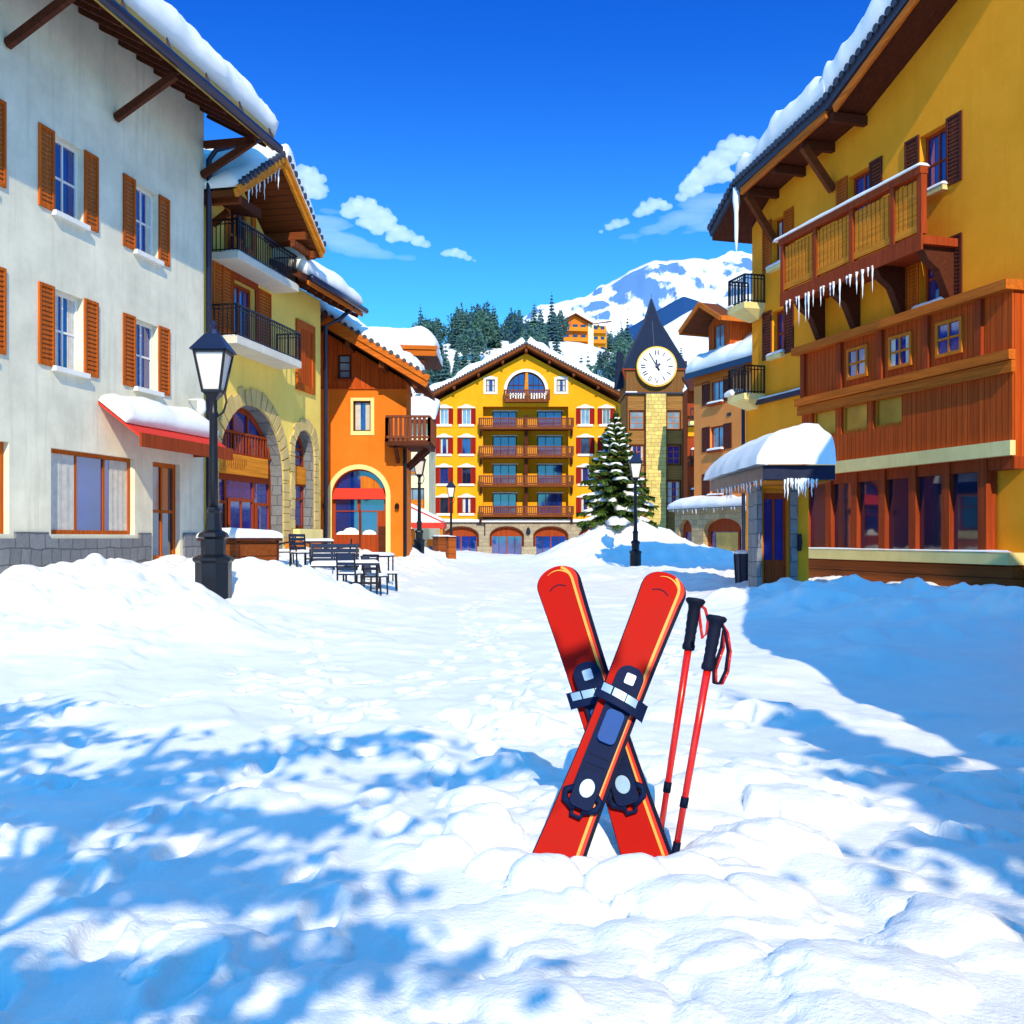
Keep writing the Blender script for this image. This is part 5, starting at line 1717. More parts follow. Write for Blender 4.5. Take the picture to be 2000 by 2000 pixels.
v = MB(); v.box(y1_ - 0.4, 13.5, -tbv - 0.02, -0.18, 0.0, 0.946); v.build_each('plinth', BRONZ, gol)
snow_slab(gol, (y1_ - 0.5, -tbv - 0.13, 1.255), (13.5, -tbv - 0.13, 1.255), (13.5, -tbv, 1.255), (y1_ - 0.5, -tbv, 1.255), 0.05, 66, over=0.0, rnd=0.08, name='sill_snow', nu=40, nv=4)

# ---- porch with a thick cap of snow in front of the golden house
DP = 26.0
por = thing('porch', 'stone porch with a thick snow cap and navy fascia, right of the square', 'porch', (6.03, DP, 0), 0)
def pox(px, d=DP): return (px - 1000) / 2000 * d - 6.03
def poz(py, d=DP): return H + (HOR - py) / 2000 * d
dx0, dx1 = pox(1487), pox(1536)
w = MB(); w.panel(rect(0.2, 1.5, 0, 3.2), [rect(dx0, dx1, 0.1, 2.75)], 0, 0.25, side_y=0.8); w.box(1.2, 1.49, 0.8, 2.0, 0, 3.2); w.box(1.3, 1.45, 4.0, 4.15, 0, 3.0); w.build_each('wall', GOLD, por)
v = MB(); v.box(0.16, 0.285, -0.12, 0.85, 0, 3.2); v.box(dx1 + 0.08, dx1 + 0.26, -0.08, 0.0, 0, 3.2); v.build_each('stone_pillar', STG, por)
f = MB()
f.panel(rect(dx0, dx1, 0.1, 2.75), [rect(dx0 + 0.08, (dx0 + dx1) / 2 - 0.03, 1.05, 2.6), rect((dx0 + dx1) / 2 + 0.03, dx1 - 0.06, 1.05, 2.6)], 0.06, 0.14)
f.box(dx0 + 0.09, (dx0 + dx1) / 2 - 0.04, 0.045, 0.06, 0.25, 0.9); f.box((dx0 + dx1) / 2 + 0.04, dx1 - 0.07, 0.045, 0.06, 0.25, 0.9)
o = f.build('door', MAH, por)
f = MB(); f.box(dx0 + 0.06, dx1 - 0.05, 0.11, 0.13, 1.03, 2.62); f.build('pane', GLB, o)
v = MB(); ring(v, rect(dx0 - 0.01, dx1 + 0.07, 0.1, 2.85), rect(dx0 + 0.05, dx1, 0.11, 2.75), -0.03, 0.02); v.build('door_frame', ORW, por)
v = MB()
zf0 = 2.86 + 0.12
ca = [(5.90 - 6.03 - 0.05, -2.0), (1.25, -2.0)]
xL, xR = -0.15, 1.25
yF_, yB = -2.0, 4.4
v.box(xL, xR + 0.3, yF_, yB, zf0, zf0 + 0.34)
v.build('fascia', NAVY, por, bevel=0.015)
v = MB(); v.box(xL + 0.08, xR + 0.2, yF_ + 0.08, yB - 0.1, zf0 - 0.05, zf0 - 0.004); v.build('soffit', ORX, por)
zt0 = zf0 + 0.35
# snow cap: hipped pillow
xr2 = xR + 0.3
ridge = (1.35, -0.55, zt0 + 1.05)
nx, ny = 60, 80
vs, fs = [], []
for j in range(ny + 1):
    for i in range(nx + 1):
        u, v_ = i / nx, j / ny
        x, y = xL + (xr2 - xL) * u, yF_ + (yB - yF_) * v_
        ex_ = min(1, (x - xL) / 1.35)
        ey = min(1, (y - yF_) / 1.35, (yB - y) / 1.6)
        hgt = 1.15 * (min(ex_, ey) ** 0.62) * 0.62 + 0.42 * min(1, min(ex_, ey) * 5) ** 0.5
        nz = mnoise.noise(Vector((x * 0.8, y * 0.8, 3.3))) * 0.14 + mnoise.noise(Vector((x * 2, y * 2, 1.3))) * 0.05
        e = min(1, min(ex_, ey) * 4)
        wob = 0.16 * (1 - e) * (1 + mnoise.noise(Vector((x, y, 8.0))))
        ox_ = (-wob if ex_ < 0.2 else 0)
        oy_ = (-wob if (y - yF_) < 0.3 else (wob if yB - y < 0.3 else 0))
        vs.append((x + ox_, y + oy_, zt0 + max(0.0, hgt * (1 + nz) if e > 0 else 0)))
for j in range(ny):
    for i in range(nx):
        k = j * (nx + 1) + i
        fs.append((k, k + 1, k + nx + 2, k + nx + 1))
m = MB(); m.mesh(vs, fs); m.build('roof_snow', SNOW, por, smooth=True)
icicles(por, (0.35, yF_ + 0.02, zf0 - 0.02), (1.15, yF_ + 0.02, zf0 - 0.02), 13, 0.18, 0.55, 21, 0.026)
icicles(por, (xL + 0.02, yF_ + 0.1, zf0 - 0.02), (xL + 0.02, yB - 1.0, zf0 - 0.02), 15, 0.15, 0.4, 22, 0.026)
v = MB(); v.tube([(dx1 + 0.3, -0.1, 1.3), (dx1 + 0.3, -0.16, 1.5), (dx1 + 0.3, -0.1, 1.7)], 0.06, 8); v.build('wall_lamp', IRON, por)

# ================================================================== STREET THINGS
def lamp(label, x, y, hgt, sc=1.0, z=None, first=[None], big_base=False):
    t = thing('street_lamp', label, 'street lamp', (x, y, gz(x, y) - 0.06 if z is None else z), 0, 'lantern posts round the square')
    b = MB()
    k = 1.25 if big_base else 1.0
    b.lathe([(0.30 * k, 0), (0.30 * k, 0.75), (0.34 * k, 0.80), (0.34 * k, 0.86), (0.2 * k, 0.93), (0.21 * k, 1.25), (0.26 * k, 1.3), (0.23 * k, 1.38), (0.14 * k, 1.44), (0.145, 1.8), (0.17, 1.84), (0.12, 1.92)], 8, rot=R(22.5))
    b.build('base', IRON, t)
    zl = hgt - 1.35 * sc
    b = MB(); b.lathe([(0.105, 1.85), (0.095, 2.6), (0.085, zl - 0.5), (0.11, zl - 0.45), (0.08, zl - 0.4), (0.08, zl - 0.05), (0.14 * sc, zl)], 12); b.build('pole', IRON, t, smooth=True)
    h2 = 0.78 * sc
    a, c = 0.17 * sc, 0.30 * sc
    b = MB()
    for sx, sy in ((-1, -1), (1, -1), (1, 1), (-1, 1)):
        b.bar((sx * a, sy * a, zl), (sx * c, sy * c, zl + h2), 0.045 * sc)
    for r_, z_ in ((a, zl + 0.01), (c, zl + h2)):
        for (p, q) in (((-r_, -r_), (r_, -r_)), ((r_, -r_), (r_, r_)), ((r_, r_), (-r_, r_)), ((-r_, r_), (-r_, -r_))):
            b.bar((*p, z_), (*q, z_), 0.055 * sc)
    b.mesh([(-a, -a, zl - 0.02), (a, -a, zl - 0.02), (a, a, zl - 0.02), (-a, a, zl - 0.02), (0, 0, zl - 0.25)], [(0, 1, 2, 3), (0, 4, 1), (1, 4, 2), (2, 4, 3), (3, 4, 0)])
    ln = b.build('lantern', IRON, t)
    b = MB()
    a2, c2 = a - 0.015, c - 0.015
    b.mesh([(-a2, -a2, zl + 0.03), (a2, -a2, zl + 0.03), (a2, a2, zl + 0.03), (-a2, a2, zl + 0.03), (-c2, -c2, zl + h2 - 0.02), (c2, -c2, zl + h2 - 0.02), (c2, c2, zl + h2 - 0.02), (-c2, c2, zl + h2 - 0.02)],
           [(0, 1, 5, 4), (1, 2, 6, 5), (2, 3, 7, 6), (3, 0, 4, 7)])
    b.build('lamp_glass', LAMPG, ln)
    b = MB()
    e = c + 0.08 * sc
    zr = zl + h2 + 0.03
    b.mesh([(-e, -e, zr), (e, -e, zr), (e, e, zr), (-e, e, zr), (-0.14 * sc, -0.14 * sc, zr + 0.34 * sc), (0.14 * sc, -0.14 * sc, zr + 0.34 * sc), (0.14 * sc, 0.14 * sc, zr + 0.34 * sc), (-0.14 * sc, 0.14 * sc, zr + 0.34 * sc)],
           [(3, 2, 1, 0), (4, 5, 6, 7), (0, 1, 5, 4), (1, 2, 6, 5), (2, 3, 7, 6), (3, 0, 4, 7)])
    b.lathe([(0.14 * sc, zr + 0.34 * sc), (0.10 * sc, zr + 0.44 * sc), (0.05 * sc, zr + 0.46 * sc), (0.07 * sc, zr + 0.54 * sc), (0.01, zr + 0.64 * sc)], 8)
    b.build('lantern_cap', NAVY, t)
    b = MB(); b.tube([(0.03, 0, zl - 0.55), (0.2 * sc, 0, zl - 0.42), (0.26 * sc, 0, zl - 0.2), (0.22 * sc, 0, zl + 0.02)], 0.022, 6); b.build('scroll', IRON, t)
    return t

lamp('tall black lantern post in front of the yellow chalet, nearest and largest of the lamps', (417 - 1000) / 2000 * 21.5, 21.5, 5.75, 1.05, big_base=True)
lamp('black lantern post standing in front of the red cafe awning', (819 - 1000) / 2000 * 58, 58.0, 5.95, 1.05)
lamp('smaller black lantern post rising behind the brown planter near the amber hotel', (881 - 1000) / 2000 * 83, 83.0, 6.1, 1.05)
lamp('black lantern post with a dim lantern in front of the snowy spruce', (1241 - 1000) / 2000 * 53, 53.0, 6.0, 1.0)

# snow capped timber crate beside the near lamp
CX, CY = -6.75, 25.4
cz0 = gz(CX, CY) - 0.25
cr_ = thing('planter_box', 'wide brown timber box under a slab of snow beside the near lamp post', 'planter box', (CX, CY, cz0), R(-38))
v = MB(); v.box(-0.72, 0.72, -0.6, 0.6, 0, 0.98); v.build('box', BRONZ, cr_)
v = MB()
for x in (-0.73, 0.68):
    for y in (-0.61, 0.56):
        v.box(x, x + 0.06, y, y + 0.06, 0, 0.99)
v.box(-0.8, 0.8, -0.68, 0.68, 0.985, 1.05); v.build('rim', DKB, cr_)
snow_slab(cr_, (-0.82, -0.7, 1.052), (0.82, -0.7, 1.052), (0.82, 0.7, 1.052), (-0.82, 0.7, 1.052), 0.2, 70, over=0.03, rnd=0.3, name='snow_cap', res=0.06)

def planter(label, px, d, w_, h_, m, rz=0.35, cap=0.1):
    x = (px - 1000) / 2000 * d
    t = thing('planter_box', label, 'planter box', (x, d, gz(x, d) - 0.15), rz)
    v = MB(); v.box(-w_, w_, -w_, w_, 0, h_); v.build('box', m, t, bevel=0.02)
    v = MB(); v.box(-w_ - 0.05, w_ + 0.05, -w_ - 0.05, w_ + 0.05, h_ + 0.003, h_ + 0.07); v.build('rim', DKB, t)
    snow_slab(t, (-w_, -w_, h_ + 0.072), (w_, -w_, h_ + 0.072), (w_, w_, h_ + 0.072), (-w_, w_, h_ + 0.072), cap, 71 + int(px), over=0.02, rnd=0.15, name='snow_cap', nu=14, nv=14)
    return t
planter('square terracotta coloured planter at the end of the cafe tables', 783, 47.0, 0.40, 1.05, PLANT, 0.5)
planter('low brown planter box left of the taller one, between the two far lamp posts', 863, 62.0, 0.42, 1.05, BRONZ, 0.5)
planter('tall narrow brown planter in front of the smaller far lamp post', 881, 60.0, 0.24, 1.35, PLANT, 0.4, 0.06)

# litter bin by the porch
bx_, by_ = (1451 - 1000) / 2000 * 29, 29.0
bn = thing('litter_bin', 'dark navy litter bin with a snowy lid left of the stone porch', 'litter bin', (bx_, by_, gz(bx_, by_) - 0.1), 0.2)
v = MB(); v.lathe([(0.20, 0), (0.25, 0.85), (0.27, 0.86), (0.27, 0.92)], 8); v.build('body', NAVY, bn)
v = MB()
for k in range(8):
    a = 2 * math.pi * k / 8
    v.bar((0.21 * math.cos(a), 0.21 * math.sin(a), 0.02), (0.262 * math.cos(a), 0.262 * math.sin(a), 0.88), 0.03)
v.build('rib', IRON, bn)
v = MB(); v.ball((0, 0, 0.93), (0.27, 0.27, 0.09), 14, 6); v.build('snow_cap', SNOW, bn, smooth=True)

# cafe furniture: dark metal chairs, tables and a slatted bench
def chair(label, x, y, rz, arm=False):
    t = thing('cafe_chair', label, 'chair', (x, y, gz(x, y) - 0.03), rz, 'cafe chairs in the snow')
    for sx in (-0.22, 0.22):
        v = MB(); v.tube([(sx, 0.22, 0), (sx, 0.2, 0.45), (sx * 0.98, 0.28, 0.95)], 0.022, 7); v.build('leg', IRON, t)
        v = MB(); v.tube([(sx, -0.24, 0), (sx, -0.22, 0.44)], 0.022, 7); v.build('leg', IRON, t)
        if arm:
            v = MB(); v.tube([(sx, -0.22, 0.44), (sx * 1.1, -0.22, 0.62), (sx * 1.12, -0.12, 0.68), (sx * 1.08, 0.24, 0.74)], 0.02, 7); v.build('armrest', IRON, t)
    v = MB()
    v.box(-0.24, 0.24, -0.25, 0.22, 0.43, 0.46); v.build('seat', NAVY, t)
    v = MB()
    for z in (0.58, 0.70, 0.82, 0.92):
        yb = 0.2 + 0.08 * (z - 0.45) / 0.5
        v.box(-0.23, 0.23, yb - 0.012, yb + 0.012, z - 0.04, z + 0.035)
    v.build('backrest', NAVY, t)
    snow_slab(t, (-0.24, -0.25, 0.462), (0.24, -0.25, 0.462), (0.24, 0.18, 0.462), (-0.24, 0.18, 0.462), 0.07, int(x * 7 + y), over=0.0, rnd=0.1, name='snow_cap', nu=10, nv=10)
    return t
def table(label, x, y, rz, w_=0.42, h_=0.74):
    t = thing('cafe_table', label, 'table', (x, y, gz(x, y) - 0.03), rz, 'cafe tables in the snow')
    v = MB(); v.box(-w_, w_, -w_ * 0.8, w_ * 0.8, h_ - 0.04, h_); v.build('tabletop', NAVY, t)
    for sx in (-1, 1):
        for sy in (-1, 1):
            v = MB(); v.tube([(sx * (w_ - 0.05), sy * (w_ * 0.8 - 0.05), 0), (sx * (w_ - 0.05), sy * (w_ * 0.8 - 0.05), h_ - 0.04)], 0.022, 7); v.build('leg', IRON, t)
    v = MB(); v.bar((-w_ + 0.05, -w_ * 0.8 + 0.05, 0.25), (w_ - 0.05, -w_ * 0.8 + 0.05, 0.25), 0.03); v.bar((-w_ + 0.05, w_ * 0.8 - 0.05, 0.25), (w_ - 0.05, w_ * 0.8 - 0.05, 0.25), 0.03); v.build('stretcher', IRON, t)
    snow_slab(t, (-w_, -w_ * 0.8, h_ + 0.002), (w_, -w_ * 0.8, h_ + 0.002), (w_, w_ * 0.8, h_ + 0.002), (-w_, w_ * 0.8, h_ + 0.002), 0.08, int(x * 9 + y), over=0.01, rnd=0.12, name='snow_cap', nu=14, nv=14)
    return t
def X(px, d): return (px - 1000) / 2000 * d
bnc = thing('bench', 'dark slatted bench with snow on its seat behind the snow bank', 'bench', (X(652, 25.5), 25.5, gz(X(652, 25.5), 25.5) - 0.03), R(8))
v = MB()
for k in range(4):
    v.box(-0.62, 0.62, -0.22 + k * 0.12, -0.12 + k * 0.12, 0.43, 0.46)
v.build('seat', NAVY, bnc)
v = MB()
for k in range(4):
    v.box(-0.62, 0.62, 0.25 + k * 0.02, 0.275 + k * 0.02, 0.55 + k * 0.12, 0.65 + k * 0.12)
v.build('backrest', NAVY, bnc)
for sx in (-0.56, 0.56):
    v = MB(); v.tube([(sx, -0.2, 0), (sx, -0.2, 0.43)], 0.028, 7); v.build('leg', IRON, bnc)
    v = MB(); v.tube([(sx, 0.24, 0), (sx, 0.24, 0.45), (sx, 0.34, 1.02)], 0.028, 7); v.build('leg', IRON, bnc)
    v = MB(); v.tube([(sx, -0.2, 0.43), (sx, -0.2, 0.66), (sx, 0.28, 0.7)], 0.024, 7); v.build('armrest', IRON, bnc)
snow_slab(bnc, (-0.62, -0.22, 0.462), (0.62, -0.22, 0.462), (0.62, 0.24, 0.462), (-0.62, 0.24, 0.462), 0.12, 75, over=0.01, rnd=0.15, name='snow_cap', nu=24, nv=12)
table('dark cafe table with snow on top, left of the bench, by the narrow stone arch', X(622, 28.5), 28.5, 0.2)
table('dark square cafe table under snow right of the bench', X(706, 25.0), 25.0, 0.15)
table('dark cafe table at the right end of the seating, nearest the terracotta planter', X(738, 29.0), 29.0, -0.1)
chair('curved dark metal armchair at the left end of the seating, by the arch', X(556, 28.5), 28.5, R(-70), True)
chair('low dark metal armchair with its back to the narrow arch, left of the bench', X(588, 27.2), 27.2, R(35), True)
chair('dark metal chair in front of the arched cafe door, facing right', X(668, 30.0), 30.0, R(-80), True)
chair('dark slat back chair nearest the viewer, tucked under the table right of the bench', X(682, 24.2), 24.2, R(170))
chair('dark slat back chair behind the table right of the bench', X(716, 26.6), 26.6, R(-15))
chair('dark slat back chair at the right end of the seating, turned away from the table', X(757, 27.4), 27.4, R(100))
chair('dark slat back chair between the two right hand tables', X(733, 25.6), 25.6, R(75))

# ================================================================== SPRUCE
def leafmat(name, cols, rough=0.8):
    m, t, b = _new(name)
    geo = N(t, 'ShaderNodeNewGeometry')
    oi = N(t, 'ShaderNodeObjectInfo')
    n1 = N(t, 'ShaderNodeTexNoise', Scale=1.3, Detail=3.0)
    t.links.new(geo.outputs['Position'], n1.inputs['Vector'])
    ad = N(t, 'ShaderNodeMath', operation='ADD')
    t.links.new(n1.outputs[0], ad.inputs[0])
    ml = N(t, 'ShaderNodeMath', operation='MULTIPLY_ADD')
    t.links.new(geo.outputs['Random Per Island'], ml.inputs[0])
    ml.inputs[1].default_value = 0.5
    ml.inputs[2].default_value = -0.25
    t.links.new(ml.outputs[0], ad.inputs[1])
    ad2 = N(t, 'ShaderNodeMath', operation='MULTIPLY_ADD')
    t.links.new(oi.outputs['Random'], ad2.inputs[0])
    ad2.inputs[1].default_value = 0.45
    t.links.new(ad.outputs[0], ad2.inputs[2])
    cr = N(t, 'ShaderNodeValToRGB')
    cr.color_ramp.elements[0].color = (*cols[0], 1)
    cr.color_ramp.elements[0].position = 0.25
    cr.color_ramp.elements[1].color = (*cols[1], 1)
    cr.color_ramp.elements[1].position = 0.95
    t.links.new(ad2.outputs[0], cr.inputs[0])
    t.links.new(cr.outputs[0], b.inputs['Base Color'])
    b.inputs['Roughness'].default_value = rough
    b.inputs['Specular IOR Level'].default_value = 0.15
    MATS[name] = m
    return m
LEAF = leafmat('spruce_needles', ((0.014, 0.050, 0.022), (0.075, 0.125, 0.018)))
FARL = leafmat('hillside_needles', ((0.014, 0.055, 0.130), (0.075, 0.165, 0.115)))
BARK = wood('bark', (0.035, 0.018, 0.012), 'z', 0.3, groove=False, rough=0.95)

def spruce(name, label, x, y, z, hgt, rad, seed, snowy=True, dens=1.0, group=None):
    t = thing(name, label, 'tree', (x, y, z), 0, group)
    rg = random.Random(seed)
    tr = MB()
    tr.tube([(0, 0, -0.6), (0.03, 0, hgt * 0.3), (0, 0.02, hgt * 0.7), (0, 0, hgt * 1.0)], [hgt * 0.028, hgt * 0.021, hgt * 0.01, 0.012], 9)
    cw, sn = MB(), MB()
    lev = int(17)
    for L in range(lev):
        f = L / (lev - 1)
        zz = hgt * (0.155 + 0.83 * f ** 0.92)
        ln = rad * (1 - f) ** 0.85 * (1.0 + 0.10 * rg.uniform(-1, 1)) + 0.10
        nb = int(11 - 5 * f)
        a0 = rg.random() * 6.28
        for k in range(nb):
            a = a0 + 2 * math.pi * k / nb + rg.uniform(-0.2, 0.2)
            l = ln * rg.uniform(0.72, 1.12)
            dr = Vector((math.cos(a), math.sin(a), 0))
            sd = Vector((-dr.y, dr.x, 0))
            droop = 0.62 - 0.75 * f
            def bp(u):
                return Vector((0, 0, zz)) + dr * (l * u) + Vector((0, 0, -droop * l * u + 0.20 * l * u * u * (1 if droop > 0 else 0)))
            tr.tube([bp(0), bp(0.5), bp(0.95)], [0.035 * (1 - f) + 0.012, 0.02, 0.008], 5, False)
            # needle sprays: many thin blades hanging from the limb
            n = int((70 + 120 * (l / rad)) * dens)
            for i in range(n):
                u = rg.random() ** 0.75
                c = bp(u)
                wmax = (0.36 * l * (1 - u) ** 0.7 + 0.10)
                s_ = rg.uniform(-1, 1)
                tip = c + sd * (s_ * wmax) + dr * rg.uniform(0.02, 0.24) * (0.4 + l * 0.3) + Vector((0, 0, -rg.uniform(0.02, 0.30) * (0.35 + 0.35 * l) * (0.4 + abs(s_))))
                w_ = rg.uniform(0.06, 0.12) * (0.75 + hgt * 0.06)
                ax = (tip - c)
                ax2 = ax.cross(Vector((0, 0, 1))).normalized() * w_
                if ax2.length < 1e-5:
                    continue
                m_ = c.lerp(tip, 0.55) + Vector((0, 0, 0.02))
                cw.mesh([c, m_ + ax2, tip, m_ - ax2], [(0, 1, 2, 3)])
            if snowy and f < 0.97 and rg.random() < 0.6:
                # a cushion of snow along the outer half of the limb
                u0, u1 = rg.uniform(0.25, 0.6), rg.uniform(0.84, 1.02)
                segs = 7
                wv = (0.26 * l * rg.uniform(0.6, 1.25) + 0.06)
                rows_ = []
                for q in range(segs + 1):
                    u = u0 + (u1 - u0) * q / segs
                    c = bp(u) + Vector((0, 0, 0.035))
                    e = math.sin(math.pi * min(1, max(0, 0.06 + 0.9 * q / segs))) ** 0.6
                    ww = wv * e * (1 - 0.35 * q / segs)
                    hh = 0.10 * (0.5 + l * 0.25) * e
                    wb = rg.uniform(0.75, 1.25)
                    rows_.append([c - sd * ww * wb + Vector((0, 0, -0.06 - 0.14 * ww)), c - sd * ww * 0.6 + Vector((0, 0, hh * 0.7)), c + Vector((0, 0, hh)), c + sd * ww * 0.6 + Vector((0, 0, hh * 0.7)), c + sd * ww * rg.uniform(0.75, 1.25) + Vector((0, 0, -0.06 - 0.14 * ww)), c + Vector((0, 0, -0.03))])
                vs = [p for r_ in rows_ for p in r_]
                fs = []
                for q in range(segs):
                    for j in range(6):
                        fs.append((q * 6 + j, q * 6 + (j + 1) % 6, (q + 1) * 6 + (j + 1) % 6, (q + 1) * 6 + j))
                fs += [tuple(range(5, -1, -1)), tuple(segs * 6 + j for j in range(6))]
                sn.mesh(vs, fs)
    for i in range(40):
        zz = hgt * (0.94 + 0.1 * rg.random())
        a = rg.random() * 6.28
        c = Vector((0, 0, zz))
        tip = c + Vector((math.cos(a) * 0.2, math.sin(a) * 0.2, 0.22))
        cw.mesh([c, c.lerp(tip, 0.5) + Vector((0.02, 0.02, 0)), tip, c.lerp(tip, 0.5) - Vector((0.02, 0.02, 0))], [(0, 1, 2, 3)])
    tr.build('trunk', BARK, t)
    cw.build('crown', LEAF, t)
    if snowy:
        sn.build('branch_snow', SNOW, t, smooth=True)
    return t
SPX, SPY = X(1203, 62), 62.0
spruce('spruce_tree', 'snow laden dark green spruce on the mound before the clock tower', SPX, SPY, gz(SPX, SPY) - 0.1, 6.7, 2.55, 3)

# unseen trees and a lodge added behind the viewer to shade the near snow
def shade_tree(label, x, y, hgt, rad, seed):
    """Bare-ish broadleaf added out of view for streaky shade: trunk, forking limbs, and loose clumps of dry leaves with wide gaps."""
    t = thing('shade_beech', label, 'tree', (x, y, -0.1), 0, 'added shade trees behind the viewer')
    rg = random.Random(seed)
    tr, cw = MB(), MB()
    tr.tube([(0, 0, 0), (0.05, 0, hgt * 0.3), (0, 0.05, hgt * 0.75)], [0.16, 0.12, 0.04], 8)
    for i in range(26):
        z0 = hgt * rg.uniform(0.28, 0.7)
        a = rg.random() * 6.283
        l = rad * rg.uniform(0.5, 1.0) * (1 if z0 < hgt * 0.55 else 0.75)
        e = Vector((math.cos(a) * l, math.sin(a) * l, z0 + l * rg.uniform(0.2, 0.8)))
        s0 = Vector((0, 0, z0))
        mid = s0.lerp(e, 0.5) + Vector((rg.uniform(-.2, .2), rg.uniform(-.2, .2), 0.1))
        tr.tube([s0, mid, e], [0.05, 0.03, 0.012], 5)
        for c in (mid, e, s0.lerp(e, 0.75)):
            if rg.random() < 0.42:
                continue
            rr = Vector((rg.uniform(0.5, 1.1), rg.uniform(0.15, 0.3), rg.uniform(0.08, 0.16)))
            for k in range(60):
                p = c + Vector((rg.gauss(0, .5) * rr.x, rg.gauss(0, .5) * rr.y, rg.gauss(0, .5) * rr.z))
                n_ = Vector((rg.uniform(-1, 1), rg.uniform(-1, 1), rg.uniform(-1, 1))).normalized()
                u_ = n_.orthogonal().normalized() * rg.uniform(0.07, 0.13)
                w_ = n_.cross(u_) * 0.7
                cw.mesh([p - u_, p - w_, p + u_, p + w_], [(0, 1, 2, 3)])
    tr.build('trunk', BARK, t)
    cw.build('crown', LEAF, t)
for i, (x, y, hgt, rad) in enumerate(((-1.0, -4.4, 11.5, 2.2), (4.8, -6.0, 10.5, 1.2), (-3.6, -3.0, 11.0, 2.2))):
    shade_tree(('unseen broad beech added straight behind the viewer for its dappled shade', 'slim beech added for shade behind the viewer on the right, near the timber lodge', 'beech added for shade behind the viewer, farthest to the left')[i], x, y, hgt, rad, 30 + i)
spruce('shade_spruce', 'low spruce added for shade beside the timber lodge behind the viewer', 5.6, -2.4, 0, 8.6, 1.5, 51, True, 0.6, 'added shade trees behind the viewer')  # unseen spruces added to break up the edge of the lodge shade
spruce('shade_spruce', 'tall spruce added for shade at the left flank of the timber lodge, behind the viewer', 4.6, -5.2, 0, 10.0, 1.6, 52, True, 0.6, 'added shade trees behind the viewer')
hb = thing('lodge', 'timber lodge added for shade behind the viewer on the right, its gable towards the square', 'house', (10.5, 7.6, 0), 0)  # unseen lodge, its eave and gable shaped to throw shade on the street
v = MB(); v.panel([(-4.9, -0.2), (8, -0.2), (8, 9.0), (-0.2, 14.2), (-4.9, 5.4)], [], 0, -0.3, side_y=-16); v.build('wall', BRZ, hb)
v = MB(); v.slab((-5.6, -16.6, 4.6), (-5.6, 0.5, 4.6), (-0.2, 0.5, 14.7), (-0.2, -16.6, 14.7), 0.25); v.slab((8.6, 0.5, 8.9), (8.6, -16.6, 8.9), (-0.2, -16.6, 14.7), (-0.2, 0.5, 14.7), 0.25); v.build('roof', DKB, hb)
snow_slab(hb, (-5.6, -16.6, 4.62), (-5.6, 0.5, 4.62), (-0.2, 0.5, 14.72), (-0.2, -16.6, 14.72), 0.5, 90, rnd=0.6, res=0.4)
snow_slab(hb, (8.6, 0.5, 8.92), (8.6, -16.6, 8.92), (-0.2, -16.6, 14.72), (-0.2, 0.5, 14.72), 0.5, 91, rnd=0.6, res=0.4)

# ================================================================== HILL, FAR CHALET, MOUNTAINS
def hill_z(x, y):
    x, y = np.asarray(x, float), np.asarray(y, float)
    k = x / np.maximum(y, 1)
    px = 1000 + 2000 * k
    # ridge line of the near wooded hill rises to the left of centre and falls away on both sides
    crest = 42 + 17 * np.exp(-((x + 14) / 45) ** 2) + 8 * np.exp(-((x - 28) / 26) ** 2) - 16 * sst(-45, -75, x)
    z = crest * sst(135, 300, y) - 4
    z = z + 6 * fbm(x * 0.02, y * 0.02, 4, 51)
    z = z * (1 - 0.35 * sst(330, 460, y))
    return z
ys = np.linspace(128, 480, 150)
xs = np.linspace(-260, 330, 200)
Yh, Xh = np.meshgrid(ys, xs, indexing='ij')
grid_object('wooded_hill', Xh, Yh, hill_z(Xh, Yh), SNOW, 'structure')

def fir_mesh(seed, hgt=14.0, rad=3.1):
    rg = random.Random(seed)
    v = MB()
    v.m = 1
    v.tube([(0, 0, -1.5), (0, 0, hgt * 0.92)], [0.28, 0.04], 5)
    v.m = 0
    lev = 15
    for L in range(lev):
        f = L / (lev - 1)
        zz = hgt * (0.09 + 0.88 * f)
        l = rad * (1 - f) ** 0.9 * rg.uniform(0.85, 1.12) + 0.16
        nb = int(13 - 6 * f)
        a0 = rg.random() * 6
        for k in range(nb):
            a = a0 + 6.283 * k / nb + rg.uniform(-.2, .2)
            ll = l * rg.uniform(0.7, 1.15)
            d_, s_ = Vector((math.cos(a), math.sin(a), 0)), Vector((-math.sin(a), math.cos(a), 0))
            c = Vector((0, 0, zz))
            for q in range(3):
                tip = c + d_ * ll * rg.uniform(0.7, 1.0) + s_ * ll * rg.uniform(-0.35, 0.35) + Vector((0, 0, -ll * rg.uniform(0.25, 0.6)))
                m_ = c.lerp(tip, 0.6)
                w_ = ll * rg.uniform(0.16, 0.28)
                v.mesh([c, m_ + s_ * w_ + Vector((0, 0, -0.1)), tip, m_ - s_ * w_ + Vector((0, 0, -0.1)), m_ + Vector((0, 0, 0.25))], [(0, 1, 4), (1, 2, 4), (2, 3, 4), (3, 0, 4)])
    return v
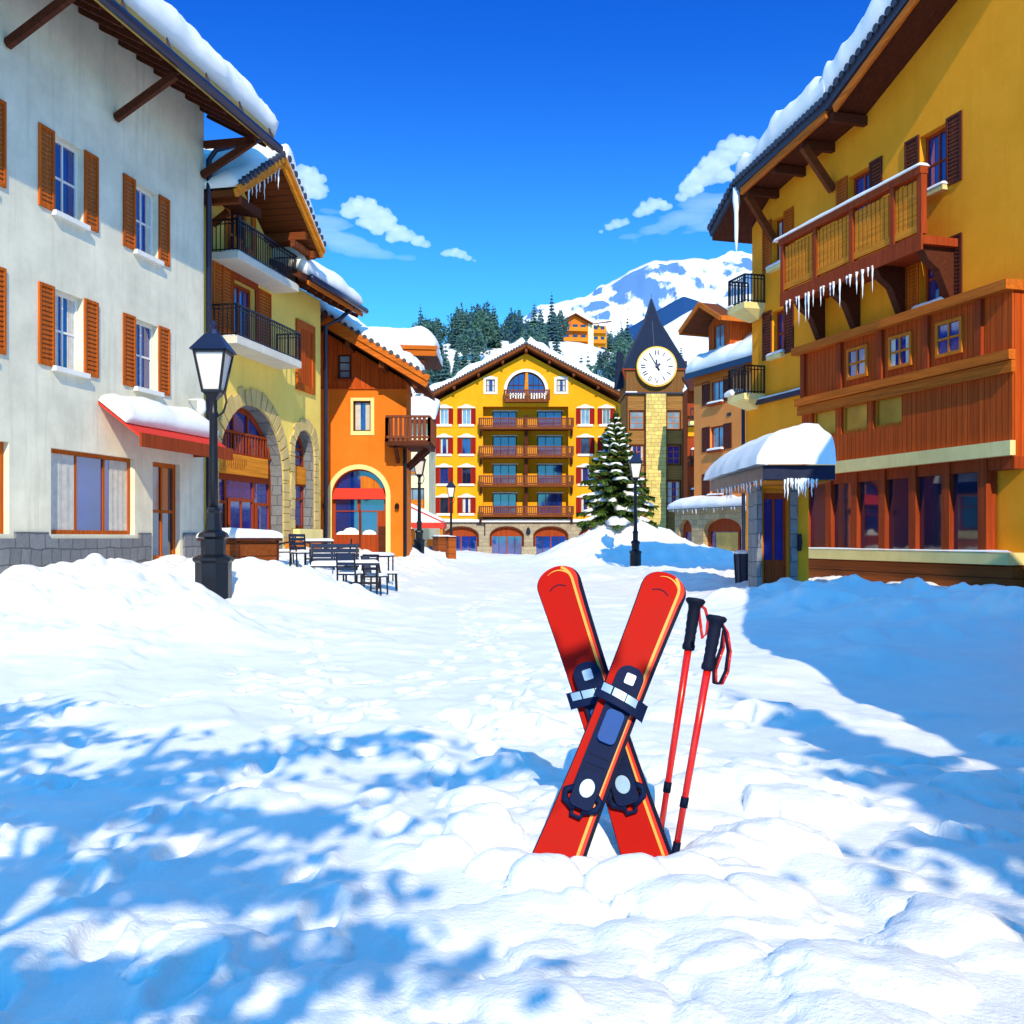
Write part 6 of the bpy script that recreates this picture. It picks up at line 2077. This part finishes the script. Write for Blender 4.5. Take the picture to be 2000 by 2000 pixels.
def round_mesh(seed, hgt=11.0, rad=4.2):
    rg = random.Random(seed)
    v = MB()
    v.m = 1
    v.tube([(0, 0, -1.5), (0, 0, hgt * 0.6)], [0.3, 0.12], 5)
    v.m = 0
    for i in range(900):
        a, b_ = rg.random() * 6.283, math.acos(rg.uniform(-0.75, 1))
        lob = 1 + 0.28 * math.sin(a * 3 + seed) * math.sin(b_ * 4) + 0.15 * math.sin(a * 7 + b_ * 5)
        r_ = rad * lob * rg.uniform(0.62, 1.0)
        c = Vector((r_ * math.sin(b_) * math.cos(a), r_ * math.sin(b_) * math.sin(a), hgt * 0.55 + r_ * 1.15 * math.cos(b_)))
        n_ = Vector((rg.uniform(-1, 1), rg.uniform(-1, 1), rg.uniform(-.4, 1))).normalized()
        p = n_.orthogonal().normalized() * rg.uniform(0.35, 0.7)
        q = n_.cross(p).normalized() * rg.uniform(0.3, 0.6)
        v.mesh([c - p, c - q * 0.6, c + p, c + q], [(0, 1, 2, 3)])
    return v
variants = []
TLAB = {'fir_tree': 'dark pointed fir on the snowy hillside behind the amber hotel', 'round_tree': 'rounded green tree on the hillside behind the amber hotel', }
for k in range(4):
    variants.append(('fir_tree', fir_mesh(100 + k)))
for k in range(2):
    variants.append(('round_tree', round_mesh(110 + k)))
VM = []
for nm, mb in variants:
    me = bpy.data.meshes.new(nm)
    me.from_pydata([tuple(p) for p in mb.v], [], mb.f)
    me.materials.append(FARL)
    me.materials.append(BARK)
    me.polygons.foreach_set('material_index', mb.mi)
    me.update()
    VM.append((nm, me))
rg = random.Random(77)
spots = []
def far_tree(px, y, s, kind):
    x = (px - 1000) / 2000 * y
    z = float(hill_z(np.array([x]), np.array([y]))[0])
    nm, me = VM[kind]
    o = bpy.data.objects.new(nm, me)
    COL.objects.link(o)
    o.location = (x, y, z)
    o.rotation_euler = (0, 0, rg.random() * 6.28)
    s2 = s * rg.uniform(0.9, 1.15)
    o.scale = (s * rg.uniform(0.85, 1.1), s * rg.uniform(0.85, 1.1), s2)
    o['label'] = TLAB[nm]
    o['category'] = 'tree'
    o['group'] = 'firs on the wooded hill' if nm == 'fir_tree' else 'round trees on the wooded hill'
for i in range(222):
    px = rg.uniform(800, 1230) if i < 205 else rg.uniform(1230, 1400)
    y = rg.uniform(165, 330)
    if 1095 < px < 1205 and y < 312 and y > 200:
        continue
    if rg.random() < 0.25 and 900 < px < 1010 and y < 260:
        continue
    far_tree(px, y, rg.uniform(0.5, 0.95), rg.choice((0, 1, 2, 3, 0, 1, 2, 4, 5, 4, 5)))

for i in range(75):
    px, y = rg.uniform(1055, 1225), rg.uniform(195, 285)
    zg = float(hill_z(np.array([X(px, y)]), np.array([y]))[0])
    top = H + (HOR - rg.uniform(672, 735)) / 2000 * y
    s = (top - zg) / 14.5
    if 0.3 < s < 1.2:
        far_tree(px, y, s, rg.choice((0, 1, 2, 3, 4, 5, 4, 5)))
for i in range(70):
    px, y = rg.uniform(815, 1075), rg.uniform(165, 250)
    zg = float(hill_z(np.array([X(px, y)]), np.array([y]))[0])
    top = H + (HOR - rg.uniform(640, 725)) / 2000 * y
    s = (top - zg) / 14.5
    if 0.3 < s < 1.0 and rg.random() < 0.8:
        far_tree(px, y, s, rg.choice((0, 1, 2, 3, 4, 5)))
# chalet block on the hill
DC = 300.0
cxh = X(1142, DC)
czh = H + (HOR - 700) / 2000 * DC
far = thing('hillside_lodge', 'orange timber lodge on the hillside above the hotel, left of the clock tower', 'lodge', (cxh, DC, czh), R(8))
v = MB(); v.panel([(-7.2, -6), (1.2, -6), (1.2, 10.4), (-3.0, 12.6), (-7.2, 10.4)], [], 0, 0.3, side_y=10); v.build('wall', ORA, far)
v = MB(); v.panel([(1.2, -6), (7.0, -6), (7.0, 10.0), (1.2, 10.4)], [], 2.0, 2.3, side_y=10); v.build('wing_wall', GOLD, far)
v = MB()
v.slab((-8.2, -1.6, 10.1), (-3.0, -1.6, 12.9), (-3.0, 10.5, 12.9), (-8.2, 10.5, 10.1), 0.35); v.slab((-3.0, -1.6, 12.9), (2.2, -1.6, 10.1), (2.2, 10.5, 10.1), (-3.0, 10.5, 12.9), 0.35)
v.slab((1.6, 0.6, 10.3), (8.2, 0.6, 11.4), (8.2, 10.5, 13.6), (1.6, 10.5, 12.6), 0.35); v.build('roof', BRZ, far)
snow_slab(far, (2.6, 0.6, 10.45), (8.1, 0.6, 11.42), (8.1, 10.4, 13.62), (2.6, 10.4, 12.7), 0.35, 80, rnd=0.8, name='roof_snow', res=0.6)
for z in (8.0, 5.0, 2.0):
    v = MB(); v.box(-6.8, 0.8, -1.3, 0.0, z - 0.3, z - 0.05); v.box(-6.8, 0.8, -1.34, -1.24, z - 0.3, z + 0.85); v.build('balcony', SIGNW, far)
    v = MB(); v.box(2.8, 6.8, 0.9, 2.0, z - 0.3, z - 0.05); v.box(2.8, 6.8, 0.85, 0.95, z - 0.3, z + 0.8); v.build('balcony', SIGNW, far)
    for x in (-6.2, -3.6, -1.2):
        f = MB(); f.box(x, x + 1.5, -0.04, 0.0, z, z + 1.9); f.build('window', GLD, far)
    for x in (3.2, 5.2):
        f = MB(); f.box(x, x + 1.2, 1.96, 2.0, z, z + 1.9); f.build('window', GLD, far)
v = MB(); v.box(1.0, 2.6, -0.15, 2.0, -6, 10.2); v.build('stair_tower', CREAM, far)

# mountains: snow, with blue shadow marks painted into the colour of steep faces
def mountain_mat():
    m, t, b = _new('alpine_snow_painted_shade')
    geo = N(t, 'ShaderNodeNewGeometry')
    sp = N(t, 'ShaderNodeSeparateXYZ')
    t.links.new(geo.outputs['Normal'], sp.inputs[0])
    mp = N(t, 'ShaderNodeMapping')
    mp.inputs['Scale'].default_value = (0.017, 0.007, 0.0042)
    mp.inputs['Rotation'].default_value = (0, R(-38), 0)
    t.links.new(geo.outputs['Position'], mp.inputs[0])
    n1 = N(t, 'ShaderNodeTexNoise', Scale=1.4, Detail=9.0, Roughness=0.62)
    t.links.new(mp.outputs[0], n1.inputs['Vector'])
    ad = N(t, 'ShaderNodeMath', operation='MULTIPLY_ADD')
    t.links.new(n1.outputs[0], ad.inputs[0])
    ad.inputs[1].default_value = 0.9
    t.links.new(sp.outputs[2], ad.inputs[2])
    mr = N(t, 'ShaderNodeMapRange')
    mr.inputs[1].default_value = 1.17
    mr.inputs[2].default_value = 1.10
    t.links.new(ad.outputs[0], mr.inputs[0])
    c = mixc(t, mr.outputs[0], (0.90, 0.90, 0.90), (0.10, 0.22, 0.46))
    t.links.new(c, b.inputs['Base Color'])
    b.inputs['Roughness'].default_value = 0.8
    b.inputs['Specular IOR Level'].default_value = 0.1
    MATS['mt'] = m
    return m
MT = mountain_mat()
DM = 1500.0
prof_px = np.array([380, 700, 850, 960, 1036, 1100, 1160, 1210, 1245, 1275, 1300, 1330, 1350, 1380, 1410, 1450, 1500, 1600, 1800, 2100, 2600])
prof_py = np.array([1000, 860, 740, 660, 617, 594, 568, 540, 520, 505, 508, 500, 494, 499, 500, 505, 512, 560, 640, 720, 800])
def mount(name, dist, ppx, ppy, front, back, seed, rough, x0, x1, nx, ny):
    xs = np.linspace(x0, x1, nx)
    ts = np.linspace(-front, back, ny)
    T, Xm = np.meshgrid(ts, xs, indexing='ij')
    Ym = dist + T + 0.10 * (Xm - 200) * 0
    crest = H + (HOR - np.interp(1000 + 2000 * Xm / dist, ppx, ppy)) / 2000 * dist
    fall = np.where(T < 0, np.clip(1 + T / front, 0, 1) ** 1.15, np.clip(1 - T / back, 0, 1))
    fold = 1 - np.abs(fbm(Xm * 0.0052 + T * 0.0020, T * 0.0016 + 3, 5, seed)) * 4.0
    fold2 = fbm(Xm * 0.012, T * 0.010, 5, seed + 9)
    amp = np.sin(np.clip(1 + T / front, 0, 1) * math.pi) ** 0.8
    Zm = crest * fall + rough * (0.55 * (fold - 0.5) + 0.8 * fold2) * np.where(T < 0, amp, 0.3) + rough * 0.16 * fbm(Xm * 0.03, T * 0.03, 4, seed + 5)
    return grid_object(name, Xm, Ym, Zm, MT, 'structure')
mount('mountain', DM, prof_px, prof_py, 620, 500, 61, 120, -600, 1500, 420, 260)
# nearer shoulders on the right of the tower: a ridge with its shade painted dark blue and a snow slope before it
RIDGE_SHADE = paint('ridge_shade_blue', (0.020, 0.075, 0.22), 0.95, var=0.5, spec=0.05)
rd = mount('shade_painted_ridge', 980.0, np.array([900, 1120, 1180, 1240, 1290, 1335, 1375, 1450, 1600, 1900]), np.array([900, 720, 668, 632, 602, 578, 592, 640, 700, 800]), 260, 200, 75, 16, -60, 520, 240, 120)
rd.data.materials[0] = RIDGE_SHADE
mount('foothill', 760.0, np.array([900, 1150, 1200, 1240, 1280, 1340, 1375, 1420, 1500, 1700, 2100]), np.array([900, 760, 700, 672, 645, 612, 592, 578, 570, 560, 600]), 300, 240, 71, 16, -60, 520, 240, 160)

# ================================================================== CLOUDS
def cloud_mat(name, dens):
    m = bpy.data.materials.new(name)
    m.use_nodes = True
    t = m.node_tree
    t.nodes.clear()
    o = N(t, 'ShaderNodeOutputMaterial')
    vs = N(t, 'ShaderNodeVolumeScatter')
    vs.inputs['Color'].default_value = (0.98, 0.98, 1.0, 1)
    vs.inputs['Density'].default_value = dens
    vs.inputs['Anisotropy'].default_value = 0.0
    t.links.new(vs.outputs[0], o.inputs['Volume'])
    return m
CLV = cloud_mat('cloud_vapour', 0.030)
CLW = cloud_mat('thin_cloud_vapour', 0.005)
DCL = 3200.0
def cloud(label, puffs, mat, seed, streak=False):
    """Cauliflower heap: puffs (px, py, radius in px), each crowded with smaller billows, merged into one hull."""
    rg = random.Random(seed)
    bm = bmesh.new()
    c0 = at(puffs[0][0], puffs[0][1], DCL)
    allp = []
    for (px, py, r_) in puffs:
        r_ *= 1.2
        allp.append((px, py, r_, 0))
        if streak:
            for k in range(7):
                allp.append((px + rg.gauss(0, r_ * 0.9), py + rg.gauss(0, r_ * 0.45), r_ * rg.uniform(0.25, 0.6), rg.uniform(-.3, .3)))
        else:
            for k in range(11):
                a = R(rg.uniform(-10, 190))
                allp.append((px + r_ * 0.95 * math.cos(a), py - r_ * 0.8 * math.sin(a) * (1 if math.sin(a) > 0 else 0.3), r_ * rg.uniform(0.22, 0.52), rg.uniform(-.7, .7)))
    for (px, py, r_, dd) in allp:
        rr = r_ / 2000 * DCL
        c = at(px, py, DCL) + Vector((0, dd * rr * 2, 0)) - c0
        ret = bmesh.ops.create_icosphere(bm, subdivisions=3, radius=1.0)
        for v_ in ret['verts']:
            n_ = v_.co.normalized()
            k = 1 + 0.25 * mnoise.noise(n_ * 1.7 + Vector((px, py, 0)) * 0.37) + 0.20 * mnoise.noise(n_ * 4.1 + Vector((py, px, 1)) * 0.21)
            q = n_ * rr * k
            if streak:
                q = Vector((q.x * 2.4, q.y, q.z * 0.55 - abs(q.x) * 0.0 + q.x * 0.25 * (1 if px > 1000 else -1)))
            elif q.z < 0:
                q.z *= 0.5
            v_.co = c + q
    me = bpy.data.meshes.new('cloud')
    bm.to_mesh(me)
    bm.free()
    o = bpy.data.objects.new('cloud', me)
    COL.objects.link(o)
    o.location = c0
    rm = o.modifiers.new('remesh', 'REMESH')
    rm.mode = 'VOXEL'
    rm.voxel_size = 3.0
    me.materials.append(mat)
    o['label'] = label
    o['category'] = 'cloud'
    o['group'] = 'small clouds in the blue sky'
cloud('largest white cloud in the blue sky left of centre above the hotel', [(682, 418, 14), (704, 412, 19), (724, 414, 17), (742, 424, 16), (720, 436, 16), (752, 440, 17), (738, 452, 12), (775, 456, 14), (792, 464, 13), (815, 474, 11), (832, 480, 7), (764, 468, 10)], CLV, 1)
cloud('small flat cloud low in the sky right of the largest one', [(872, 497, 7), (886, 496, 9), (900, 500, 8), (914, 506, 6), (927, 510, 3)], CLV, 2)
cloud('cloud tucked behind the snowy gable of the yellow chalet', [(598, 345, 16), (612, 362, 18), (595, 378, 18), (620, 380, 14), (632, 372, 8)], CLV, 3)
cloud('cloud rising beside the dark eave of the golden house', [(1390, 335, 22), (1415, 312, 22), (1442, 292, 19), (1462, 290, 16), (1368, 355, 18), (1348, 374, 15), (1408, 345, 18), (1332, 388, 9)], CLV, 4)
cloud('little cloud left of the one by the golden house eave', [(1262, 412, 12), (1280, 402, 12), (1248, 420, 8), (1298, 406, 9)], CLV, 5)
cloud('lowest small cloud right of centre above the white mountain', [(1205, 440, 9), (1190, 446, 7), (1220, 436, 7), (1174, 454, 4)], CLV, 6)
cloud('thin veil of cloud trailing under the largest white cloud', [(650, 465, 22), (690, 482, 20), (735, 496, 14), (625, 435, 22), (790, 504, 8)], CLW, 7, True)
cloud('thin veil of cloud trailing below the cloud by the golden house', [(1340, 425, 20), (1390, 395, 22), (1290, 445, 14), (1400, 440, 18), (1230, 462, 8)], CLW, 8, True)

# ================================================================== SKIS AND POLES
SKR = paint('red_ski_topsheet', (0.46, 0.006, 0.002), 0.6, var=0.10, spec=0.10)
SKE = paint('bright_red_rim', (0.85, 0.022, 0.006), 0.5, var=0.05, spec=0.25)
SKY_ = paint('amber_ski_stripe', (0.90, 0.38, 0.06), 0.5, var=0.05, spec=0.3)
SKB = paint('navy_ski_sidewall', (0.004, 0.008, 0.03), 0.6, spec=0.08)
BIND = paint('navy_binding_plastic', (0.005, 0.013, 0.055), 0.6, var=0.2, spec=0.08)
BIND2 = paint('blue_heel_pad', (0.012, 0.075, 0.30), 0.5, var=0.2, spec=0.12)
SILV = paint('silver_buckle', (0.34, 0.50, 0.66), 0.4, 0.2, var=0.2)
POLR = paint('red_pole_lacquer', (0.66, 0.012, 0.006), 0.25, var=0.08, coat=0.3)
GRIP = paint('rubber_grip', (0.006, 0.010, 0.03), 0.7, var=0.3, spec=0.15)

def place(o, tail, tip, face=(0, -1, 0), roll=0.0):
    """Local z runs tail to tip, local -y faces the viewer."""
    tail, tip = Vector(tail), Vector(tip)
    z = (tip - tail).normalized()
    f = Vector(face)
    y = -(f - z * f.dot(z)).normalized()
    x = y.cross(z).normalized()
    m = Matrix((x, y, z)).transposed().to_4x4()
    m = Matrix.Translation(tail) @ m @ Matrix.Rotation(roll, 4, 'Z')
    o.matrix_world = m

def ski(label, tail, tip, roll=0.0):
    L = (Vector(tip) - Vector(tail)).length
    t = thing('ski', label, 'ski', (0, 0, 0), 0, 'pair of red skis')
    def half(u):
        # tail and shovel wider than the waist, round tip
        w = 0.112 + 0.022 * (2 * u - 1) ** 2 - 0.010 * u
        if u > 0.94:
            e = (u - 0.94) / 0.06
            w *= math.sqrt(max(0.0, 1 - e * e))
        return w
    def yc(u):
        return (-0.0 + 0.10 * max(0, u - 0.86) ** 2 * 14)   # upturned shovel bends away
    n = 60
    us = [1 - (1 - i / n) ** 1.6 for i in range(n + 1)]
    def strip(mb, f0, f1, y0, y1):
        vs, fs = [], []
        for u in us:
            a, b = f0(u), f1(u)
            for (x, y) in ((a, y0), (b, y0), (b, y1), (a, y1)):
                vs.append((x, y + yc(u), u * L))
        for i in range(n):
            for k in range(4):
                fs.append((i * 4 + k, i * 4 + (k + 1) % 4, (i + 1) * 4 + (k + 1) % 4, (i + 1) * 4 + k))
        fs += [(0, 1, 2, 3), (n * 4 + 3, n * 4 + 2, n * 4 + 1, n * 4)]
        mb.mesh(vs, fs)
    v = MB(); strip(v, lambda u: -half(u), lambda u: half(u), 0.0, 0.034); v.build('core', SKB, t)
    v = MB(); strip(v, lambda u: -half(u) + 0.004, lambda u: half(u) - 0.018 * min(1, (1 - u) * 12), -0.004, 0.0005); v.build('topsheet', SKR, t)
    v = MB(); strip(v, lambda u: half(u) * 0.68, lambda u: half(u) - 0.020 * min(1, (1 - u) * 12), -0.0055, -0.003); v.build('rim', SKE, t)
    # amber pinstripe: follows the right edge and curls round the tip
    v = MB()
    pts = []
    for u in us:
        if u < 0.995:
            pts.append(Vector((half(u) * 0.68 - 0.004, -0.006 + yc(u), u * L)))
    for i in range(len(pts) - 1):
        v.bar(pts[i], pts[i + 1] + (pts[i + 1] - pts[i]) * 0.02, 0.014, 0.004, up=(0, 1, 0))
    for i in range(10):
        a0, a1 = math.pi * (0.12 + 0.55 * i / 10), math.pi * (0.12 + 0.55 * (i + 1) / 10)
        p = Vector((0.085 * math.cos(a0), -0.006 + yc(0.975), 0.935 * L + 0.088 * math.sin(a0)))
        q = Vector((0.085 * math.cos(a1), -0.006 + yc(0.975), 0.935 * L + 0.088 * math.sin(a1)))
        v.bar(p, q, 0.012 * (1 - i / 11), 0.004, up=(0, 1, 0))
    v.build('pinstripe', SKY_, t)
    v = MB()
    for i in range(9):
        a0, a1 = math.pi * (0.2 + 0.65 * i / 9), math.pi * (0.2 + 0.65 * (i + 1) / 9)
        p = Vector((0.06 * math.cos(a0) - 0.012, -0.005 + yc(0.94), 0.905 * L + 0.06 * math.sin(a0)))
        q = Vector((0.06 * math.cos(a1) - 0.012, -0.005 + yc(0.94), 0.905 * L + 0.06 * math.sin(a1)))
        v.bar(p, q, 0.006, 0.003, up=(0, 1, 0))
    v.build('tip_crease', SKB, t)
    # binding
    def rounded(x0, x1, z0, z1, r_, n_=6):
        pts = []
        for cx_, cz2, a0 in ((x1 - r_, z1 - r_, 0), (x0 + r_, z1 - r_, 90), (x0 + r_, z0 + r_, 180), (x1 - r_, z0 + r_, 270)):
            for k in range(n_ + 1):
                a = R(a0 + 90 * k / n_)
                pts.append((cx_ + r_ * math.cos(a), cz2 + r_ * math.sin(a)))
        return pts
    zt = 0.60 * L
    v = MB(); v.panel(rounded(-0.070, 0.070, zt - 0.07, zt + 0.15, 0.06), [], -0.050, -0.002); tp = v.build('toe_piece', BIND, t, bevel=0.008)
    v = MB(); v.panel(rounded(-0.022, 0.028, zt + 0.055, zt + 0.11, 0.008), [], -0.056, -0.048); v.build('release_dial', SILV, tp)
    v = MB()
    ang = R(-14)
    arc = []
    for k in range(13):
        x = -0.135 + 0.27 * k / 12
        arc.append((x, zt - 0.02 - x * 0.12, -0.078 + 2.0 * x * x))
    vs, fs = [], []
    for (x, z, y) in arc:
        vs += [(x, y, z - 0.055), (x, y, z + 0.03), (x, y + 0.02, z + 0.03), (x, y + 0.02, z - 0.055)]
    for i in range(12):
        for k in range(4):
            fs.append((i * 4 + k, i * 4 + (k + 1) % 4, (i + 1) * 4 + (k + 1) % 4, (i + 1) * 4 + k))
    fs += [(0, 1, 2, 3), (51, 50, 49, 48)]
    v.mesh(vs, fs); st = v.build('strap', BIND, t, bevel=0.004)
    for (xa, xb) in ((-0.112, -0.062), (-0.054, 0.014), (0.019, 0.078)):
        v = MB()
        for k in range(6):
            p0, p1 = xa + (xb - xa) * k / 6, xa + (xb - xa) * (k + 1) / 6
            ya, yb = -0.078 + 2.0 * p0 * p0 - 0.004, -0.078 + 2.0 * p1 * p1 - 0.004
            za_, zb3 = zt - 0.02 - p0 * 0.12, zt - 0.02 - p1 * 0.12
            v.mesh([(p0, ya, za_ - 0.017), (p1, yb, zb3 - 0.017), (p1, yb, zb3 + 0.024), (p0, ya, za_ + 0.024), (p0, ya + 0.008, za_ - 0.017), (p1, yb + 0.008, zb3 - 0.017), (p1, yb + 0.008, zb3 + 0.024), (p0, ya + 0.008, za_ + 0.024)],
                   [(0, 1, 2, 3), (7, 6, 5, 4), (0, 4, 5, 1), (3, 2, 6, 7), (1, 5, 6, 2), (0, 3, 7, 4)])
        v.build('buckle_plate', SILV, st)
    v = MB(); v.panel(rounded(-0.068, 0.068, 0.30 * L, zt - 0.05, 0.02), [], -0.034, -0.002); bp_ = v.build('base_plate', BIND, t, bevel=0.006)
    v = MB(); v.panel(rounded(-0.046, 0.046, zt - 0.26, zt - 0.09, 0.026), [], -0.058, -0.03); v.build('boot_pad', BIND2, bp_, bevel=0.008)
    for q in (0.355, 0.385, 0.41):
        v = MB(); v.box(-0.052, 0.052, -0.0365, -0.033, q * L, q * L + 0.004); v.build('groove', SKB, bp_)
    zh = 0.315 * L
    v = MB(); v.panel(rounded(-0.06, 0.06, zh - 0.095, zh + 0.09, 0.032), [], -0.062, -0.002); hp = v.build('heel_piece', BIND, t, bevel=0.008)
    v = MB(); v.panel([(0.001 + 0.037 * math.cos(2 * math.pi * k / 20), zh + 0.005 + 0.046 * math.sin(2 * math.pi * k / 20)) for k in range(20)], [], -0.069, -0.06); v.build('heel_button', SILV, hp, bevel=0.003)
    v = MB()
    for sx in (-1, 1):
        v.tube([(sx * 0.055, -0.03, zh - 0.01), (sx * 0.09, -0.03, zh - 0.035), (sx * 0.08, -0.03, zh - 0.075), (sx * 0.02, -0.032, zh - 0.105)], 0.018, 8)
    v.tube([(-0.03, -0.03, zh - 0.10), (-0.022, -0.03, zh - 0.135), (0.022, -0.03, zh - 0.135), (0.03, -0.03, zh - 0.10)], 0.011, 8)
    v.build('brake_arm', BIND, hp, smooth=True)
    place(t, tail, tip, roll=roll)
    return t
def ray(px, py, d): return at(px, py, d)
ski('red ski leaning left, behind the other, crossed at its binding', ray(1288, 1750, 5.02), ray(1080, 1106, 5.50), R(-6))
ski('red ski leaning right, in front of the other one of the crossed pair', ray(1058, 1760, 4.84), ray(1310, 1118, 5.36), R(-6))

def pole(label, foot, top, strap_side, long_strap):
    L = (Vector(top) - Vector(foot)).length
    t = thing('ski_pole', label, 'ski pole', (0, 0, 0), 0, 'pair of red ski poles')
    v = MB(); v.tube([(0, 0, 0), (0, 0, L * 0.5), (0, 0, L - 0.24)], [0.015, 0.0185, 0.020], 12); v.build('shaft', POLR, t, smooth=True)
    v = MB()
    v.tube([(0, 0, L * 0.245), (0, 0, L * 0.285)], 0.0205, 12)
    v.tube([(0, 0, 0.0), (0, 0, 0.14)], 0.0195, 12); v.build('band', SKB, t, smooth=True)
    v = MB(); v.lathe([(0.016, L - 0.275), (0.022, L - 0.27), (0.023, L - 0.25), (0.0195, L - 0.235), (0.020, L - 0.2), (0.0185, L - 0.19), (0.021, L - 0.17), (0.0195, L - 0.155), (0.022, L - 0.13), (0.0205, L - 0.115), (0.0225, L - 0.09), (0.021, L - 0.06), (0.024, L - 0.035), (0.034, L - 0.018), (0.036, L - 0.006), (0.028, L + 0.004)], 16); v.v = [Vector((p.x * 1.5, p.y * 1.5, p.z)) for p in v.v]; g = v.build('grip', GRIP, t, smooth=True)
    v = MB(); v.ball((0.004, -0.004, L + 0.004), (0.017, 0.017, 0.004), 12, 5); v.build('grip_cap', SILV, g, smooth=True)
    if long_strap:
        for nm, mt_, dx in (('strap', POLR, 0.0), ('strap_lining', GRIP, -0.012)):
            v = MB()
            pts = [(0.03, 0, L - 0.03), (0.065 + dx, -0.01, L - 0.07), (0.095 + dx, -0.012, L - 0.16), (0.10 + dx, -0.01, L - 0.26), (0.085 + dx, 0, L - 0.325), (0.055 + dx, 0.005, L - 0.33), (0.042 + dx, 0.005, L - 0.26), (0.06 + dx, 0, L - 0.15), (0.045, 0, L - 0.06)]
            for a, b in zip(pts, pts[1:]):
                v.bar(a, b, 0.011, 0.022, up=(0, 1, 0))
            v.tube(pts, 0.0065, 8)
            v.build(nm, mt_, t, smooth=True)
    else:
        v = MB()
        pts = [(0.02, 0, L - 0.02), (0.06, 0.01, L - 0.045), (0.085, 0.02, L - 0.10), (0.09, 0.03, L - 0.17), (0.07, 0.02, L - 0.2), (0.035, 0.01, L - 0.09), (0.02, 0.0, L - 0.03)]
        v.tube(pts, 0.0085, 8); v.build('strap', POLR, t, smooth=True)
    place(t, foot, top)
    return t
pole('left and taller of the two red ski poles, with a short strap', ray(1283, 1672, 5.35), ray(1359, 1170, 5.45), 1, False)
pole('red ski pole with a long looped wrist strap, the right hand one', ray(1313, 1700, 5.05), ray(1400, 1204, 5.15), 1, True)
